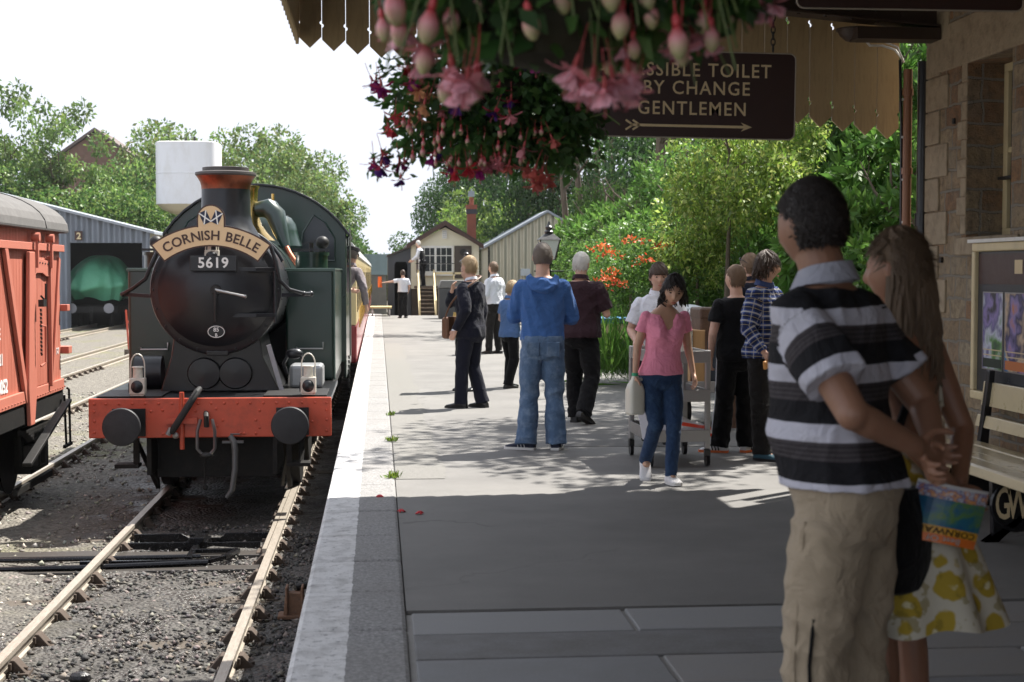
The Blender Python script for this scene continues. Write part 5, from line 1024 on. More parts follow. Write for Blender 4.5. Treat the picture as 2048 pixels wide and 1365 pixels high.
# torso table: z, half width, half depth, y centre (for a body 1.75 m tall)
TM = np.array([(.76,.085,.08,-.005),(.82,.15,.115,-.012),(.92,.168,.122,-.012),(1.02,.155,.112,0),(1.10,.152,.112,.004),(1.20,.162,.118,.008),(1.31,.176,.118,.004),(1.39,.172,.100,-.008),(1.435,.135,.078,-.014),(1.465,.078,.062,-.012),(1.50,.058,.058,-.004),(1.56,.056,.060,.008)])
TF = np.array([(.76,.085,.08,-.005),(.82,.155,.115,-.015),(.92,.172,.122,-.016),(1.02,.138,.102,-.002),(1.10,.122,.094,.002),(1.20,.138,.112,.018),(1.30,.152,.108,.012),(1.38,.150,.086,-.006),(1.43,.115,.066,-.012),(1.46,.062,.052,-.012),(1.50,.047,.048,-.004),(1.56,.046,.050,.008)])
def spline(pts, k=6):
    pts = [Vector(p) for p in pts]; out = []
    for i in range(len(pts)-1):
        p0, p1, p2, p3 = pts[max(i-1, 0)], pts[i], pts[i+1], pts[min(i+2, len(pts)-1)]
        for j in range(k):
            t = j/k; out.append(.5*((2*p1)+(p2-p0)*t+(2*p0-5*p1+4*p2-p3)*t*t+(3*p1-p0-3*p2+p3)*t**3))
    return out+[pts[-1]]
def limb(mb, pts, rad, n=14, k=4, sq=1.0, ends=True):
    """tapered limb through the joints; rad gives (position 0..1, radius) pairs"""
    pts = [Vector(p) for p in pts]; dense = []
    for a, b in zip(pts[:-1], pts[1:]): dense += [a.lerp(b, j/k) for j in range(k)]
    dense.append(pts[-1]); L_ = [0]
    for a, b in zip(dense[:-1], dense[1:]): L_.append(L_[-1]+(b-a).length)
    r = [float(np.interp(l/L_[-1], [q[0] for q in rad], [q[1] for q in rad])) for l in L_]
    mb.tube(dense, r, n, sq=sq)
    if ends: mb.sph(dense[0], r[0]*.98, n, 8); mb.sph(dense[-1], r[-1]*.98, n, 8)
    for p in pts[1:-1]: i = min(range(len(dense)), key=lambda q: (dense[q]-p).length); mb.sph(p, r[i]*.99, n, 8)
def head_mesh(mb, M, k=1.0, fem=False, grow=0.0, fat=1.0):
    n, m = 48, 36; rings = []
    for i in range(1, m):
        th = PI*i/m; ring = []
        for j in range(n):
            q = 2*PI*j/n; d = (math.sin(th)*math.cos(q), math.sin(th)*math.sin(q), -math.cos(th))
            x, y, z = .078*fat*d[0], .094*d[1], .117*d[2]
            t = max(0, -d[2])
            x *= 1-.30*t**1.6-(.05*t if fem else 0); 
            if d[1] < 0: y *= 1-.42*t**1.2
            else: y *= 1-.10*t**2
            if d[2] > 0: y -= .012*d[2]; x *= 1+.04*d[2]
            if d[1] > 0:
                g = d[1]
                y -= .006*(1-abs(d[0]))*0
                y += .024*math.exp(-(x/.0125)**2)*math.exp(-((z+.022)/.020)**2)+.008*math.exp(-(x/.011)**2)*math.exp(-((z-.004)/.02)**2)
                y += .006*math.exp(-((z-.030)/.010)**2)*math.exp(-(x/.045)**2)
                y -= .011*(math.exp(-((abs(x)-.031)/.015)**2)*math.exp(-((z-.010)/.012)**2))
                y += .006*math.exp(-(x/.022)**2)*math.exp(-((z+.060)/.006)**2)+.006*math.exp(-(x/.020)**2)*math.exp(-((z+.073)/.006)**2)-.004*math.exp(-(x/.026)**2)*math.exp(-((z+.0665)/.003)**2)
                y += .010*math.exp(-(x/.025)**2)*math.exp(-((z+.102)/.014)**2)
                y += .004*math.exp(-((abs(x)-.042)/.014)**2)*math.exp(-((z+.02)/.02)**2)
            l = 1+grow/.09
            ring.append(M@Vector((x*l*k, y*l*k, z*l*k)))
        rings.append(ring)
    mb.loft(rings, True)
    for s in (-1, 1):
        if grow == 0:
            R_ = M.to_3x3()@Matrix.Rotation(s*-.35, 3, 'Z')@Matrix.Rotation(-.12, 3, 'X'); c = M@Vector((s*.080*fat*k, -.008*k, -.006*k)); mb.sph(c, (.010*k, .020*k, .032*k), 10, 8, R_)
def hand(mb, w, d, pn, k=1.0, curl=.5, side=1, spread=.0):
    """w wrist, d hand direction, pn palm normal (fingers curl that way), side: +1 thumb towards d x pn"""
    d = Vector(d).normalized(); pn = Vector(pn); pn = (pn-d*pn.dot(d)).normalized(); a = d.cross(pn)*side; w = Vector(w)
    R_ = Matrix((a, d, pn)).transposed(); rings = []
    for t, hw, th in ((0, .026, .019), (.02, .030, .018), (.05, .037, .016), (.08, .040, .014), (.094, .036, .011)):
        rings.append([w+R_@Vector((hw*k*math.cos(q)*(1 if abs(math.cos(q)) < .8 else 1), t*k, th*k*math.sin(q))) for q in [2*PI*i/14 for i in range(14)]])
    mb.loft(rings)
    for i, ln in enumerate((.068, .077, .072, .056)):
        off = (.028-.0187*i); base = w+R_@Vector((off*k, (.086-.006*abs(i-1.2))*k, 0)); dd = (d+a*(.06*(1.5-i)*(1+spread))).normalized(); p = base; pts = [p]; c = curl*(.8+.12*i)
        for seg, f in ((0, .45), (1, .32), (2, .23)):
            ang = c*(seg*.9+.5); dv = dd*math.cos(ang)+pn*math.sin(ang); p = p+dv*ln*f*k*1.08; pts.append(p)
        limb(mb, pts, [(0, .0098*k), (.6, .0088*k), (1, .0072*k)], 8, 2)
    b = w+R_@Vector((.027*k, .030*k, .006*k)); t1 = b+(d*.55+a*.7+pn*.35).normalized()*.035*k; t2 = t1+(d*.85+a*.25+pn*(.3+curl*.5)).normalized()*.028*k; t3 = t2+(d*.9+pn*(.2+curl*.6)).normalized()*.022*k
    limb(mb, [b, t1, t2, t3], [(0, .0135*k), (.5, .0105*k), (1, .0085*k)], 8, 2)
def shoe(mb, ank, yaw, pitch, k, ln=.27, w_=.047, h=.075, sole=False):
    """foot under the ankle; pitch > 0 lifts the heel"""
    R_ = Matrix.Rotation(yaw, 3, 'Z')@Matrix.Rotation(-pitch, 3, 'X'); ank = Vector(ank)
    prof = [(-.075, .65, .8), (-.06, .85, .95), (-.03, .95, 1.05), (.02, .95, 1.1), (.07, .98, .85), (.12, 1.06, .66), (.16, 1.02, .56), (.185, .8, .46), (.197, .45, .3)]; rings = []
    for y, fw, fh in prof:
        yy = y*ln/.27*k; r = []
        for q in [2*PI*i/16 for i in range(16)]:
            cx_, sz = math.cos(q), math.sin(q); x = math.copysign(abs(cx_)**.75, cx_)*w_*fw*k
            if sole: z = (-.082 if sz < 0 else -.058)*k; x *= 1.06
            else: z = (-.08+(.5+.5*math.copysign(abs(sz)**.8, sz))*h*fh)*k
            r.append(ank+R_@Vector((x, yy*(1.03 if sole else 1), z)))
        rings.append(r)
    mb.loft(rings)
def hmat(name, col, rough=.55): return pm(name, col, rough, var=.35, vs=30, bmp=.6, bs=90, stretch=(1, 1, .35), bstretch=(3, 3, .5))
def skinm(name, col):
    if name in MATS: return MATS[name]
    m = pm(name, col, .48, var=.1, vs=9, bmp=.05, bs=120, dirt=(col[0]*.9, col[1]*.72, col[2]*.68), dfac=.35); b = m.node_tree.nodes['Principled BSDF'] if 'Principled BSDF' in m.node_tree.nodes else [n for n in m.node_tree.nodes if n.type == 'BSDF_PRINCIPLED'][0]
    b.inputs['Subsurface Weight'].default_value = .12; b.inputs['Subsurface Radius'].default_value = (.012, .005, .003); b.inputs['Subsurface Scale'].default_value = .5; return m
def hair_cap(M, k, style, mat, parent, seed, strands=700, ln=.028, fat=1.0):
    rd = np.random.default_rng(seed); n, m = 56, 40; V_, ok = [], []
    def cover(d):
        x, y, z = d
        if style == 'bald': 
            if z > .62 and y < .55 and y > -.5: return False
        if style == 'part': return z > (.62-.5*abs(x) if y > .3 else (-.1+.9*y if y > -.1 else -.70))
        if style == 'fringe': return z > (.30 if y > .35 else (-.15+.5*y if y > -.1 else -.62))
        lim = .52 if y > .45 else (.10+.9*y if y > -.05 else -.50+(-.1 if style != 'short' else 0))
        return z > lim
    mb = MB(); idx = {}
    def P(d, g):
        x, y, z = .078*fat*d[0], .094*d[1], .117*d[2]; t = max(0, -d[2]); x *= 1-.30*t**1.6
        if d[1] < 0: y *= 1-.42*t**1.2
        if d[2] > 0: y -= .012*d[2]; x *= 1+.04*d[2]
        l = (1+g/.09)*k; return M@Vector((x*l, y*l, z*l))
    for i in range(m+1):
        th = PI*i/m
        for j in range(n):
            q = 2*PI*j/n; d = (math.sin(th)*math.cos(q), math.sin(th)*math.sin(q), -math.cos(th)); g = .010+(.0008 if style == 'short' else .003)*math.sin(q*9+i*.9)+(.0008 if style == 'short' else .0025)*math.sin(q*17+i*2)+(.002*max(0, d[2]) if style != 'bald' else 0)
            if style == 'fringe': g += .006
            V_.append(P(d, g if cover(d) else .0005)); ok.append(cover(d))
    for i in range(m):
        for j in range(n):
            a, b, c, e = i*n+j, i*n+(j+1) % n, (i+1)*n+(j+1) % n, (i+1)*n+j
            if sum((ok[a], ok[b], ok[c], ok[e])) >= 2: mb.f.append((a, b, c, e))
    mb.v = [tuple(v) for v in V_]
    used = sorted({i for f in mb.f for i in f}); re = {u: i for i, u in enumerate(used)}; mb.v = [mb.v[u] for u in used]; mb.f = [tuple(re[i] for i in f) for f in mb.f]
    cnt = 0; R3 = M.to_3x3()
    while cnt < strands:
        d = rd.normal(size=3); d /= np.linalg.norm(d)
        if not cover(d): continue
        cnt += 1; p = P(d, .008); o = R3@Vector((d[0], d[1], d[2])).normalized(); flow = R3@Vector((d[0]*.6+rd.normal()*.25, (.5 if d[1] > 0 else -.4)+rd.normal()*.25, -.55+rd.normal()*.2)); t = (flow-o*flow.dot(o)*.85+o*.07).normalized()
        s = t.cross(o).normalized()*.0028*k; l_ = ln*k*rd.uniform(.6, 1.3); p1 = p+t*l_*.5+o*.003; p2 = p+t*l_
        mb.add([p-s, p+s, p1+s*.8, p1-s*.8, p2], [(0, 1, 2, 3), (3, 2, 4)])
    return mb.build('hair', mat, parent, smooth=True)
def person(label, loc, rz, H, pose, fit, voxel=.0085, seed=0, group=None):
    k = H/1.75; fem = fit.get('fem'); T = TF if fem else TM; g = fit.get('girth', 1.0); belly = fit.get('belly', 0); fat = fit.get('fat', 1.0)
    t = thing('person', label, 'person', loc, rz, group); lean = pose.get('lean', (0, 0)); pel = Vector((*pose.get('pelvis', (0, 0)), pose.get('pz', 0)))
    def off(z): f = max(0, (z-.95)/.55); return Vector((lean[0]*f+pel.x, lean[1]*f+pel.y, pel.z))
    def tor(mb, z0, z1, ease, n=28, steps=22, flare=0, wide=0, vneck=0):
        rings = []
        for i in range(steps+1):
            z = z0+(z1-z0)*i/steps; hw, hd, yc = (float(np.interp(z, T[:, 0], T[:, j])) for j in (1, 2, 3)); gg = g if z < 1.42 else 1+(g-1)*.3
            hw = (hw*gg+ease+wide*max(0, 1-abs(z-1.0)/.5)); hd = hd*gg+ease; f = flare*max(0, (z0+.25-z)/.25); hw += f; hd += f
            b = belly*math.exp(-((z-1.06)/.14)**2); o = off(z); ring = []
            for q in [2*PI*j/n for j in range(n)]:
                cx_, sy = math.cos(q), math.sin(q); x = math.copysign(abs(cx_)**.85, cx_)*hw; y = math.copysign(abs(sy)**.9, sy)*hd+yc+(b*max(0, sy)**1.2)
                if fem and ease < .2: y += .022*math.exp(-((z-1.25)/.05)**2)*(math.exp(-((abs(x)-.07)/.045)**2))*(1 if sy > 0 else 0)
                zv = z-vneck*max(0, (i/steps-.55)/.45)**1.5*max(0, sy)**1.5*max(0, 1-abs(x)/.075) if vneck else z
                ring.append(((x+o.x)*k, (y+o.y)*k, (zv+o.z)*k))
            rings.append(ring)
        mb.loft(rings)
    sw = (.165 if fem else .178)*(1+(g-1)*.6); sh = {}
    J = {}
    for s, c in ((-1, 'L'), (1, 'R')):
        S_ = Vector((s*sw*.97, -.008, 1.378))+off(1.405)+Vector(pose.get(c+'s', (0, 0, 0))); e = Vector(pose.get(c+'e', (s*.235, -.03, 1.12))); w_ = Vector(pose.get(c+'w', (s*.245, .05, .88)))
        if not pose.get('abs'): e = e+off(e.z); w_ = w_+off(max(.95, w_.z))
        hp = Vector((s*.088, -.005, .90))+off(.9); kn = Vector(pose.get(c+'k', (s*.10, .02, .49))); an = Vector(pose.get(c+'a', (s*.11, -.02, .08)))
        J[c] = [p*k for p in (S_, e, w_, hp, kn, an)]
    hy, hpp, hr = pose.get('hyaw', 0), pose.get('hpitch', 0), pose.get('hroll', 0); nb = off(1.5)+Vector((0, 0, 0)); ho = Vector(pose.get('hoff', (0, 0, 0)))
    hc = (Vector((0, .022, 1.632))+nb+ho)*k; Mh = Matrix.Translation(hc)@Matrix.Rotation(hy, 4, 'Z')@Matrix.Rotation(-hpp, 4, 'X')@Matrix.Rotation(hr, 4, 'Y')
    hk = k**.5*fit.get('head', 1.0)
    # --- body: one continuous surface
    mb = MB(); tor(mb, .78, 1.47, 0); limb(mb, [(Vector((0, -.014, 1.40))+off(1.4))*k, (Vector((0, -.004, 1.50))+off(1.5))*k, hc+Vector((0, -.012, -.055))*k], [(0, .075*k), (.45, (.050 if fem else .060)*k*fat), (1, (.047 if fem else .057)*k*fat)], 16)
    head_mesh(mb, Mh, hk, fem, 0, fat); af = fit.get('arm', 1.0)*(.86 if fem else 1)
    for s, c in ((-1, 'L'), (1, 'R')):
        S_, e, w_, hp, kn, an = J[c]
        limb(mb, [S_, e, w_], [(0, .056*k*af), (.28, .049*k*af), (.5, .040*k*af), (.62, .041*k*af), (.85, .031*k*af), (1, .026*k*af)])
        limb(mb, [hp, kn, an], [(0, (.070 if fem else .080)*k), (.25, (.070 if fem else .076)*k), (.5, .055*k), (.62, .057*k), (.72, .054*k), (.92, .036*k), (1, .038*k)])
        hd = Vector(pose.get(c+'h', tuple((w_-e).normalized()))); pn = Vector(pose.get(c+'p', (-s, .15, 0))); hand(mb, w_, hd, pn, k*(.93 if fem else 1), pose.get(c+'c', .55), s if pose.get(c+'t') is None else pose[c+'t'])
        mb.sph(an+Vector((0, .03, -.03))*k, (.035*k, .07*k, .03*k), 10, 6, Matrix.Rotation(pose.get(c+'f', 0), 3, 'Z'))
    me = remesh(mb, voxel*k, 2, 'body'); skin = skinm(*fit['skin']); body = link('body', me, skin, t)
    # --- face
    if fit.get('face', True):
        for s in (-1, 1):
            MB().sph(Mh@Vector((s*.031*hk, .0765*hk, .010*hk)), (.0115*hk, .008*hk, .0065*hk), 10, 6, Mh.to_3x3()).build('eye', pm('eye_dark', (.05, .03, .022), .15), body, smooth=True)
            MB().tube([Mh@Vector((s*(.031+q)*hk, (.088-abs(q)*.35)*hk, (.027+.004*(1-(q/.016)**2))*hk)) for q in (-.016, -.006, .006, .017)], .0028*hk, 5).build('eyebrow', fit['hair'][1], body)
        if fem or fit.get('lips'): 
            MB().sph(Mh@Vector((0, .094*hk, -.066*hk)), (.021*hk, .008*hk, .0085*hk), 12, 6, Mh.to_3x3()).build('lips', pm('lip_'+fit['skin'][0], tuple(c*f for c, f in zip(fit['skin'][1], (.82, .5, .5))), .4), body, smooth=True)
    # --- trousers
    bt = fit.get('bottom')
    if bt:
        mb = MB(); tor(mb, .77, bt.get('top', min(1.0, (fit.get('top') or {}).get('hem', .9)+.045)), bt.get('ease', .012)); hem = bt.get('hem', .05); r0, r1, r2 = bt.get('r', (.102, .078, .070))
        for c in 'LR':
            hp, kn, an = J[c][3:6]; hp = hp-Vector((0, 0, .055*k)); ez = hem*k; q = an.lerp(kn, max(-.1, (hem-.08)/.41)); mid = hp.lerp(kn, .5)
            if hem < .3: limb(mb, [hp, mid, kn, kn.lerp(q, .5), q+Vector((0, 0, 0))], [(0, r0*k), (.2, r0*.97*k), (.5, r1*k), (.75, (r1+r2)/2*k), (1, r2*k)], 18, 5, ends=False); mb.sph(hp, r0*.96*k, 14, 8)
            else: limb(mb, [hp, mid, q], [(0, r0*k), (.5, (r0*.6+r1*.4)*k), (1, r1*k)], 18, 6, ends=False); mb.sph(hp, r0*.96*k, 14, 8)
        me = remesh(mb, max(voxel, .008)*k, 3, 'trousers'); P = coords(me); z = P[:, 2]/k
        wrinkle(me, bt.get('wr', .010)*k, bt.get('wf', (9, 9, 16)), seed+1, np.clip(.45+.7*np.exp(-((z-.5)/.12)**2)+.9*np.exp(-((z-.12)/.1)**2)+.5*np.exp(-((z-.82)/.06)**2), 0, 1.3))
        tr = link('trousers', me, bt['mat'], t)
    # --- top
    tp = fit.get('top')
    if tp:
        mb = MB(); ez = tp.get('ease', .018); tor(mb, tp.get('hem', .90), tp.get('neck', 1.462), ez, flare=tp.get('flare', .01), wide=tp.get('wide', 0), vneck=tp.get('vneck', 0)); sl = tp.get('sleeve', 1.0); ra, re_, rw = tp.get('r', (.070, .060, .046))
        for s, c in ((-1, 'L'), (1, 'R')):
            S_, e, w_ = J[c][:3]
            if sl <= 0: continue
            if sl < 1: q = S_.lerp(e, sl); mb.sph(S_, ra*k, 14, 8); limb(mb, [S_, q], [(0, ra*k), (1, re_*1.1*k)], 16, 6, ends=False)
            else: limb(mb, [S_, e, e.lerp(w_, .94)], [(0, ra*k), (.3, ra*.95*k), (.5, re_*k), (.9, rw*k), (1, rw*.92*k)], 16, 6, ends=False); mb.sph(S_, ra*.98*k, 14, 8); mb.sph(e, re_*.99*k, 14, 8)
        me = remesh(mb, max(voxel, .0075)*k, 3, tp.get('name', 'shirt')); P = coords(me)
        # distance down the sleeve or down the trunk, kept for woven stripes and checks
        s_at = (1.50*k-P[:, 2])/k; u_at = np.arctan2(P[:, 0], P[:, 1]+1e-6)*.17
        for s, c in ((-1, 'L'), (1, 'R')):
            S_, e, w_ = (np.array(v) for v in J[c][:3])
            for a, b, base in (((S_, e, .06),) if sl < 1 else ()) + (() if sl < 1 else ((S_, e, .06), (e, w_, .06+np.linalg.norm(e-S_)/k))):
                ab = b-a; tt = np.clip(((P-a)@ab)/(ab@ab), 0, 1); dist = np.linalg.norm(P-(a+tt[:, None]*ab), axis=1)
                inside = (dist < (.095 if base < .1 else .08)*k) & (np.abs(P[:, 0]-np.interp(P[:, 2]/k, [.9, 1.5], [pel.x*k, (pel.x+lean[0])*k])) > (.165*g if base < .1 else .0)*k) & ((tt > .08) if base < .1 else (tt > .02))
                if base > .1: inside &= (dist < .075*k)
                s_at = np.where(inside, base+tt*np.linalg.norm(ab)/k, s_at)
                dr = P-(a+tt[:, None]*ab); u_at = np.where(inside, np.arctan2(dr[:, 0], dr[:, 1])*.06, u_at)
        for nm, ar in (('down', s_at), ('around', u_at)):
            at_ = me.attributes.new(nm, 'FLOAT', 'POINT'); at_.data.foreach_set('value', ar.astype(np.float32))
        wrinkle(me, tp.get('wr', .010)*k, tp.get('wf', (11, 11, 9)), seed+2)
        to = link(tp.get('name', 'shirt'), me, tp['mat'], t)
        if tp.get('collar'):
            cm = tp.get('cmat', tp['mat']); rings = []; cz = (Vector((0, -.006, 1.475))+off(1.48))*k
            for dz, rr, lf in tp.get('cprof', ((0, .074, 0), (.022, .070, .0), (.040, .067, .0), (.040, .074, .0), (.012, .083, .0), (-.004, .090, 0))):
                rings.append([cz+Vector((rr*math.cos(q)*1.05, rr*math.sin(q)*.98, dz+lf-.022*math.sin(q)*(1 if math.sin(q) > 0 else .6)+.004))*k for q in [2*PI*j/28 for j in range(28)]])
            MB().loft(rings, False).build('collar', cm, to, smooth=True)
    # --- shoes
    sm = fit.get('shoes')
    if sm:
        for c in 'LR':
            mb = MB(); shoe(mb, J[c][5], pose.get(c+'f', 0), pose.get(c+'fp', 0), k, fit.get('shoelen', .27)); so = mb.build('shoe', sm, t, smooth=True)
            mb = MB(); shoe(mb, J[c][5], pose.get(c+'f', 0), pose.get(c+'fp', 0), k, fit.get('shoelen', .27), sole=True); mb.build('sole', fit.get('sole', pm('dark_sole', (.02, .02, .02), .8)), so, smooth=True)
            if fit.get('stripes'):
                R_ = Matrix.Rotation(pose.get(c+'f', 0), 3, 'Z')
                for q in range(3):
                    for s in (-1, 1): a = J[c][5]+R_@(Vector((s*.049, .0+.03*q, -.055))*k); b = J[c][5]+R_@(Vector((s*.036, .02+.03*q, -.008))*k); MB().bar(a, b, .012, .006, (1, 0, 0)).build('shoe_stripe', fit['stripes'], so)
    hs = fit.get('hair')
    hobj = hair_cap(Mh, hk, hs[0], hs[1], t, seed, hs[2] if len(hs) > 2 else 500, hs[3] if len(hs) > 3 else .028, fat) if hs[0] != 'none' else None
    return dict(root=t, Mh=Mh, hk=hk, k=k, J=J, body=body, off=off)
def cloth(name, col, rough=.85, var=.1, vs=5, bs=300, bmp=.15, dirt=None, dfac=.3): 
    m = pm(name, col, rough, var=var, vs=vs, bmp=bmp, bs=bs, dirt=dirt, dfac=dfac, bd=.003)
    if not m.get('crease'):
        m['crease'] = 1; nt = m.node_tree; bn = [n for n in nt.nodes if n.type == 'BUMP']
        if bn:
            tc = [n for n in nt.nodes if n.type == 'TEX_COORD'][0].outputs['Object']; cn = noise_node(nt, tc, 7, 4, .55); cn.inputs['Distortion'].default_value = 1.2; h0 = bn[0].inputs['Height'].links[0].from_socket
            h = mathn(nt, 'ADD', h0, mathn(nt, 'MULTIPLY', mathn(nt, 'ABSOLUTE', mathn(nt, 'SUBTRACT', cn.outputs['Fac'], .5)), 26.)); nt.links.new(h, bn[0].inputs['Height']); bn[0].inputs['Strength'].default_value = max(.45, bmp)
    if name in MATS:
        for n in m.node_tree.nodes:
            if n.type == 'BSDF_PRINCIPLED': n.inputs['Sheen Weight'].default_value = .08; n.inputs['Specular IOR Level'].default_value = .15
    return m
FAIR = ('fair_skin', (.56, .34, .25)); TAN = ('tanned_skin', (.52, .31, .21)); BRN = ('brown_skin', (.26, .135, .085))
JEANS = cloth('blue_jeans', (.085, .14, .235), var=.35, vs=5, dirt=(.24, .32, .43), dfac=.65); DJEANS = cloth('dark_jeans', (.022, .045, .10), var=.3, vs=7, dirt=(.07, .13, .22), dfac=.45)
NAVYS = cloth('navy_suit', (.009, .010, .019), var=.15); BLK = cloth('black_cloth', (.005, .005, .006), var=.2); CHAR = cloth('charcoal_cloth', (.015, .014, .0135), var=.2); WSH = cloth('white_shirt', (.72, .74, .80), var=.03)
BSHOE = pm('black_leather', (.012, .012, .012), .3, var=.2, bmp=.05); WSHOE = pm('white_canvas', (.7, .69, .7), .7, var=.08); LSOLE = pm('white_rubber', (.68, .67, .65), .6, var=.06)
GREYH = hmat('white_hair', (.62, .60, .56)); BLOND = hmat('fair_hair', (.36, .25, .13)); BRH = hmat('brown_hair', (.055, .031, .018)); DKH = hmat('dark_hair', (.016, .011, .009)); SALT = hmat('short_greying_hair', (.13, .105, .085)); LBR = hmat('light_brown_hair', (.17, .105, .06))
def feet(px, py): p = gnd(px, py, 0); return (p.x, p.y, 0)
# man in the blue hoodie, back to the camera, arms folded
P_ = person('man in a blue hooded sweatshirt and blue jeans standing with his back to the camera', feet(1085, 899), -.08, 1.80, dict(Le=(-.25, .06, 1.13), Lw=(-.03, .24, 1.16), Re=(.25, .06, 1.12), Rw=(.04, .25, 1.12), La=(-.135, -.02, .08), Lk=(-.115, .02, .49), Ra=(.115, -.01, .08), Lf=1.15, Rf=-.15, hyaw=.03, hpitch=.12, Lh=(1, .1, 0), Rh=(-1, .1, 0), Lp=(0, -1, 0), Rp=(0, -1, 0), lean=(0, .01)),
    dict(skin=FAIR, hair=('short', SALT, 500, .012), face=False, top=dict(mat=cloth('blue_fleece', (.05, .125, .33), var=.1, vs=9), hem=.93, ease=.028, r=(.078, .068, .05), name='hooded_sweatshirt', wr=.013, flare=-.012, wide=.008), bottom=dict(mat=JEANS, r=(.105, .083, .098), ease=.02, wr=.016, hem=.045), shoes=pm('navy_suede', (.012, .016, .035), .8), sole=LSOLE, stripes=LSOLE), seed=11)
k = P_['k']; mb = MB(); o = P_['off'](1.45)
for i in range(3):
    pts = [(Vector((math.cos(q)*(.105+.012*i), -.055-.075*math.sin(q)-.018*i, 1.475-.055*math.sin(q)*(1+.35*i)-.012*i))+o)*k for q in np.linspace(-.35, PI+.35, 16)]; mb.tube(pts, [.012+.022*math.sin(PI*j/15) for j in range(16)], 10)
mb.sph((Vector((0, -.13, 1.39))+o)*k, (.10*k, .045*k, .07*k), 14, 10)
me = remesh(mb, .008, 3, 'hood'); wrinkle(me, .012, (14, 14, 14), 5); link('hood', me, MATS['blue_fleece'], P_['root'])
for s in (-1, 1): MB().obox(Vector((s*.085, -.148, .86))*k, (.11, .010, .125), Matrix.Rotation(.12, 3, 'X')).build('back_pocket', JEANS, P_['root'], bevel=.01)
MB().tube([(Vector((.168*math.cos(q), .128*math.sin(q)-.008, .945))*k) for q in [2*PI*j/24 for j in range(24)]], .016, 8, True).build('waistband', JEANS, P_['root'])
# man in the dark suit
P_ = person('fair haired man in a dark navy suit with a brown bag slung across him', feet(940, 816), .95, 1.73, dict(Le=(-.26, -.10, 1.13), Lw=(-.235, .05, .90), Re=(.24, .05, 1.14), Rw=(.15, .22, 1.0), La=(-.10, .06, .08), Lk=(-.09, .05, .49), Ra=(.11, -.10, .08), Lf=.1, Rf=-.2, hyaw=-.15, hpitch=.02, lean=(0, -.01)),
    dict(skin=FAIR, hair=('short', BLOND, 900, .035), top=dict(mat=NAVYS, hem=.76, ease=.034, r=(.082, .070, .058), name='jacket', wr=.009, flare=.02, collar=True, cmat=WSH, cprof=((0, .068, 0), (.03, .064, 0), (.03, .068, 0), (.0, .076, 0))), bottom=dict(mat=NAVYS, r=(.1, .078, .082), wr=.006, wf=(9, 9, 5)), shoes=BSHOE), seed=21)
k = P_['k']; rt = P_['root']; W2 = lambda v: rt.matrix_basis@Vector(v)
from mathutils import Euler
def toworld(t, v): return Vector(t.location)+Matrix.Rotation(t.rotation_euler[2], 3, 'Z')@Vector(v)
MB().tube([P_['J']['L'][2]+Vector((0, 0, q)) for q in (.0, .018)], .042, 14).build('shirt_cuff', WSH, rt)
bag = thing('shoulder_bag', 'brown leather shoulder bag hanging on the suited man\'s front side', 'bag', toworld(rt, (-.02*k, .24*k, .93*k)), .95)
MB().box(-.15, .15, -.05, .05, -.13, .12).build('bag_body', pm('tan_leather', (.13, .06, .03), .5, var=.3, bmp=.2), bag, bevel=.035, seg=3); MB().box(-.155, .155, -.06, -.045, -.03, .125).build('flap', MATS['tan_leather'], bag, bevel=.005)
sp_ = [(-.14, .0, .1), (-.19, -.10, .25), (-.225, -.24, .38), (-.12, -.35, .50), (.06, -.36, .58), (.16, -.2, .57), (.15, -.06, .4), (.13, .0, .1)]; MB().tube(spline(sp_), .011, 6).build('strap', MATS['tan_leather'], bag)
pp = MB().obox((0, 0, 0), (.06, .005, .16), Matrix.Rotation(.15, 3, 'Y')).build('paper_cup_sleeve', pm('tan_paper', (.55, .38, .12), .7)); pp.name = 'folded_leaflet'; pp.location = gnd(912, 806, 0)+Vector((0, .2, .99)); tag(pp, 'yellow folded leaflet standing out of the brown shoulder bag', 'leaflet')
# his companion, mostly hidden
person('man in a dark suit facing the fair haired suited man, mostly hidden behind him', (at(936, 700, 19.6).x, 19.6, 0), PI*.80, 1.66, dict(Re=(.24, .1, 1.2), Rw=(.1, .25, 1.38), Rh=(-.3, .1, .9), hyaw=.1), dict(skin=FAIR, hair=('bald', GREYH, 300, .02), top=dict(mat=NAVYS, hem=.78, ease=.032, r=(.08, .07, .058), name='jacket', collar=True, cmat=WSH), bottom=dict(mat=BLK), shoes=BSHOE), seed=31, voxel=.011)
# white shirt beyond
person('young man in white shirt and dark trousers standing beyond the suited man', feet(988, 708), .75, 1.74, dict(Le=(-.25, -.02, 1.13), Lw=(-.16, .20, 1.05), Re=(.24, -.04, 1.13), Rw=(.2, .17, 1.0), La=(-.09, .05, .08), hyaw=.1), dict(skin=FAIR, hair=('short', LBR, 500, .03), top=dict(mat=WSH, hem=.95, ease=.03, sleeve=1.0, r=(.078, .07, .055), wr=.012, collar=True), bottom=dict(mat=CHAR, wr=.008), shoes=BSHOE), seed=41, voxel=.011)
# child in blue polo
person('child in a blue polo shirt, partly hidden by the man in the blue hoodie', feet(1020, 776), -1.0, 1.42, dict(Le=(-.26, .0, 1.13), Lw=(-.10, .24, 1.10), Lh=(1, .2, 0), Re=(.25, .02, 1.13), Rw=(.08, .25, 1.12), Lp=(0, -.3, 1), La=(-.16, .1, .08), Lk=(-.12, .09, .49), Ra=(.10, -.12, .08), Lf=.1, hpitch=.35, hoff=(0, .03, -.01)), dict(skin=FAIR, head=1.1, hair=('short', BLOND, 500, .03), top=dict(mat=cloth('blue_polo', (.09, .17, .36), var=.08), hem=.84, ease=.03, sleeve=.62, r=(.078, .072, .05), name='polo_shirt', collar=True), bottom=dict(mat=BLK, r=(.1, .085, .085), wr=.012), shoes=BSHOE), seed=51, voxel=.010)
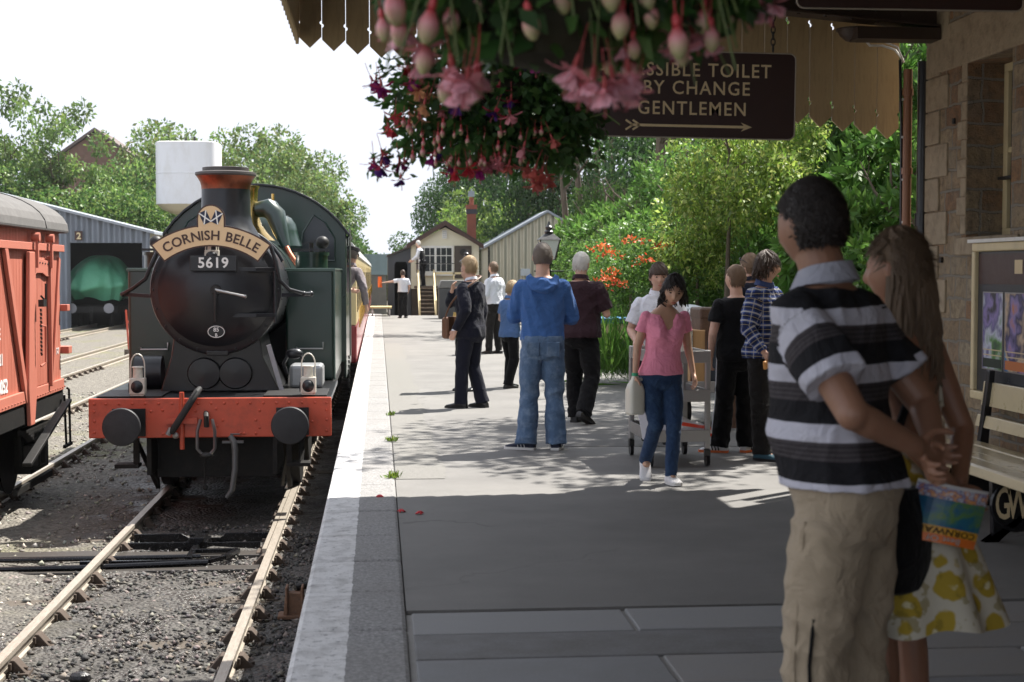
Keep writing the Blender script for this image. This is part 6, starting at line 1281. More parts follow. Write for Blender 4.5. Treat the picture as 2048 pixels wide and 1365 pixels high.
# grey haired man walking away
P_ = person('white haired man in a dark plum shirt and black trousers walking away', feet(1160, 846), -.42, 1.75, dict(Le=(-.25, -.02, 1.13), Lw=(-.16, .2, 1.1), Re=(.275, .02, 1.12), Rw=(.17, .25, 1.17), Rh=(-.6, .4, .4), La=(-.07, .08, .08), Lk=(-.09, .09, .49), Ra=(.10, -.20, .135), Rk=(.12, .03, .49), Rf=-.35, Rfp=.42, hyaw=-.25, hpitch=.15, lean=(.0, .02)),
    dict(skin=FAIR, hair=('short', GREYH, 900, .03), face=False, girth=1.1, belly=.05, top=dict(mat=cloth('plum_shirt', (.030, .014, .019), var=.15), hem=.88, ease=.035, sleeve=.85, r=(.085, .08, .05), name='polo_shirt', wr=.012, flare=.015, collar=True), bottom=dict(mat=BLK, r=(.112, .09, .09), wr=.012), shoes=BSHOE), seed=61)
# boy pushing the trolley
P_ = person('boy in a white short sleeved shirt pushing the catering trolley, facing the camera', (at(1316, 700, 13.3).x, 13.3, 0), PI-.1, 1.615, dict(Le=(-.27, .02, 1.12), Lw=(-.235, .27, 1.02), Re=(.27, .02, 1.12), Rw=(.235, .27, 1.02), Rh=(0, 1, -.2), Lh=(0, 1, -.2), Lp=(.3, 0, -1), Rp=(-.3, 0, -1), hpitch=.12, hyaw=.08, La=(-.1, -.1, .08), Ra=(.1, .12, .08), lean=(0, .03)),
    dict(skin=FAIR, lips=True, hair=('fringe', BRH, 700, .03), top=dict(mat=WSH, hem=.88, ease=.03, sleeve=.78, r=(.070, .074, .05), wr=.011, collar=True), bottom=dict(mat=BLK), shoes=BSHOE), seed=71, voxel=.0065)
# girl in pink
P_ = GIRL = person('girl in a pink top and dark jeans walking towards the camera, looking down', feet(1322, 964), PI+.12, 1.55, dict(Re=(.215, -.02, 1.13), Rw=(.235, .02, .90), Le=(-.225, -.03, 1.13), Lw=(-.26, .05, .91), La=(-.045, .13, .08), Lk=(-.07, .13, .50), Ra=(.085, -.17, .165), Rk=(.07, .07, .49), Rfp=.75, Lfp=-.05, Rf=-.25, hpitch=.40, hyaw=-.22, hroll=-.12, hoff=(-.04, .06, -.03), lean=(-.02, .05)),
    dict(skin=TAN, fem=True, hair=('part', DKH, 700, .04), top=dict(mat=cloth('pink_knit', (.84, .29, .41), var=.06, vs=8), hem=.895, ease=.024, sleeve=.5, r=(.056, .060, .05), neck=1.415, vneck=.12, name='pink_top', wr=.008, flare=-.002), bottom=dict(mat=DJEANS, r=(.095, .066, .055), ease=.014, top=.975, wr=.007, hem=.06), shoes=WSHOE, sole=LSOLE, shoelen=.25), seed=81, voxel=.0058)
k = P_['k']; Mh, hk = P_['Mh'], P_['hk']
def locks(root, Mh, hk, n, mat, seed, zend, spread, ln, ybias=-.05, w_=.006, front=False, name='hair_locks', x0=.085):
    rd = random.Random(seed); mb = MB()
    for i in range(n):
        a = rd.uniform(-.25 if front else .0, PI+(.25 if front else 0)); d = Vector((math.cos(a), -math.sin(a), rd.uniform(-.2, .9))).normalized(); p0 = Mh@(Vector((d.x*.078, d.y*.094, d.z*.112))*hk)
        o = Mh.to_3x3()@Vector((d.x, d.y, 0)); L_ = ln*rd.uniform(.75, 1.1); ph = rd.uniform(0, 6); pts = []
        for j in range(9):
            t = j/8; q = p0+Vector((o.x, o.y, 0))*(spread*math.sin(min(1, t*2)*PI/2)+.03*t*math.sin(ph+t*6))+Vector((rd.uniform(-.004, .004)+.012*math.sin(ph+t*7)*t, 0, -L_*t**1.15)); pts.append(q)
        mb.tube(pts, [w_*(.5+1.0*math.sin(PI*min(.999, .15+t*.8))) for t in np.linspace(0, 1, 9)], 5)
    return mb.build(name, mat, root, smooth=True)
locks(P_['root'], Mh, hk, 130, DKH, 8, 0, .012, .13, w_=.006, front=False)
vn = MB(); o_ = P_['off'](1.4)
MB().tube([(Vector((.145*math.cos(q), .098*math.sin(q)+.0, .925))+P_['off'](.92))*k for q in [2*PI*j/24 for j in range(24)]], .012, 8, True, sq=2).build('hem_band', MATS['pink_knit'], P_['root'])
MB().prism([(-.062, 1.415), (.062, 1.415), (.012, 1.30), (-.012, 1.30)], 'y', 0, .001).build('neckline_skin', skinm(*TAN), P_['root']) if False else None
# black t-shirt boy
P_ = person('boy in black t-shirt and tracksuit trousers, back to the camera, orange soled shoes', feet(1470, 905), .18, 1.60, dict(Le=(-.25, -.04, 1.12), Lw=(-.235, .04, .90), Re=(.23, 0, 1.12), Rw=(.18, .12, .92), La=(-.14, .03, .08), Ra=(.12, .0, .08), Lf=.95, Rf=-.9, hyaw=.45, hpitch=.0),
    dict(skin=FAIR, hair=('short', LBR, 700, .022), top=dict(mat=BLK, hem=.86, ease=.028, sleeve=.6, r=(.076, .074, .05), name='t_shirt', wr=.008), bottom=dict(mat=BLK, r=(.102, .09, .095), ease=.018, wr=.012), shoes=WSHOE, sole=pm('orange_rubber', (.75, .17, .04), .6), stripes=BLK), seed=91)
k = P_['k']; mb = MB(); J = P_['J']['L']; mb.tube([J[3]+Vector((-.105, .0, 0))*k, J[3].lerp(J[4], .5)+Vector((-.10, 0, 0))*k, J[4]+Vector((-.095, 0, 0))*k, J[5]+Vector((-.1, 0, .0))*k], .005, 5); mb.build('side_piping', WSH, P_['root'])
# boy with sunglasses on his head, behind
P_ = person('brown haired boy with sunglasses on his head behind the boy in black t-shirt', (at(1500, 700, 15.4).x, 15.4, 0), .5, 1.73, dict(hyaw=.3), dict(skin=FAIR, hair=('fringe', LBR, 700, .04), top=dict(mat=NAVYS, hem=.86, ease=.03, sleeve=.6, r=(.078, .074, .05), name='t_shirt', collar=True), bottom=dict(mat=BLK), shoes=BSHOE), seed=101, voxel=.010)
sg = thing('sunglasses', 'dark sunglasses pushed up on the head of the hidden brown haired boy', 'sunglasses', tuple(P_['root'].location), .5); Mh, hk = P_['Mh'], P_['hk']
for s in (-1, 1): MB().sph(Mh@Vector((s*.035, .085, .075)), (.026, .008, .02), 12, 8, Mh.to_3x3()).build('lens', GLASS, sg); MB().tube([Mh@Vector((s*.06, .085, .075)), Mh@Vector((s*.088, .02, .06)), Mh@Vector((s*.088, -.03, .03))], .004, 6).build('temple', BLACK, sg)
# plaid shirt
def plaid_mat():
    m, nt, b, out = newmat('plaid_flannel'); ad = nt.nodes.new('ShaderNodeAttribute'); ad.attribute_name = 'down'; aa = nt.nodes.new('ShaderNodeAttribute'); aa.attribute_name = 'around'
    def st(src, per, a, b_, off=0): f = mathn(nt, 'FRACT', mathn(nt, 'ADD', mathn(nt, 'DIVIDE', src, per), off)); return mathn(nt, 'MULTIPLY', mathn(nt, 'GREATER_THAN', f, a), mathn(nt, 'LESS_THAN', f, b_))
    d, u = ad.outputs['Fac'], aa.outputs['Fac']
    c = mixc(nt, mathn(nt, 'MULTIPLY', st(d, .075, .0, .5), .65), (.035, .075, .27), (.010, .012, .03)); c = mixc(nt, mathn(nt, 'MULTIPLY', st(u, .07, .0, .5), .6), c, (.012, .014, .035))
    c = mixc(nt, mathn(nt, 'MULTIPLY', st(d, .075, .66, .84), .7), c, (.52, .52, .50)); c = mixc(nt, mathn(nt, 'MULTIPLY', st(u, .07, .68, .80), .5), c, (.5, .5, .46)); c = mixc(nt, mathn(nt, 'MULTIPLY', st(d, .075, .2, .26), .6), c, (.5, .42, .2))
    nt.links.new(c, b.inputs['Base Color']); b.inputs['Roughness'].default_value = .85; b.inputs['Specular IOR Level'].default_value = .2; return m
P_ = person('boy with shaggy brown hair in a blue plaid shirt turned to the right', feet(1528, 918), -2.35, 1.71, dict(Re=(.255, -.02, 1.12), Rw=(.235, .13, .92), Le=(-.25, -.02, 1.12), Lw=(-.22, .1, .9), hyaw=.72, hpitch=.12, Ra=(.11, .05, .08), Rp=(-1, .2, .2), Rc=.9), dict(skin=FAIR, lips=True, hair=('fringe', BRH, 1100, .06), top=dict(mat=plaid_mat(), hem=.86, ease=.034, r=(.085, .072, .055), name='plaid_shirt', wr=.012, flare=.012, collar=True, cmat=cloth('plaid_collar', (.05, .075, .18), var=.4, vs=60)), bottom=dict(mat=CHAR, r=(.102, .086, .088), wr=.010), shoes=pm('teal_shoe', (.03, .10, .14), .7)), seed=111, voxel=.0065)
locks(P_['root'], P_['Mh'], P_['hk'], 110, BRH, 19, 0, .012, .10, w_=.006, front=False)
p = toworld(P_['root'], P_['J']['R'][2]+Vector((0, .03, -.09))); tg = thing('snack_packet', 'orange snack packet held by the boy in the plaid shirt', 'packet', p, -2.2); MB().obox((0, 0, 0), (.14, .03, .07), Matrix.Rotation(.2, 3, 'Y')).build('packet', pm('packet_orange', (.6, .28, .08), .4, var=.35, vs=25), tg, bevel=.012)
# --- striped polo man, near the camera
def stripe_mat():
    m, nt, b, out = newmat('striped_polo'); ad = nt.nodes.new('ShaderNodeAttribute'); ad.attribute_name = 'down'; d = ad.outputs['Fac']
    f = mathn(nt, 'FRACT', mathn(nt, 'DIVIDE', mathn(nt, 'ADD', d, .06), .15))
    W_, K_, G_ = (.50, .50, .57), (.007, .007, .009), (.055, .048, .052)
    c = ramp(nt, f, [(.0, W_), (.31, G_), (.62, K_)], 'CONSTANT')
    fine = mathn(nt, 'MULTIPLY', mathn(nt, 'GREATER_THAN', mathn(nt, 'FRACT', mathn(nt, 'DIVIDE', d, .0125)), .62), mathn(nt, 'MULTIPLY', mathn(nt, 'GREATER_THAN', f, .31), mathn(nt, 'LESS_THAN', f, .62)))
    c = mixc(nt, mathn(nt, 'MULTIPLY', fine, .8), c, (.02, .018, .02))
    tc = nt.nodes.new('ShaderNodeTexCoord').outputs['Object']; n = noise_node(nt, tc, 300, 3); c = mixc(nt, mathn(nt, 'MULTIPLY', n.outputs['Fac'], .05), c, (.3, .3, .33))
    nt.links.new(c, b.inputs['Base Color']); b.inputs['Roughness'].default_value = .9; b.inputs['Specular IOR Level'].default_value = .2; n2 = noise_node(nt, tc, 400, 2); cn = noise_node(nt, tc, 6, 4, .55); cn.inputs['Distortion'].default_value = 1.2; bump(nt, b, mathn(nt, 'ADD', n2.outputs['Fac'], mathn(nt, 'MULTIPLY', mathn(nt, 'ABSOLUTE', mathn(nt, 'SUBTRACT', cn.outputs['Fac'], .5)), 28.)), .5, .003); return m
KHAKI = cloth('khaki_cotton', (.33, .27, .195), var=.08, vs=4)
mx = at(1690, 700, 4.0)
P_ = MAN = person('man in a striped polo shirt and khaki trousers nearest the camera, hands behind his back', (mx.x+.005, 4.0, 0), .80, 1.81, dict(lean=(0, .075), Le=(-.25, -.17, 1.15), Lw=(-.06, -.235, 1.06), Re=(.21, -.15, 1.14), Rw=(.06, -.24, 1.03), Lh=(.85, -.1, -.3), Rh=(-.8, -.1, -.3), Lp=(.1, -1, 0), Rp=(0, -1, 0), hyaw=-.2, hpitch=.2, hoff=(0, .01, -.01), Lk=(-.11, .03, .49), La=(-.12, 0, .08), Lc=.7, Rc=.8),
    dict(skin=BRN, girth=.95, belly=.05, fat=1.06, head=1.02, arm=1.05, face=False, hair=('short', DKH, 2600, .016), top=dict(mat=stripe_mat(), hem=.935, ease=.028, sleeve=.70, r=(.078, .080, .05), name='polo_shirt', wr=.013, wf=(8, 8, 9), flare=.010, collar=True, cmat=cloth('pale_collar', (.33, .34, .40), var=.1), cprof=((-.02, .076, 0), (.015, .072, 0), (.036, .067, 0), (.038, .072, 0), (.015, .082, .0), (-.012, .094, 0))), bottom=dict(mat=KHAKI, hem=.05, r=(.110, .094, .088), ease=.016, top=.955, wr=.022, wf=(7, 7, 10)), shoes=BSHOE), seed=121, voxel=.0055)
k = P_['k']
J = P_['J']['L']; z = MB().tube([J[3].lerp(J[4], .70)+Vector((-.097, -.035, 0))*k, J[4]+Vector((-.092, -.035, -.0))*k, J[4].lerp(J[5], .3)+Vector((-.088, -.03, 0))*k], .005, 6).build('pocket_zip', BLK, P_['root'])
MB().obox(J[4].lerp(J[5], .36)+Vector((-.112, -.01, 0))*k, (.012, .02, .035)).build('zip_pull', BLK, P_['root'], bevel=.004)
q = P_['J']['L']
MB().tube([q[3]+Vector((-.106, .02, -.04))*k, q[3].lerp(q[4], .5)+Vector((-.101, .015, 0))*k, q[4]+Vector((-.093, .01, 0))*k, q[5]+Vector((-.09, .01, .0))*k], .0035, 5).build('side_seam', KHAKI, P_['root'])
# --- woman in the floral dress
def floral_mat():
    m, nt, b, out = newmat('floral_cotton'); tc = nt.nodes.new('ShaderNodeTexCoord').outputs['Object']; w1 = noise_node(nt, tc, 9, 3); sc3 = nt.nodes.new('ShaderNodeVectorMath'); sc3.operation = 'SCALE'; sc3.inputs['Scale'].default_value = .08; nt.links.new(w1.outputs['Color'], sc3.inputs[0])
    a = nt.nodes.new('ShaderNodeVectorMath'); nt.links.new(tc, a.inputs[0]); nt.links.new(sc3.outputs[0], a.inputs[1]); v = nt.nodes.new('ShaderNodeTexVoronoi'); v.inputs['Scale'].default_value = 11; nt.links.new(a.outputs[0], v.inputs['Vector'])
    n = noise_node(nt, tc, 22, 4); c = mixc(nt, ramp(nt, v.outputs['Distance'], [(.40, 1.), (.46, 0.)]), (.54, .51, .42), (.40, .29, .04)); c = mixc(nt, ramp(nt, v.outputs['Distance'], [(.10, 1.), (.15, 0.)]), c, (.60, .55, .35)); c = mixc(nt, ramp(nt, n.outputs['Fac'], [(.56, 0.), (.6, .6)]), c, (.22, .17, .03))
    nt.links.new(c, b.inputs['Base Color']); b.inputs['Roughness'].default_value = .85; b.inputs['Specular IOR Level'].default_value = .2; return m
FLOR = floral_mat(); wx = at(1806, 700, 4.4)
P_ = WOM = person('woman with long brown hair in a yellow floral dress beside the striped man', (wx.x, 4.4, 0), .78, 1.67, dict(Le=(-.20, -.12, 1.12), Lw=(-.08, -.20, .97), Re=(.185, -.12, 1.12), Rw=(.03, -.18, .97), Lh=(.45, -.25, -.6), Rh=(-.3, -.1, -.8), Lp=(.3, -1, 0), Rp=(-.2, -1, 0), hyaw=.1, hpitch=.1, Lc=.8, lean=(0, .0)),
    dict(skin=('tanned_skin_deep', (.27, .135, .083)), fem=True, girth=1.06, arm=1.12, face=False, hair=('long', hmat('long_brown_hair', (.13, .085, .05)), 1200, .05), top=None, bottom=None, shoes=pm('sandal', (.1, .06, .04), .6)), seed=131, voxel=.0058)
k = P_['k']; rt = P_['root']
locks(rt, P_['Mh'], P_['hk'], 260, MATS['long_brown_hair'], 29, 0, .016, .34, w_=.0055, front=False)
mb = MB(); rings = []
for i in range(26):
    z = 1.22-.68*i/25
    if z > 1.0: hw, hd, yc = (float(np.interp(z, TF[:, 0], TF[:, j])) for j in (1, 2, 3)); hw = hw*1.06+.012; hd = hd*1.06+.014; fl = 0
    else: t = (1.0-z)/.46; hw = .160+.14*t; hd = .125+.15*t; yc = -.01-.03*t; fl = .022*t
    rings.append([((hw+fl*math.sin(q*9+.6))*math.cos(q)*k, ((hd+fl*math.sin(q*9+.6))*math.sin(q)+yc)*k, (z+.012*math.sin(q*5)*(i/25))*k) for q in [2*PI*j/72 for j in range(72)]])
dr = MB().loft(rings, False).build('floral_dress', FLOR, rt, smooth=True)
for s in (-1, 1): MB().tube([(s*.07*k, .11*k, 1.2*k), (s*.085*k, .08*k, 1.36*k), (s*.085*k, .0, 1.435*k), (s*.08*k, -.07*k, 1.38*k), (s*.07*k, -.10*k, 1.2*k)], .007, 6).build('shoulder_strap', FLOR, dr)
bg = thing('black_shoulder_bag', 'black cloth shoulder bag hanging at the woman\'s hip between the couple', 'bag', toworld(rt, (-.17, -.16, .80))-Vector((.07, 0, 0)), .6); MB().loft([[(math.cos(q)*a, math.sin(q)*b_, z) for q in [2*PI*j/20 for j in range(20)]] for z, a, b_ in ((-.17, .07, .03), (-.16, .10, .045), (-.08, .125, .055), (.05, .115, .05), (.13, .09, .03))]).build('bag_body', BLK, bg, smooth=True)
MB().tube(spline([(-.08, 0, .12), (-.06, -.03, .32), (.0, -.02, .40), (.06, .05, .44), (.10, .10, .36), (.09, .06, .12)]), .012, 6).build('bag_strap', BLK, bg)
# brochure in her hand
hw_ = toworld(rt, P_['J']['R'][2]); bp = at(1892, 1024, hw_.y-.13); br = thing('brochure', 'orange and blue folded holiday brochure held behind the woman\'s back', 'brochure', bp, -.1); br.scale = (1.15, 1.15, .86); br.rotation_euler[1] = .12
Rb = Matrix.Rotation(.10, 3, 'Y'); n = 14
def sheet(x0, x1, z0, z1, dy, name, mat, par):
    mb = MB(); f = lambda x: -.045*(1-(x/.10)**2)
    for sgn in (0, 1): pass
    xs = np.linspace(x0, x1, n); A_ = []; 
    vs = [Rb@Vector((x, f(x)+dy+e, z+.35*x*0-.9*x*x*(1 if z < 0 else .3))) for e in (0, .003) for z in (z0, z1) for x in xs]; fs = []
    for i in range(n-1): fs += [(i, i+1, n+i+1, n+i), (2*n+i, 3*n+i, 3*n+i+1, 2*n+i+1), (i, 2*n+i, 2*n+i+1, i+1), (n+i, n+i+1, 3*n+i+1, 3*n+i)]
    fs += [(0, n, 3*n, 2*n), (n-1, 3*n-1, 4*n-1, 2*n-1)]
    return mb.add(vs, fs).build(name, mat, par, smooth=False)
def photo_mat(name, cols, scale):
    m, nt, b, out = newmat(name); tc = nt.nodes.new('ShaderNodeTexCoord').outputs['Object']; nn = noise_node(nt, tc, scale, 3, .5); k_ = len(cols)
    c = ramp(nt, nn.outputs['Fac'], [(.32+.36*i/(k_-1), q) for i, q in enumerate(cols)]); nt.links.new(c, b.inputs['Base Color']); b.inputs['Roughness'].default_value = .3; return m
sheet(-.09, .09, -.055, .095, .004, 'back_pages', pm('page_white', (.6, .6, .6), .5), br)
sheet(-.09, .09, -.045, .045, 0, 'cover_picture', photo_mat('brochure_blue', [(.01, .08, .16), (.01, .10, .22), (.02, .14, .2), (.10, .22, .05), (.02, .12, .25)], 14), br)
sheet(-.09, .09, .0455, .085, 0, 'cover_photo', photo_mat('brochure_photo', [(.05, .08, .25), (.6, .6, .65), (.1, .1, .3), (.7, .3, .05), (.5, .5, .6)], 60), br)
sheet(-.09, .09, -.071, -.0455, 0, 'title_band', pm('brochure_yellow', (.70, .36, .03), .35), br); sheet(-.09, .09, -.10, -.0715, 0, 'orange_band', pm('brochure_orange', (.72, .17, .025), .35), br)
def arcword(s, size, z, mat, par):
    vs, fs = text_geo(s, size, .02, 1.05, .0006); out = []
    for v in vs: x, zz_ = -v[0], -v[1]+z; out.append(Rb@Vector((x, -.045*(1-(x/.10)**2)-.0022, zz_-.9*x*x)))
    MB().add(out, fs).build('cover_word', mat, par)
arcword('CORNWALL', .028, -.058, pm('ink', (.03, .02, .02), .6), br); arcword('Best Of', .026, -.085, pm('page_white', (0,)*3), br)
# --- engine driver leaning from the cab
P_ = person('engine driver in a grey shirt and dark cap leaning out of the cab', (LX+1.06, LY+7.9, LZ+1.18), -.5, 1.74, dict(lean=(.26, .12), Re=(.52, .02, 1.13), Rw=(.52, .10, .86), Rh=(0, .4, -1), abs=True, Le=(.0, .2, 1.14), Lw=(.1, .35, 1.1), hyaw=.1, hpitch=.35), dict(skin=FAIR, hair=('short', SALT, 300, .02), top=dict(mat=cloth('grey_work_shirt', (.24, .21, .22), var=.2), hem=.9, ease=.03, r=(.08, .07, .055), name='work_shirt', wr=.014, collar=True), bottom=dict(mat=BLK), shoes=BSHOE), seed=141, voxel=.011)
def cap(P_, label, mat, peak):
    t = P_['root']; M = P_['Mh']; hk = P_['hk']; c = MB().add(*(lambda r: (r.v, r.f))(MB().lathe([(.082, .055), (.086, .075), (.112, .105), (.108, .118), (.05, .128), (0, .13)], (0, -.005, 0), 28)))
    c.v = [tuple(M@Vector((v[0]*hk, v[1]*1.12*hk, v[2]*hk))) for v in c.v]; o = c.build('cap', mat, t, smooth=True)
    b = MB().loft([[M@Vector((math.cos(q)*a*hk, (math.sin(q)*b_+.02)*hk, z*hk)) for q in np.linspace(.25, PI-.25, 14)] for a, b_, z in ((.08, .088, .058), (.083, .135, .045), (.083, .135, .041), (.08, .088, .052))], False); b.build('peak', peak, o, smooth=True)
cap(P_, '', pm('cap_black', (.02, .02, .024), .35, coat=.3), BSHOE)
# --- signalman and dispatcher in the distance
p = at(846, 575, BY-.75); person('signalman in a black waistcoat and white shirt looking out from the signal box landing', (p.x, BY-.75, p.z+.02), 1.35, 1.72, dict(lean=(0, .16), hpitch=.25, Le=(-.2, .2, 1.15), Lw=(-.2, .4, 1.0), Re=(.2, .2, 1.15), Rw=(.2, .4, 1.0), abs=True, hyaw=-.3), dict(skin=FAIR, hair=('short', GREYH, 200, .02), top=dict(mat=WSH, hem=.95, ease=.02, r=(.075, .065, .05)), bottom=dict(mat=BLK, top=1.0), shoes=BSHOE), seed=151, voxel=.014)
SIG = [o for o in sc.objects if o.get('label', '').startswith('signalman')][0]; mb = MB(); rings = []
for i in range(8):
    z = .93+.42*i/7; hw, hd, yc = (float(np.interp(z, TM[:, 0], TM[:, j])) for j in (1, 2, 3)); f = max(0, (z-.95)/.55)*.16; rings.append([((hw+.026)*math.cos(q), (hd+.028)*math.sin(q)+yc+f, z) for q in [2*PI*j/20 for j in range(20)]])
MB().loft(rings).build('waistcoat', BLK, SIG, smooth=True)
p = at(806, 624, 51); person('guard in a white shirt and black trousers holding out an orange flag', (p.x, 51, 0), .25, 1.62, dict(Le=(-.42, .06, 1.33), Lw=(-.66, .1, 1.30), Lh=(-1, 0, 0), Lp=(0, 0, -1), Re=(.24, -.03, 1.13), Rw=(.2, .06, .92), abs=True), dict(skin=FAIR, hair=('short', BRH, 200, .02), face=False, top=dict(mat=WSH, hem=.95, ease=.025, sleeve=.7, r=(.08, .075, .05)), bottom=dict(mat=BLK), shoes=BSHOE), seed=161, voxel=.014)
GD = [o for o in sc.objects if o.get('label', '').startswith('guard in')][0]; fp_ = toworld(GD, (-.70, .1, 1.22)); fl = thing('orange_flag', 'bright orange flag held out over the platform edge by the guard', 'flag', fp_, .25)
mb = MB(); mb.loft([[(-.14*i/5-.0, .03*math.sin(i*1.3+j*.5)+e, -.18+.36*j/5) for j in range(6)]+[(-.14*i/5, .03*math.sin(i*1.3+j*.5)+e+.006, -.18+.36*j/5) for j in range(5, -1, -1)] for i in range(6) for e in (0,)]); mb.build('flag_cloth', pm('flag_orange', (.85, .16, .03), .7), fl); MB().cyl((.0, 0, -.12), (.0, 0, .22), .012, None, 8).build('flag_stick', TIMBER, fl)
# ============================================================ SIGNS
SIGNB = pm('sign_brown', (.035, .014, .011), .35, var=.06, coat=.2); SIGNL = pm('sign_lettering', (.66, .52, .30), .5, var=.04)
def rrect(w, h, r, n=6):
    return [(cx_+r*math.cos(a), cz_+r*math.sin(a)) for cx_, cz_, a0 in ((w/2-r, h/2-r, 0), (-w/2+r, h/2-r, PI/2), (-w/2+r, -h/2+r, PI), (w/2-r, -h/2+r, 1.5*PI)) for a in np.linspace(a0, a0+PI/2, n)]
p0, p1 = at(1170, 190, 9.3), at(1590, 190, 9.3); zc2 = at(1380, 190, 9.3).z; sw_ = p1.x-p0.x; shh = at(1380, 103, 9.3).z-at(1380, 277, 9.3).z
sg = thing('hanging_sign', 'brown hanging sign with cream lettering reading toilet, baby change and gentlemen', 'sign', ((p0.x+p1.x)/2, 9.3, zc2)); sg.rotation_euler = (0, math.radians(.75), 0)
MB().prism(rrect(sw_, shh, .04), 'y', -.012, .012).build('sign_board', SIGNB, sg, bevel=.004)
MB().tube([(x, -.0125, z) for x, z in rrect(sw_-.004, shh-.004, .04)], .0045, 6, True).build('sign_rim', pm('sign_rim_pale', (.35, .3, .24), .4), sg)
def sx(px): return at(px, 190, 9.3).x-(p0.x+p1.x)/2
def sz(py): return at(1380, py, 9.3).z-zc2
text('lettering', 'ACCESSIBLE TOILET', .118, face_cam((sx(1366), -.0145, sz(142))), SIGNL, sg, .008, 1.16, .93); text('lettering', 'BABY CHANGE', .118, face_cam((sx(1368), -.0145, sz(178))), SIGNL, sg, .008, 1.16, .93); text('lettering', 'GENTLEMEN', .118, face_cam((sx(1384), -.0145, sz(219))), SIGNL, sg, .008, 1.16, .93)
zA = sz(253); mb = MB().box(sx(1262), sx(1490), -.0165, -.0125, zA-.008, zA+.008); mb.prism([(sx(1504), zA), (sx(1482), zA+.028), (sx(1490), zA), (sx(1482), zA-.028)], 'y', -.0165, -.0125)
for q in (1258, 1272):
    for s in (-1, 1): mb.bar((sx(q)-.02, -.0145, zA+s*.03), (sx(q)+.022, -.0145, zA+s*.002), .012, .004, (0, 1, 0))
mb.build('arrow', SIGNL, sg)
def chain(name, x, y, z0, z1, label, mat=IRON, link_=.05, r=.006):
    t = thing(name, label, 'chain', (x, y, z0)); n = max(2, int((z1-z0)/(link_*.78)))
    for i in range(n):
        z = link_*.4+i*(z1-z0-link_*.6)/n; f = i % 2; MB().tube([((math.cos(q)*.013 if f else 0), (0 if f else math.cos(q)*.013), z+math.sin(q)*link_*.5) for q in [2*PI*j/12 for j in range(12)]], r*.7, 5, True).build('chain_link', mat, t)
    return t
p = at(1546, 100, 9.3); chain('sign_chain', p.x, 9.3, p.z-.01, 3.8, 'chain holding up the right end of the brown toilet sign'); p = at(1215, 100, 9.3); chain('sign_chain', p.x, 9.3, p.z-.01, 3.8, 'chain holding up the left end of the brown toilet sign behind flowers')
q0, q1 = at(1592, 10, 8.0), at(2045, 10, 8.0); zb_ = at(1800, 21, 8.0).z
s2 = thing('hanging_sign', 'nearer dark sign board cut off by the top edge of the picture', 'sign', ((q0.x+q1.x)/2, 8.0, zb_+.27)); MB().prism(rrect(q1.x-q0.x, .54, .04), 'y', -.012, .012).build('sign_board', SIGNB, s2, bevel=.004); MB().tube([(x, -.0125, z) for x, z in rrect(q1.x-q0.x-.004, .536, .04)], .0045, 6, True).build('sign_rim', MATS['sign_rim_pale'], s2)
# ============================================================ HANGING BASKETS
def budmat():
    m, nt, b, out = newmat('fuchsia_bud'); tc = nt.nodes.new('ShaderNodeTexCoord').outputs['Object']; sep = nt.nodes.new('ShaderNodeSeparateXYZ'); nt.links.new(tc, sep.inputs[0])
    n = noise_node(nt, tc, 40, 3); f = mathn(nt, 'ADD', mathn(nt, 'MULTIPLY', sep.outputs['Z'], 14.), mathn(nt, 'MULTIPLY', n.outputs['Fac'], .25)); c = ramp(nt, f, [(-.0, (.30, .42, .13)), (.35, (.52, .40, .26)), (.62, (.70, .30, .32)), (.95, (.55, .07, .08))])
    nt.links.new(c, b.inputs['Base Color']); b.inputs['Roughness'].default_value = .45; b.inputs['Subsurface Weight'].default_value = .15; b.inputs['Subsurface Radius'].default_value = (.01, .005, .004); return m
BUD = budmat(); STEM = pm('flower_stem', (.10, .14, .04), .6); STEMR = pm('flower_stem_red', (.45, .05, .05), .5)
def bud_mb(s=1.0):
    mb = MB().lathe([(0, 0), (.006*s, .002*s), (.013*s, .012*s), (.0165*s, .024*s), (.0155*s, .036*s), (.009*s, .047*s), (.006*s, .053*s)], (0, 0, 0), 16); mb.lathe([(.006*s, .053*s), (.0075*s, .060*s), (.0065*s, .070*s), (.003*s, .074*s)], (0, 0, 0), 10); mb.tube([(0, 0, .073*s), (.002, .001, .10*s), (.006, .0, .14*s)], .0016*s, 5); return mb
def petal_grid(L_, W_, curl, flare, az, z0, seed, ruff=.006):
    rd = np.random.default_rng(seed); vs, fs = [], []; nu, nv = 5, 5; ph = rd.uniform(0, 6)
    for i in range(nu):
        t = i/(nu-1)
        for j in range(nv):
            s = j/(nv-1)*2-1; wv = W_*math.sin(min(1, t*1.05+.08)*PI*.72)**.8*.5*s; r = .006+flare*math.sin(t*PI*.5)**1.3+curl*t*t; z = z0-L_*t+curl*.8*t*t
            rr = r+ruff*math.sin(s*5+ph)*t; x, y = rr*math.cos(az)-wv*math.sin(az), rr*math.sin(az)+wv*math.cos(az); vs.append((x, y, z+ruff*.6*math.cos(s*6+ph)*t))
    for i in range(nu-1):
        for j in range(nv-1): a = i*nv+j; fs.append((a, a+1, a+nv+1, a+nv))
    return vs, fs
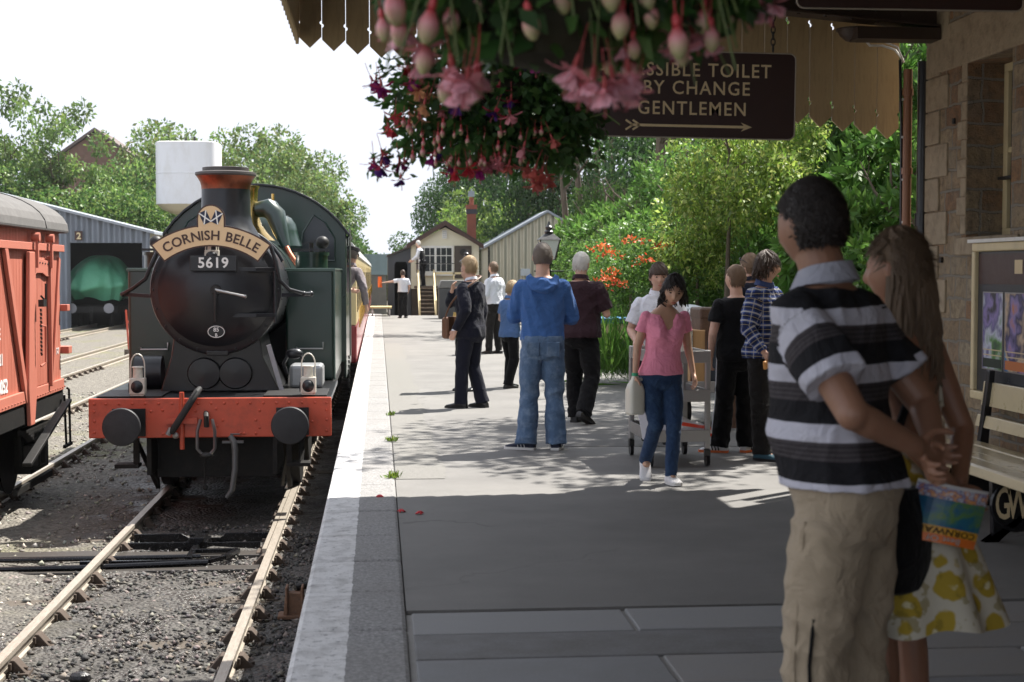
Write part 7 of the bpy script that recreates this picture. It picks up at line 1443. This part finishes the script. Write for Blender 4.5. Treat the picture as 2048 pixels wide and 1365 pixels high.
def flower_mesh(seed, s=1.0, sep_c=(.84, .32, .36), pet_c=(.90, .50, .57), big=True):
    rd = np.random.default_rng(seed); mb = MB(); cols = []
    def add(g, c): mb.add(*g); cols.extend([tuple(np.clip(np.array(c)*rd.uniform(.8, 1.2), 0, 1))]*len(g[0]))
    for i in range(12 if big else 6): add(petal_grid(.042*s*rd.uniform(.8, 1.15), .036*s, rd.uniform(.002, .016)*s, rd.uniform(.006, .022)*s, rd.uniform(0, 6.28), -.012*s, seed*50+i, .006*s), pet_c)
    for i in range(4): add(petal_grid(.048*s, .022*s, .05*s, .014*s, i*PI/2+rd.uniform(-.2, .2), .0, seed*70+i, .002*s), sep_c)
    n0 = len(mb.v); mb.lathe([(.004*s, -.004*s), (.007*s, .004*s), (.006*s, .02*s), (.004*s, .03*s)], (0, 0, 0), 8); mb.tube([(0, 0, .028*s), (.002*s, 0, .06*s), (.008*s, 0, .10*s)], .0016*s, 5); cols.extend([(.50, .10, .10)]*(len(mb.v)-n0))
    n0 = len(mb.v)
    for i in range(4): q = rd.uniform(0, 6); mb.tube([(0, 0, -.03*s), (.006*s*math.cos(q), .006*s*math.sin(q), -.075*s)], .0009*s, 4)
    cols.extend([(.65, .15, .2)]*(len(mb.v)-n0))
    me = mb.mesh('flower'); a = me.color_attributes.new('col', 'FLOAT_COLOR', 'POINT'); a.data.foreach_set('color', np.concatenate([np.array(cols), np.ones((len(cols), 1))], 1).astype(np.float32).ravel()); me.materials.append(PETAL); me.polygons.foreach_set('use_smooth', [True]*len(me.polygons)); return me
def inst(name, me, par, loc, rot=(0, 0, 0), s=1.0):
    o = bpy.data.objects.new(name, me); COL.objects.link(o); o.parent = par; o.location = loc; o.rotation_euler = rot; o.scale = (s,)*3; return o
BLEAF = [(.06, .14, .04), (.085, .19, .05), (.10, .20, .055), (.07, .14, .055)]
def basket(label, px, pyc, Y, rad, zr, nleaf, lsize, cl):
    c = at(px, pyc, Y); t = thing('hanging_basket', label, 'flower basket', tuple(c)); 
    MB().lathe([(0, -.16), (.12, -.13), (.18, -.02), (.19, .04), (.18, .04), (.17, -.02), (.11, -.12), (0, -.145)], (0, 0, .02), 20).build('basket', pm('basket_moss', (.03, .028, .015), .95, var=.4, vs=12, bmp=.5), t)
    for q in (.3, 2.4, 4.5): MB().tube([(.18*math.cos(q), .18*math.sin(q), .05), (0, 0, .62), (0, 0, 4.02-c.z)], .004, 5).build('hanger_chain', IRON, t)
    V, Fq, cc = crown_geo(cl, nleaf, lsize, BLEAF, .45, .55, 1, .35, .2); link('foliage', np_mesh('foliage', V, Fq, cc), leafmat('basket_leaf', .5, .4) if 'basket_leaf' not in MATS else MATS['basket_leaf'], t)
    return t, c
# nearest basket, large pale pink flowers out of focus
t, c = basket('nearest hanging basket, big pale pink fuchsias and fat green buds blurred at the top', 1110, 10, 3.0, .36, .2, 1500, .062, [((0, 0, .07), (.30, .26, .17)), ((-.20, -.02, .05), (.16, .18, .12)), ((.22, .0, .05), (.17, .18, .11)), ((-.08, -.05, -.02), (.14, .12, .09)), ((.12, -.04, -.02), (.13, .12, .08)), ((.34, 0, .07), (.12, .12, .08))])
FB = [flower_mesh(i+1, 1.0) for i in range(5)]
budme = [bud_mb(1.0).mesh('bud') , bud_mb(1.15).mesh('bud')]
for b_ in budme: b_.materials.append(BUD); b_.polygons.foreach_set('use_smooth', [True]*len(b_.polygons))
def rel(px, py, Y): return tuple(at(px, py, Y)-c)
rd = random.Random(4)
for px, py, dy, s in [(800, 60, .0, 1.0), (850, 95, .05, .95), (835, 130, .06, .8), (785, 75, .1, .8), (905, 140, -.1, 1.05), (935, 165, -.12, 1.05), (920, 185, -.06, .95), (955, 150, -.05, .9), (1150, 140, -.14, 1.05), (1185, 165, -.15, 1.1), (1225, 165, -.12, 1.05), (1258, 150, -.1, 1.0), (1210, 185, -.18, .95), (1268, 182, -.08, .9), (1160, 170, -.1, .95), (1180, 40, .0, .95), (1210, 25, .05, .9), (1310, 60, .0, .95), (1330, 45, .05, .9), (1385, 75, .0, .8), (1360, 100, -.02, .8), (1420, 90, .0, .7), (1510, 5, .1, 1.1), (1535, 8, .08, 1.0), (1060, 95, .0, .7), (985, 40, .05, .7), (1245, 95, -.04, .75), (1345, 85, 0, .85), (1400, 55, .03, .8), (1440, 30, .05, .85), (1290, 30, 0, .85), (1120, 35, .0, .8), (1040, 20, .05, .8)]:
    inst('fuchsia_flower', FB[rd.randrange(5)], t, rel(px, py-8, 3.0+dy-.05), (rd.uniform(-.35, .35), rd.uniform(-.35, .35), rd.uniform(0, 6)), s*.78)
for px, py in [(770, 75), (795, 45), (870, 60), (850, 80), (905, 60), (960, 60), (990, 70), (1035, 70), (1035, 40), (1068, 72), (1085, 80), (1113, 82), (1150, 65), (1155, 45), (1185, 30), (1240, 70), (1240, 85), (1270, 60), (1305, 50), (1310, 35), (1325, 75), (1365, 60), (1375, 45), (1405, 60), (1360, 110), (1365, 125), (1425, 95), (1180, 160), (1272, 165), (1225, 145), (890, 200), (945, 200), (845, 140), (800, 85), (1000, 20), (1045, 15), (1095, 25), (1130, 20), (1225, 15), (1300, 12), (1400, 20), (1460, 45), (960, 25), (905, 20), (1270, 110), (1100, 50), (1015, 45), (1340, 20)]:
    inst('fuchsia_bud', budme[rd.randrange(2)], t, rel(px, py+10, 3.0+rd.uniform(-.22, .1)), (rd.uniform(-.2, .2), rd.uniform(-.2, .2), rd.uniform(0, 6)), rd.uniform(.75, 1.1))
mb = MB()
for i in range(60):
    a = Vector((rd.uniform(-.3, .3), rd.uniform(-.2, .1), rd.uniform(0, .1))); b = Vector((a.x*1.25+rd.uniform(-.05, .05), a.y-.05, rd.uniform(-.16, -.02))); mb.tube([a, (a+b)/2+Vector((rd.uniform(-.03, .03), 0, .05)), b], .0022, 5)
mb.build('stems', STEM, t)['kind'] = 'stuff'
# second basket, farther along, small flowers of many colours
t, c = basket('second hanging basket, wide dark foliage with small purple, red and apricot fuchsias', 985, 200, 6.0, .5, .3, 5200, .05, [((0, 0, .0), (.36, .33, .24)), ((-.22, -.05, -.04), (.22, .24, .16)), ((.20, -.05, -.02), (.24, .24, .2)), ((-.10, -.1, -.17), (.22, .2, .12)), ((.08, -.1, -.18), (.24, .2, .12)), ((-.30, -.1, .07), (.10, .12, .08)), ((-.32, -.05, -.17), (.08, .1, .05)), ((.30, .1, -.12), (.16, .16, .16)), ((0.05, .0, .2), (.34, .3, .14))])
def fset(sc_, pc, n=2): return [flower_mesh(200+int(pc[0]*100)+i, .75, sc_, pc, False) for i in range(n)]
sets = dict(purple=fset((.45, .03, .08), (.09, .02, .20)), magenta=fset((.42, .03, .12), (.28, .02, .17)), red=fset((.55, .03, .04), (.5, .04, .06)), apricot=fset((.75, .38, .22), (.78, .42, .22)), pink=fset((.75, .25, .28), (.75, .32, .36)), coral=fset((.62, .15, .13), (.62, .16, .13)))
for col, px, py in [('magenta', 745, 168), ('magenta', 763, 178), ('purple', 752, 165), ('red', 815, 142), ('magenta', 822, 165), ('red', 832, 172), ('apricot', 838, 185), ('apricot', 848, 215), ('apricot', 838, 238), ('apricot', 862, 192), ('red', 790, 235), ('red', 783, 248), ('red', 778, 262), ('pink', 882, 225), ('purple', 915, 215), ('purple', 990, 228), ('purple', 1022, 205), ('purple', 998, 180), ('purple', 1040, 130), ('red', 1035, 128), ('magenta', 1068, 130), ('purple', 1075, 135), ('red', 1023, 140), ('magenta', 742, 320), ('magenta', 748, 328), ('purple', 765, 315), ('purple', 762, 338), ('magenta', 800, 330), ('red', 830, 335), ('purple', 802, 362), ('purple', 880, 305), ('red', 905, 335), ('red', 910, 350), ('magenta', 900, 340), ('red', 935, 340), ('magenta', 958, 345), ('pink', 968, 330), ('pink', 985, 328), ('pink', 1000, 330), ('pink', 992, 322), ('coral', 1018, 335), ('pink', 1048, 300), ('coral', 1055, 340), ('coral', 1068, 372), ('coral', 1080, 368), ('coral', 1092, 356), ('coral', 1085, 350), ('coral', 1070, 345), ('coral', 1100, 366), ('red', 1085, 300), ('pink', 1020, 235), ('coral', 1078, 275), ('coral', 1105, 285), ('magenta', 845, 325), ('red', 945, 180), ('magenta', 865, 320)]:
    if col in ('red', 'magenta') and rd.random() < .28: continue
    inst('fuchsia_flower', sets[col][rd.randrange(2)], t, rel(px, py-6, 6.0-.28+rd.uniform(-.08, .08)), (rd.uniform(-.4, .4), rd.uniform(-.4, .4), rd.uniform(0, 6)), rd.uniform(.85, 1.15))
for i in range(42):
    inst('fuchsia_bud', budme[rd.randrange(2)], t, rel(rd.uniform(790, 1090), rd.uniform(255, 335), 6.0-.26), (0, 0, rd.uniform(0, 6)), rd.uniform(.35, .6))
mb = MB()
for px, py, qx, qy in [(845, 130, 752, 160), (850, 140, 775, 120), (840, 300, 745, 318), (850, 310, 800, 358), (870, 300, 905, 335), (1050, 300, 1080, 350), (1000, 300, 985, 322), (870, 240, 790, 235), (1180, 235, 1240, 250)]:
    a, b = Vector(rel(px, py, 5.8)), Vector(rel(qx, qy, 5.72)); mb.tube([a, (a+b)/2+Vector((0, 0, .03)), b], .0028, 5)
mb.build('stems', STEM, t)['kind'] = 'stuff'
n = 110; P = np.array([rel(rd.choice([760, 770, 790, 800, 1210, 1230]), rd.uniform(110, 150) if i % 2 else rd.uniform(300, 350), 5.75) for i in range(n)])
P[:, 0] += rng.normal(size=n)*.03; keep = P[:, 0] < at(830, 200, 5.75).x-c.x; P = P[keep]; n = len(P); V, Fq, cc = leaf_geo(P, unit(rng.normal(size=(n, 3))+np.array([0, 0, -.5])), rng.uniform(.02, .05, n), pal(n, BLEAF), .55); link('trailing_leaves', np_mesh('trailing_leaves', V, Fq, cc), MATS['basket_leaf'], t)
# ============================================================ CATERING TROLLEY
SS = pm('stainless', (.36, .35, .34), .38, metal=.75, var=.12, vs=6)
a = gnd(1280, 930, 0); b = gnd(1412, 938, 0); TY = 11.75; w_ = .46; t = TR = thing('catering_trolley', 'three tier stainless steel catering trolley behind the girl in pink', 'trolley', (at(1358, 900, TY).x, TY, 0), .03)
for s in (-1, 1):
    for y in (.0, .78): 
        MB().box(s*w_/2-.022, s*w_/2+.022, y-.018, y+.018, .14, .93).build('leg', SS, t, bevel=.008)
        cs = MB().cyl((s*w_/2-.014, y, .052), (s*w_/2+.014, y, .052), .05, None, 16).build('castor', BLACK, t); MB().box(s*w_/2-.022, s*w_/2+.022, y-.03, y+.03, .075, .138).build('castor_fork', BLACK, cs, bevel=.006)
for z in (.20, .52, .83):
    MB().box(-w_/2-.01, w_/2+.01, -.03, .81, z, z+.012).box(-w_/2-.014, w_/2+.014, -.035, -.022, z, z+.095).box(-w_/2-.014, w_/2+.014, .802, .815, z, z+.095).box(-w_/2-.014, -w_/2-.002, -.022, .802, z, z+.095).box(w_/2+.002, w_/2+.014, -.022, .802, z, z+.095).build('shelf', SS, t, bevel=.003)
tx, ty, _ = t.location
jug = pm('milk_plastic', (.62, .60, .52), .35, var=.04)
for n_ in [n for n in jug.node_tree.nodes if n.type == 'BSDF_PRINCIPLED']: n_.inputs['Subsurface Weight'].default_value = .3; n_.inputs['Subsurface Radius'].default_value = (.02, .02, .015)
def milk(loc, rz, label, cap_c):
    t = thing('milk_bottle', label, 'bottle', loc, rz); rings = []
    for z, hw in ((0, .045), (.008, .052), (.12, .053), (.155, .052), (.19, .042), (.22, .024), (.245, .018)): rings.append([(math.copysign(abs(math.cos(q))**.55, math.cos(q))*hw, math.copysign(abs(math.sin(q))**.55, math.sin(q))*hw, z) for q in [2*PI*j/24 for j in range(24)]])
    MB().loft(rings).build('bottle', jug, t, smooth=True); MB().tube(spline([(.018, 0, .225), (.055, 0, .215), (.062, 0, .17), (.045, 0, .13)]), .010, 8).build('handle', jug, t, smooth=True); MB().cyl((0, 0, .246), (0, 0, .265), .021, None, 16).build('bottle_cap', pm('cap_'+cap_c, (.03, .35, .18) if cap_c == 'green' else (.05, .1, .4), .4), t); return t
gw = toworld(GIRL['root'], GIRL['J']['R'][2]+Vector((0, .0, -.29))); m_ = milk(gw, .3, 'large plastic milk bottle with green cap carried by the girl in pink', 'green'); m_.scale = (1.2, 1.2, 1.15)
m_ = milk((tx+.08, ty+.25, .845), .4, 'plastic milk bottle standing on the trolley top behind the girl', 'green'); m_.scale = (1.25, 1.25, 1.15)
bx2 = thing('carton', 'white cardboard carton on the bottom shelf of the trolley, left side', 'box', (tx-.14, ty+.25, .213), -.25); MB().obox((0, 0, .13), (.24, .3, .24), Matrix.Rotation(-.18, 3, 'Y')).build('carton_box', pm('carton_white', (.62, .62, .66), .7), bx2, bevel=.004); MB().obox((.0, -.15, .2), (.08, .01, .07)).build('red_flap', BEAMRED, bx2)
bg2 = thing('snack_bag', 'white and red plastic bag slumped on the bottom shelf of the trolley', 'bag', (tx+.12, ty+.10, .213)); mb = MB(); rings = []
for i in range(12):
    t_ = i/11; x = -.14+.29*t_; hh = .21-.13*t_**.8; rings.append([(x, .11*math.cos(q)*(1-.3*t_)+.006*math.sin(i*2+q*3), hh*.5+.012+hh*.5*math.sin(q)+.006*math.sin(q*4+i)) for q in [2*PI*j/18 for j in range(18)]])
mb.loft(rings).build('bag_body', pm('bag_white', (.68, .68, .70), .3, var=.1, vs=12, bmp=.4, bs=20), bg2, smooth=True)
RED2 = pm('bag_red', (.70, .07, .035), .3, var=.15, vs=10)
for z0, z1, nm in ((.035, .075, 'red_band'), (.12, .15, 'red_swoosh')):
    vs = []; fs = []
    for i in range(12):
        t_ = i/11; x = -.12+.27*t_; hh = .21-.13*t_**.8
        for z in (z0*(1-.35*t_), z1*(1-.35*t_)): q = math.asin(max(-.95, min(.95, (z-hh*.5-.012)/(hh*.5)))); vs.append((x, -.11*math.cos(q)*(1-.3*t_)-.012, z))
    for i in range(11): fs.append((2*i, 2*i+2, 2*i+3, 2*i+1))
    MB().add(vs, fs).build(nm, RED2, bg2)
# ============================================================ MILK CHURNS, BARROW, CASES
CH_ = pm('churn_metal', (.34, .37, .40), .5, metal=.4, var=.15, vs=6)
def churn(px, pytop, Y, label):
    p = at(px, pytop, Y); t = thing('milk_churn', label, 'milk churn', (p.x, Y, p.z-.74), 0, 'milk churns on the barrow'); MB().lathe([(.19, 0), (.195, .02), (.185, .03), (.175, .4), (.165, .46), (.105, .58), (.10, .64)], (0, 0, 0), 28).build('churn_body', CH_, t, smooth=True); MB().lathe([(.10, .64), (.15, .66), (.16, .69), (.15, .71), (.06, .735), (0, .74)], (0, 0, 0), 28).build('churn_lid', pm('churn_lid_pale', (.55, .58, .60), .45, metal=.2, var=.1), t, smooth=True); return t
churn(1378, 609, 15.6, 'grey milk churn with a pale mushroom lid just right of the girl\'s head'); churn(1408, 614, 15.2, 'grey milk churn with pale lid touching the leather trunk')
LEATH = pm('worn_leather', (.085, .045, .028), .55, var=.4, vs=7, bmp=.25, bs=30, dirt=(.2, .12, .08), dfac=.5)
BWx = at(1440, 780, 14.9).x; bw_ = thing('luggage_barrow', 'old wooden luggage barrow loaded with cases behind the trolley', 'barrow', (BWx, 14.6, 0), .0)
MB().box(-.55, .75, 0, .9, .40, .45).build('deck', TIMBER, bw_, bevel=.008); MB().box(-.55, .75, -.03, -.002, .36, .47).build('edge_board', pm('barrow_grey', (.26, .25, .24), .6, var=.3, vs=5), bw_, bevel=.006)
for x in (-.45, .1, .6):
    MB().prism([(x-.04, 0), (x+.02, 0), (x+.06, .398), (x-.02, .398)], 'y', .02, .1).build('leg', LEATH, bw_)
for x in (-.3, .5): MB().lathe([(.0, -.025), (.13, -.025), (.14, -.02), (.14, .02), (.13, .025), (0, .025)], (x, .5, .14), 22, 'x').build('wheel', IRON, bw_)
tr_ = thing('leather_trunk', 'brown leather trunk with straps on top of the barrow load', 'trunk', (at(1440, 640, 14.75).x, 14.75, at(1440, 683, 14.75).z), .05)
MB().box(-.2, .22, 0, .4, 0, .33).build('trunk_body', LEATH, tr_, bevel=.02); MB().box(-.205, .225, -.006, .406, .22, .335).build('trunk_lid', LEATH, tr_, bevel=.02)
for x in (-.06, .12): MB().box(x-.02, x+.02, -.014, -.008, 0, .34).build('trunk_strap', pm('strap_tan', (.2, .12, .07), .5, var=.2), tr_)
cs = thing('suitcase', 'dark blue grey case standing on the barrow under the leather trunk', 'suitcase', (at(1438, 700, 14.72).x, 14.72, .455), 0); zt3 = at(1440, 683, 14.75).z-.455; MB().box(-.17, .19, .02, .4, 0, zt3).build('case_body', pm('case_blue', (.035, .05, .075), .5, var=.3, vs=6, bmp=.1), cs, bevel=.02); MB().box(-.16, -.13, .008, .019, .02, zt3-.02).build('case_strap', LEATH, cs); MB().box(-.02, .05, .008, .019, zt3*.55, zt3*.6).build('case_lock', STEEL, cs)
wc = thing('wooden_crate', 'tan wooden box standing on the barrow left of the dark case', 'crate', (at(1398, 700, 14.7).x, 14.7, .455), 0); MB().box(-.09, .08, 0, .35, 0, .52).build('crate_body', pm('crate_tan', (.42, .25, .11), .6, var=.25, vs=5, bmp=.2, stretch=(5, 5, 1)), wc, bevel=.01)
for x in (-.085, .06): MB().box(x, x+.022, -.014, -.002, 0, .52).build('crate_batten', LEATH, wc)
# cream planter with blue cover
p0_ = at(1205, 640, 25); p1_ = at(1256, 640, 25); t = thing('covered_cart', 'cream box with a bright blue cover behind the white haired man', 'box', (p0_.x-.1, 25, 0)); zt4 = at(1230, 636, 25).z; MB().box(0, p1_.x-p0_.x+.1, 0, .8, .25, zt4-.1).build('cart_body', CREAM, t, bevel=.02); MB().box(-.03, p1_.x-p0_.x+.13, -.03, .83, zt4-.098, zt4).build('cover', pm('cover_blue', (.03, .17, .32), .5, var=.25, vs=6, bmp=.4, bs=8), t, bevel=.03); MB().box(.28, .31, -.02, -.002, .35, .62).build('latch_bar', IRON, t); MB().box(.02, .1, .02, .1, 0, .248).build('foot', IRON, t); MB().box(.4, .48, .02, .1, 0, .248).build('foot', IRON, t)
# ============================================================ NOTICE BOARD AND BENCH
FX = WX-.005
nb = thing('poster_board', 'cream framed poster board with two posters on the stone wall', 'notice board', (FX, 9.0, 0)); y1 = 10.0-9.0; y0 = -.75; z0, z1 = .74, 1.69
MB().box(-.035, -.001, y0, y1, z0, z1).build('backing', pm('board_dark', (.03, .034, .042), .3, var=.1, coat=.3), nb)
for a_, b_, c_, d_ in ((y0-.03, y1+.055, z1+.001, z1+.06), (y0-.03, y1+.055, z0-.06, z0-.001), (y1+.001, y1+.055, z0, z1), (y0-.03, y0-.001, z0, z1)): MB().box(-.065, -.001, a_, b_, c_, d_).build('frame', CREAM, nb, bevel=.01)
MB().box(-.085, .0, y0-.05, y1+.08, z1+.061, z1+.085).build('frame_cap', WHITE, nb)
MB().box(-.0385, -.0355, y0+.02, y1-.02, z1-.22, z1-.015).build('header', BROWN, nb); MB().box(-.041, -.0387, y1-.72, y1-.60, z1-.15, z1-.06).build('emblem', SIGNL, nb, bevel=.0015)
pc = [photo_mat('poster_green', [(.06, .12, .07), (.12, .28, .08), (.55, .58, .68), (.16, .15, .30), (.30, .24, .5), (.05, .05, .06)], 4.5), photo_mat('poster_blue', [(.03, .12, .35), (.05, .25, .5), (.6, .45, .3), (.05, .05, .12), (.3, .24, .48), (.6, .22, .05)], 4)]
for i in range(3):
    ya = y1-.10-i*.36; ps = MB().box(-.0385, -.0355, ya-.32, ya, z0+.16, z1-.28).build('poster', pc[i % 2], nb)
    for s_ in ((ya-.326, ya+.006, z1-.279, z1-.272), (ya-.326, ya+.006, z0+.152, z0+.159), (ya+.001, ya+.007, z0+.16, z1-.28), (ya-.327, ya-.321, z0+.16, z1-.28)): MB().box(-.041, -.0355, *s_).build('poster_rim', STEEL, ps)
    MB().box(-.0405, -.0387, ya-.31, ya-.01, z0+.17, z0+.23).build('caption_band', pm('caption_dark', (.015, .03, .02), .4) if i % 2 == 0 else pm('caption_orange', (.5, .16, .05), .4), ps); MB().box(-.0405, -.0387, ya-.31, ya-.01, z0+.25, z0+.257).build('caption_line', SIGNL, ps); MB().box(-.0405, -.0387, ya-.31, ya-.01, z0+.285, z0+.292).build('caption_line', SIGNL, ps)
BENC = pm('bench_cream', (.62, .52, .32), .28, coat=.5, var=.08, vs=3, bmp=.03, dirt=(.4, .32, .2), dfac=.25)
be = thing('station_bench', 'cream slatted platform bench with black iron ends under the poster board', 'bench', (WX-.72, 8.42, 0)); ln = 2.6
for x0, x1, z in ((.0, .13, .405), (.145, .27, .40), (.285, .41, .395), (.425, .53, .40)): MB().box(x0, x1, -ln, 1.32, z, z+.035).build('seat_slat', BENC, be, bevel=.008)
MB().box(-.018, -.002, -ln, 1.32, .375, .438).build('seat_front', BENC, be, bevel=.008)
for z0_, z1_, x in ((.52, .60, .56), (.66, .82, .60)): MB().prism([(x, z0_), (x+.03, z0_), (x+.05, z1_), (x+.02, z1_)], 'y', -ln, 1.32).build('back_slat', BENC, be, bevel=.006)
for y in (1.2, -.12, -2.4):
    en = MB().prism([(0.02, 0), (.10, 0), (.08, .05), (.07, .37), (.53, .37), (.60, .90), (.64, .90), (.60, .40), (.66, .05), (.68, 0), (.57, 0), (.56, .05), (.58, .06), (.12, .06), (.12, .0)], 'y', y-.025, y+.025).build('end_frame', BLACK, be, bevel=.005)
    MB().tube([(.22+.145*math.cos(q), y-.02, .215+.145*math.sin(q)) for q in [2*PI*j/28 for j in range(28)]], .016, 6, True).box(.09, .56, y-.016, y+.006, .062, .365).build('roundel', BLACK, en)
    for xx, ch2, sz2 in ((-.085, 'G', .26), (.005, 'W', .25), (.095, 'R', .25)): text('letter', ch2, sz2, face_cam((.22+xx, y-.028, .215)), SIGNL, en, .012, 1, .5)
# ============================================================ HAZE over the whole place
hm = bpy.data.materials.new('haze_air'); hm.use_nodes = True; hn = hm.node_tree; hn.nodes.clear(); ho_ = hn.nodes.new('ShaderNodeOutputMaterial'); pv = hn.nodes.new('ShaderNodeVolumePrincipled')
pv.inputs['Color'].default_value = (.95, .97, 1, 1); pv.inputs['Density'].default_value = .00018; pv.inputs['Anisotropy'].default_value = .3; hn.links.new(pv.outputs[0], ho_.inputs['Volume'])
hz = MB().box(-90, 70, -25, 170, -2.3, 26).build('haze', hm); hz['kind'] = 'stuff'; hz['label'] = 'thin bright summer haze softening the far trees'; hz['category'] = 'haze'
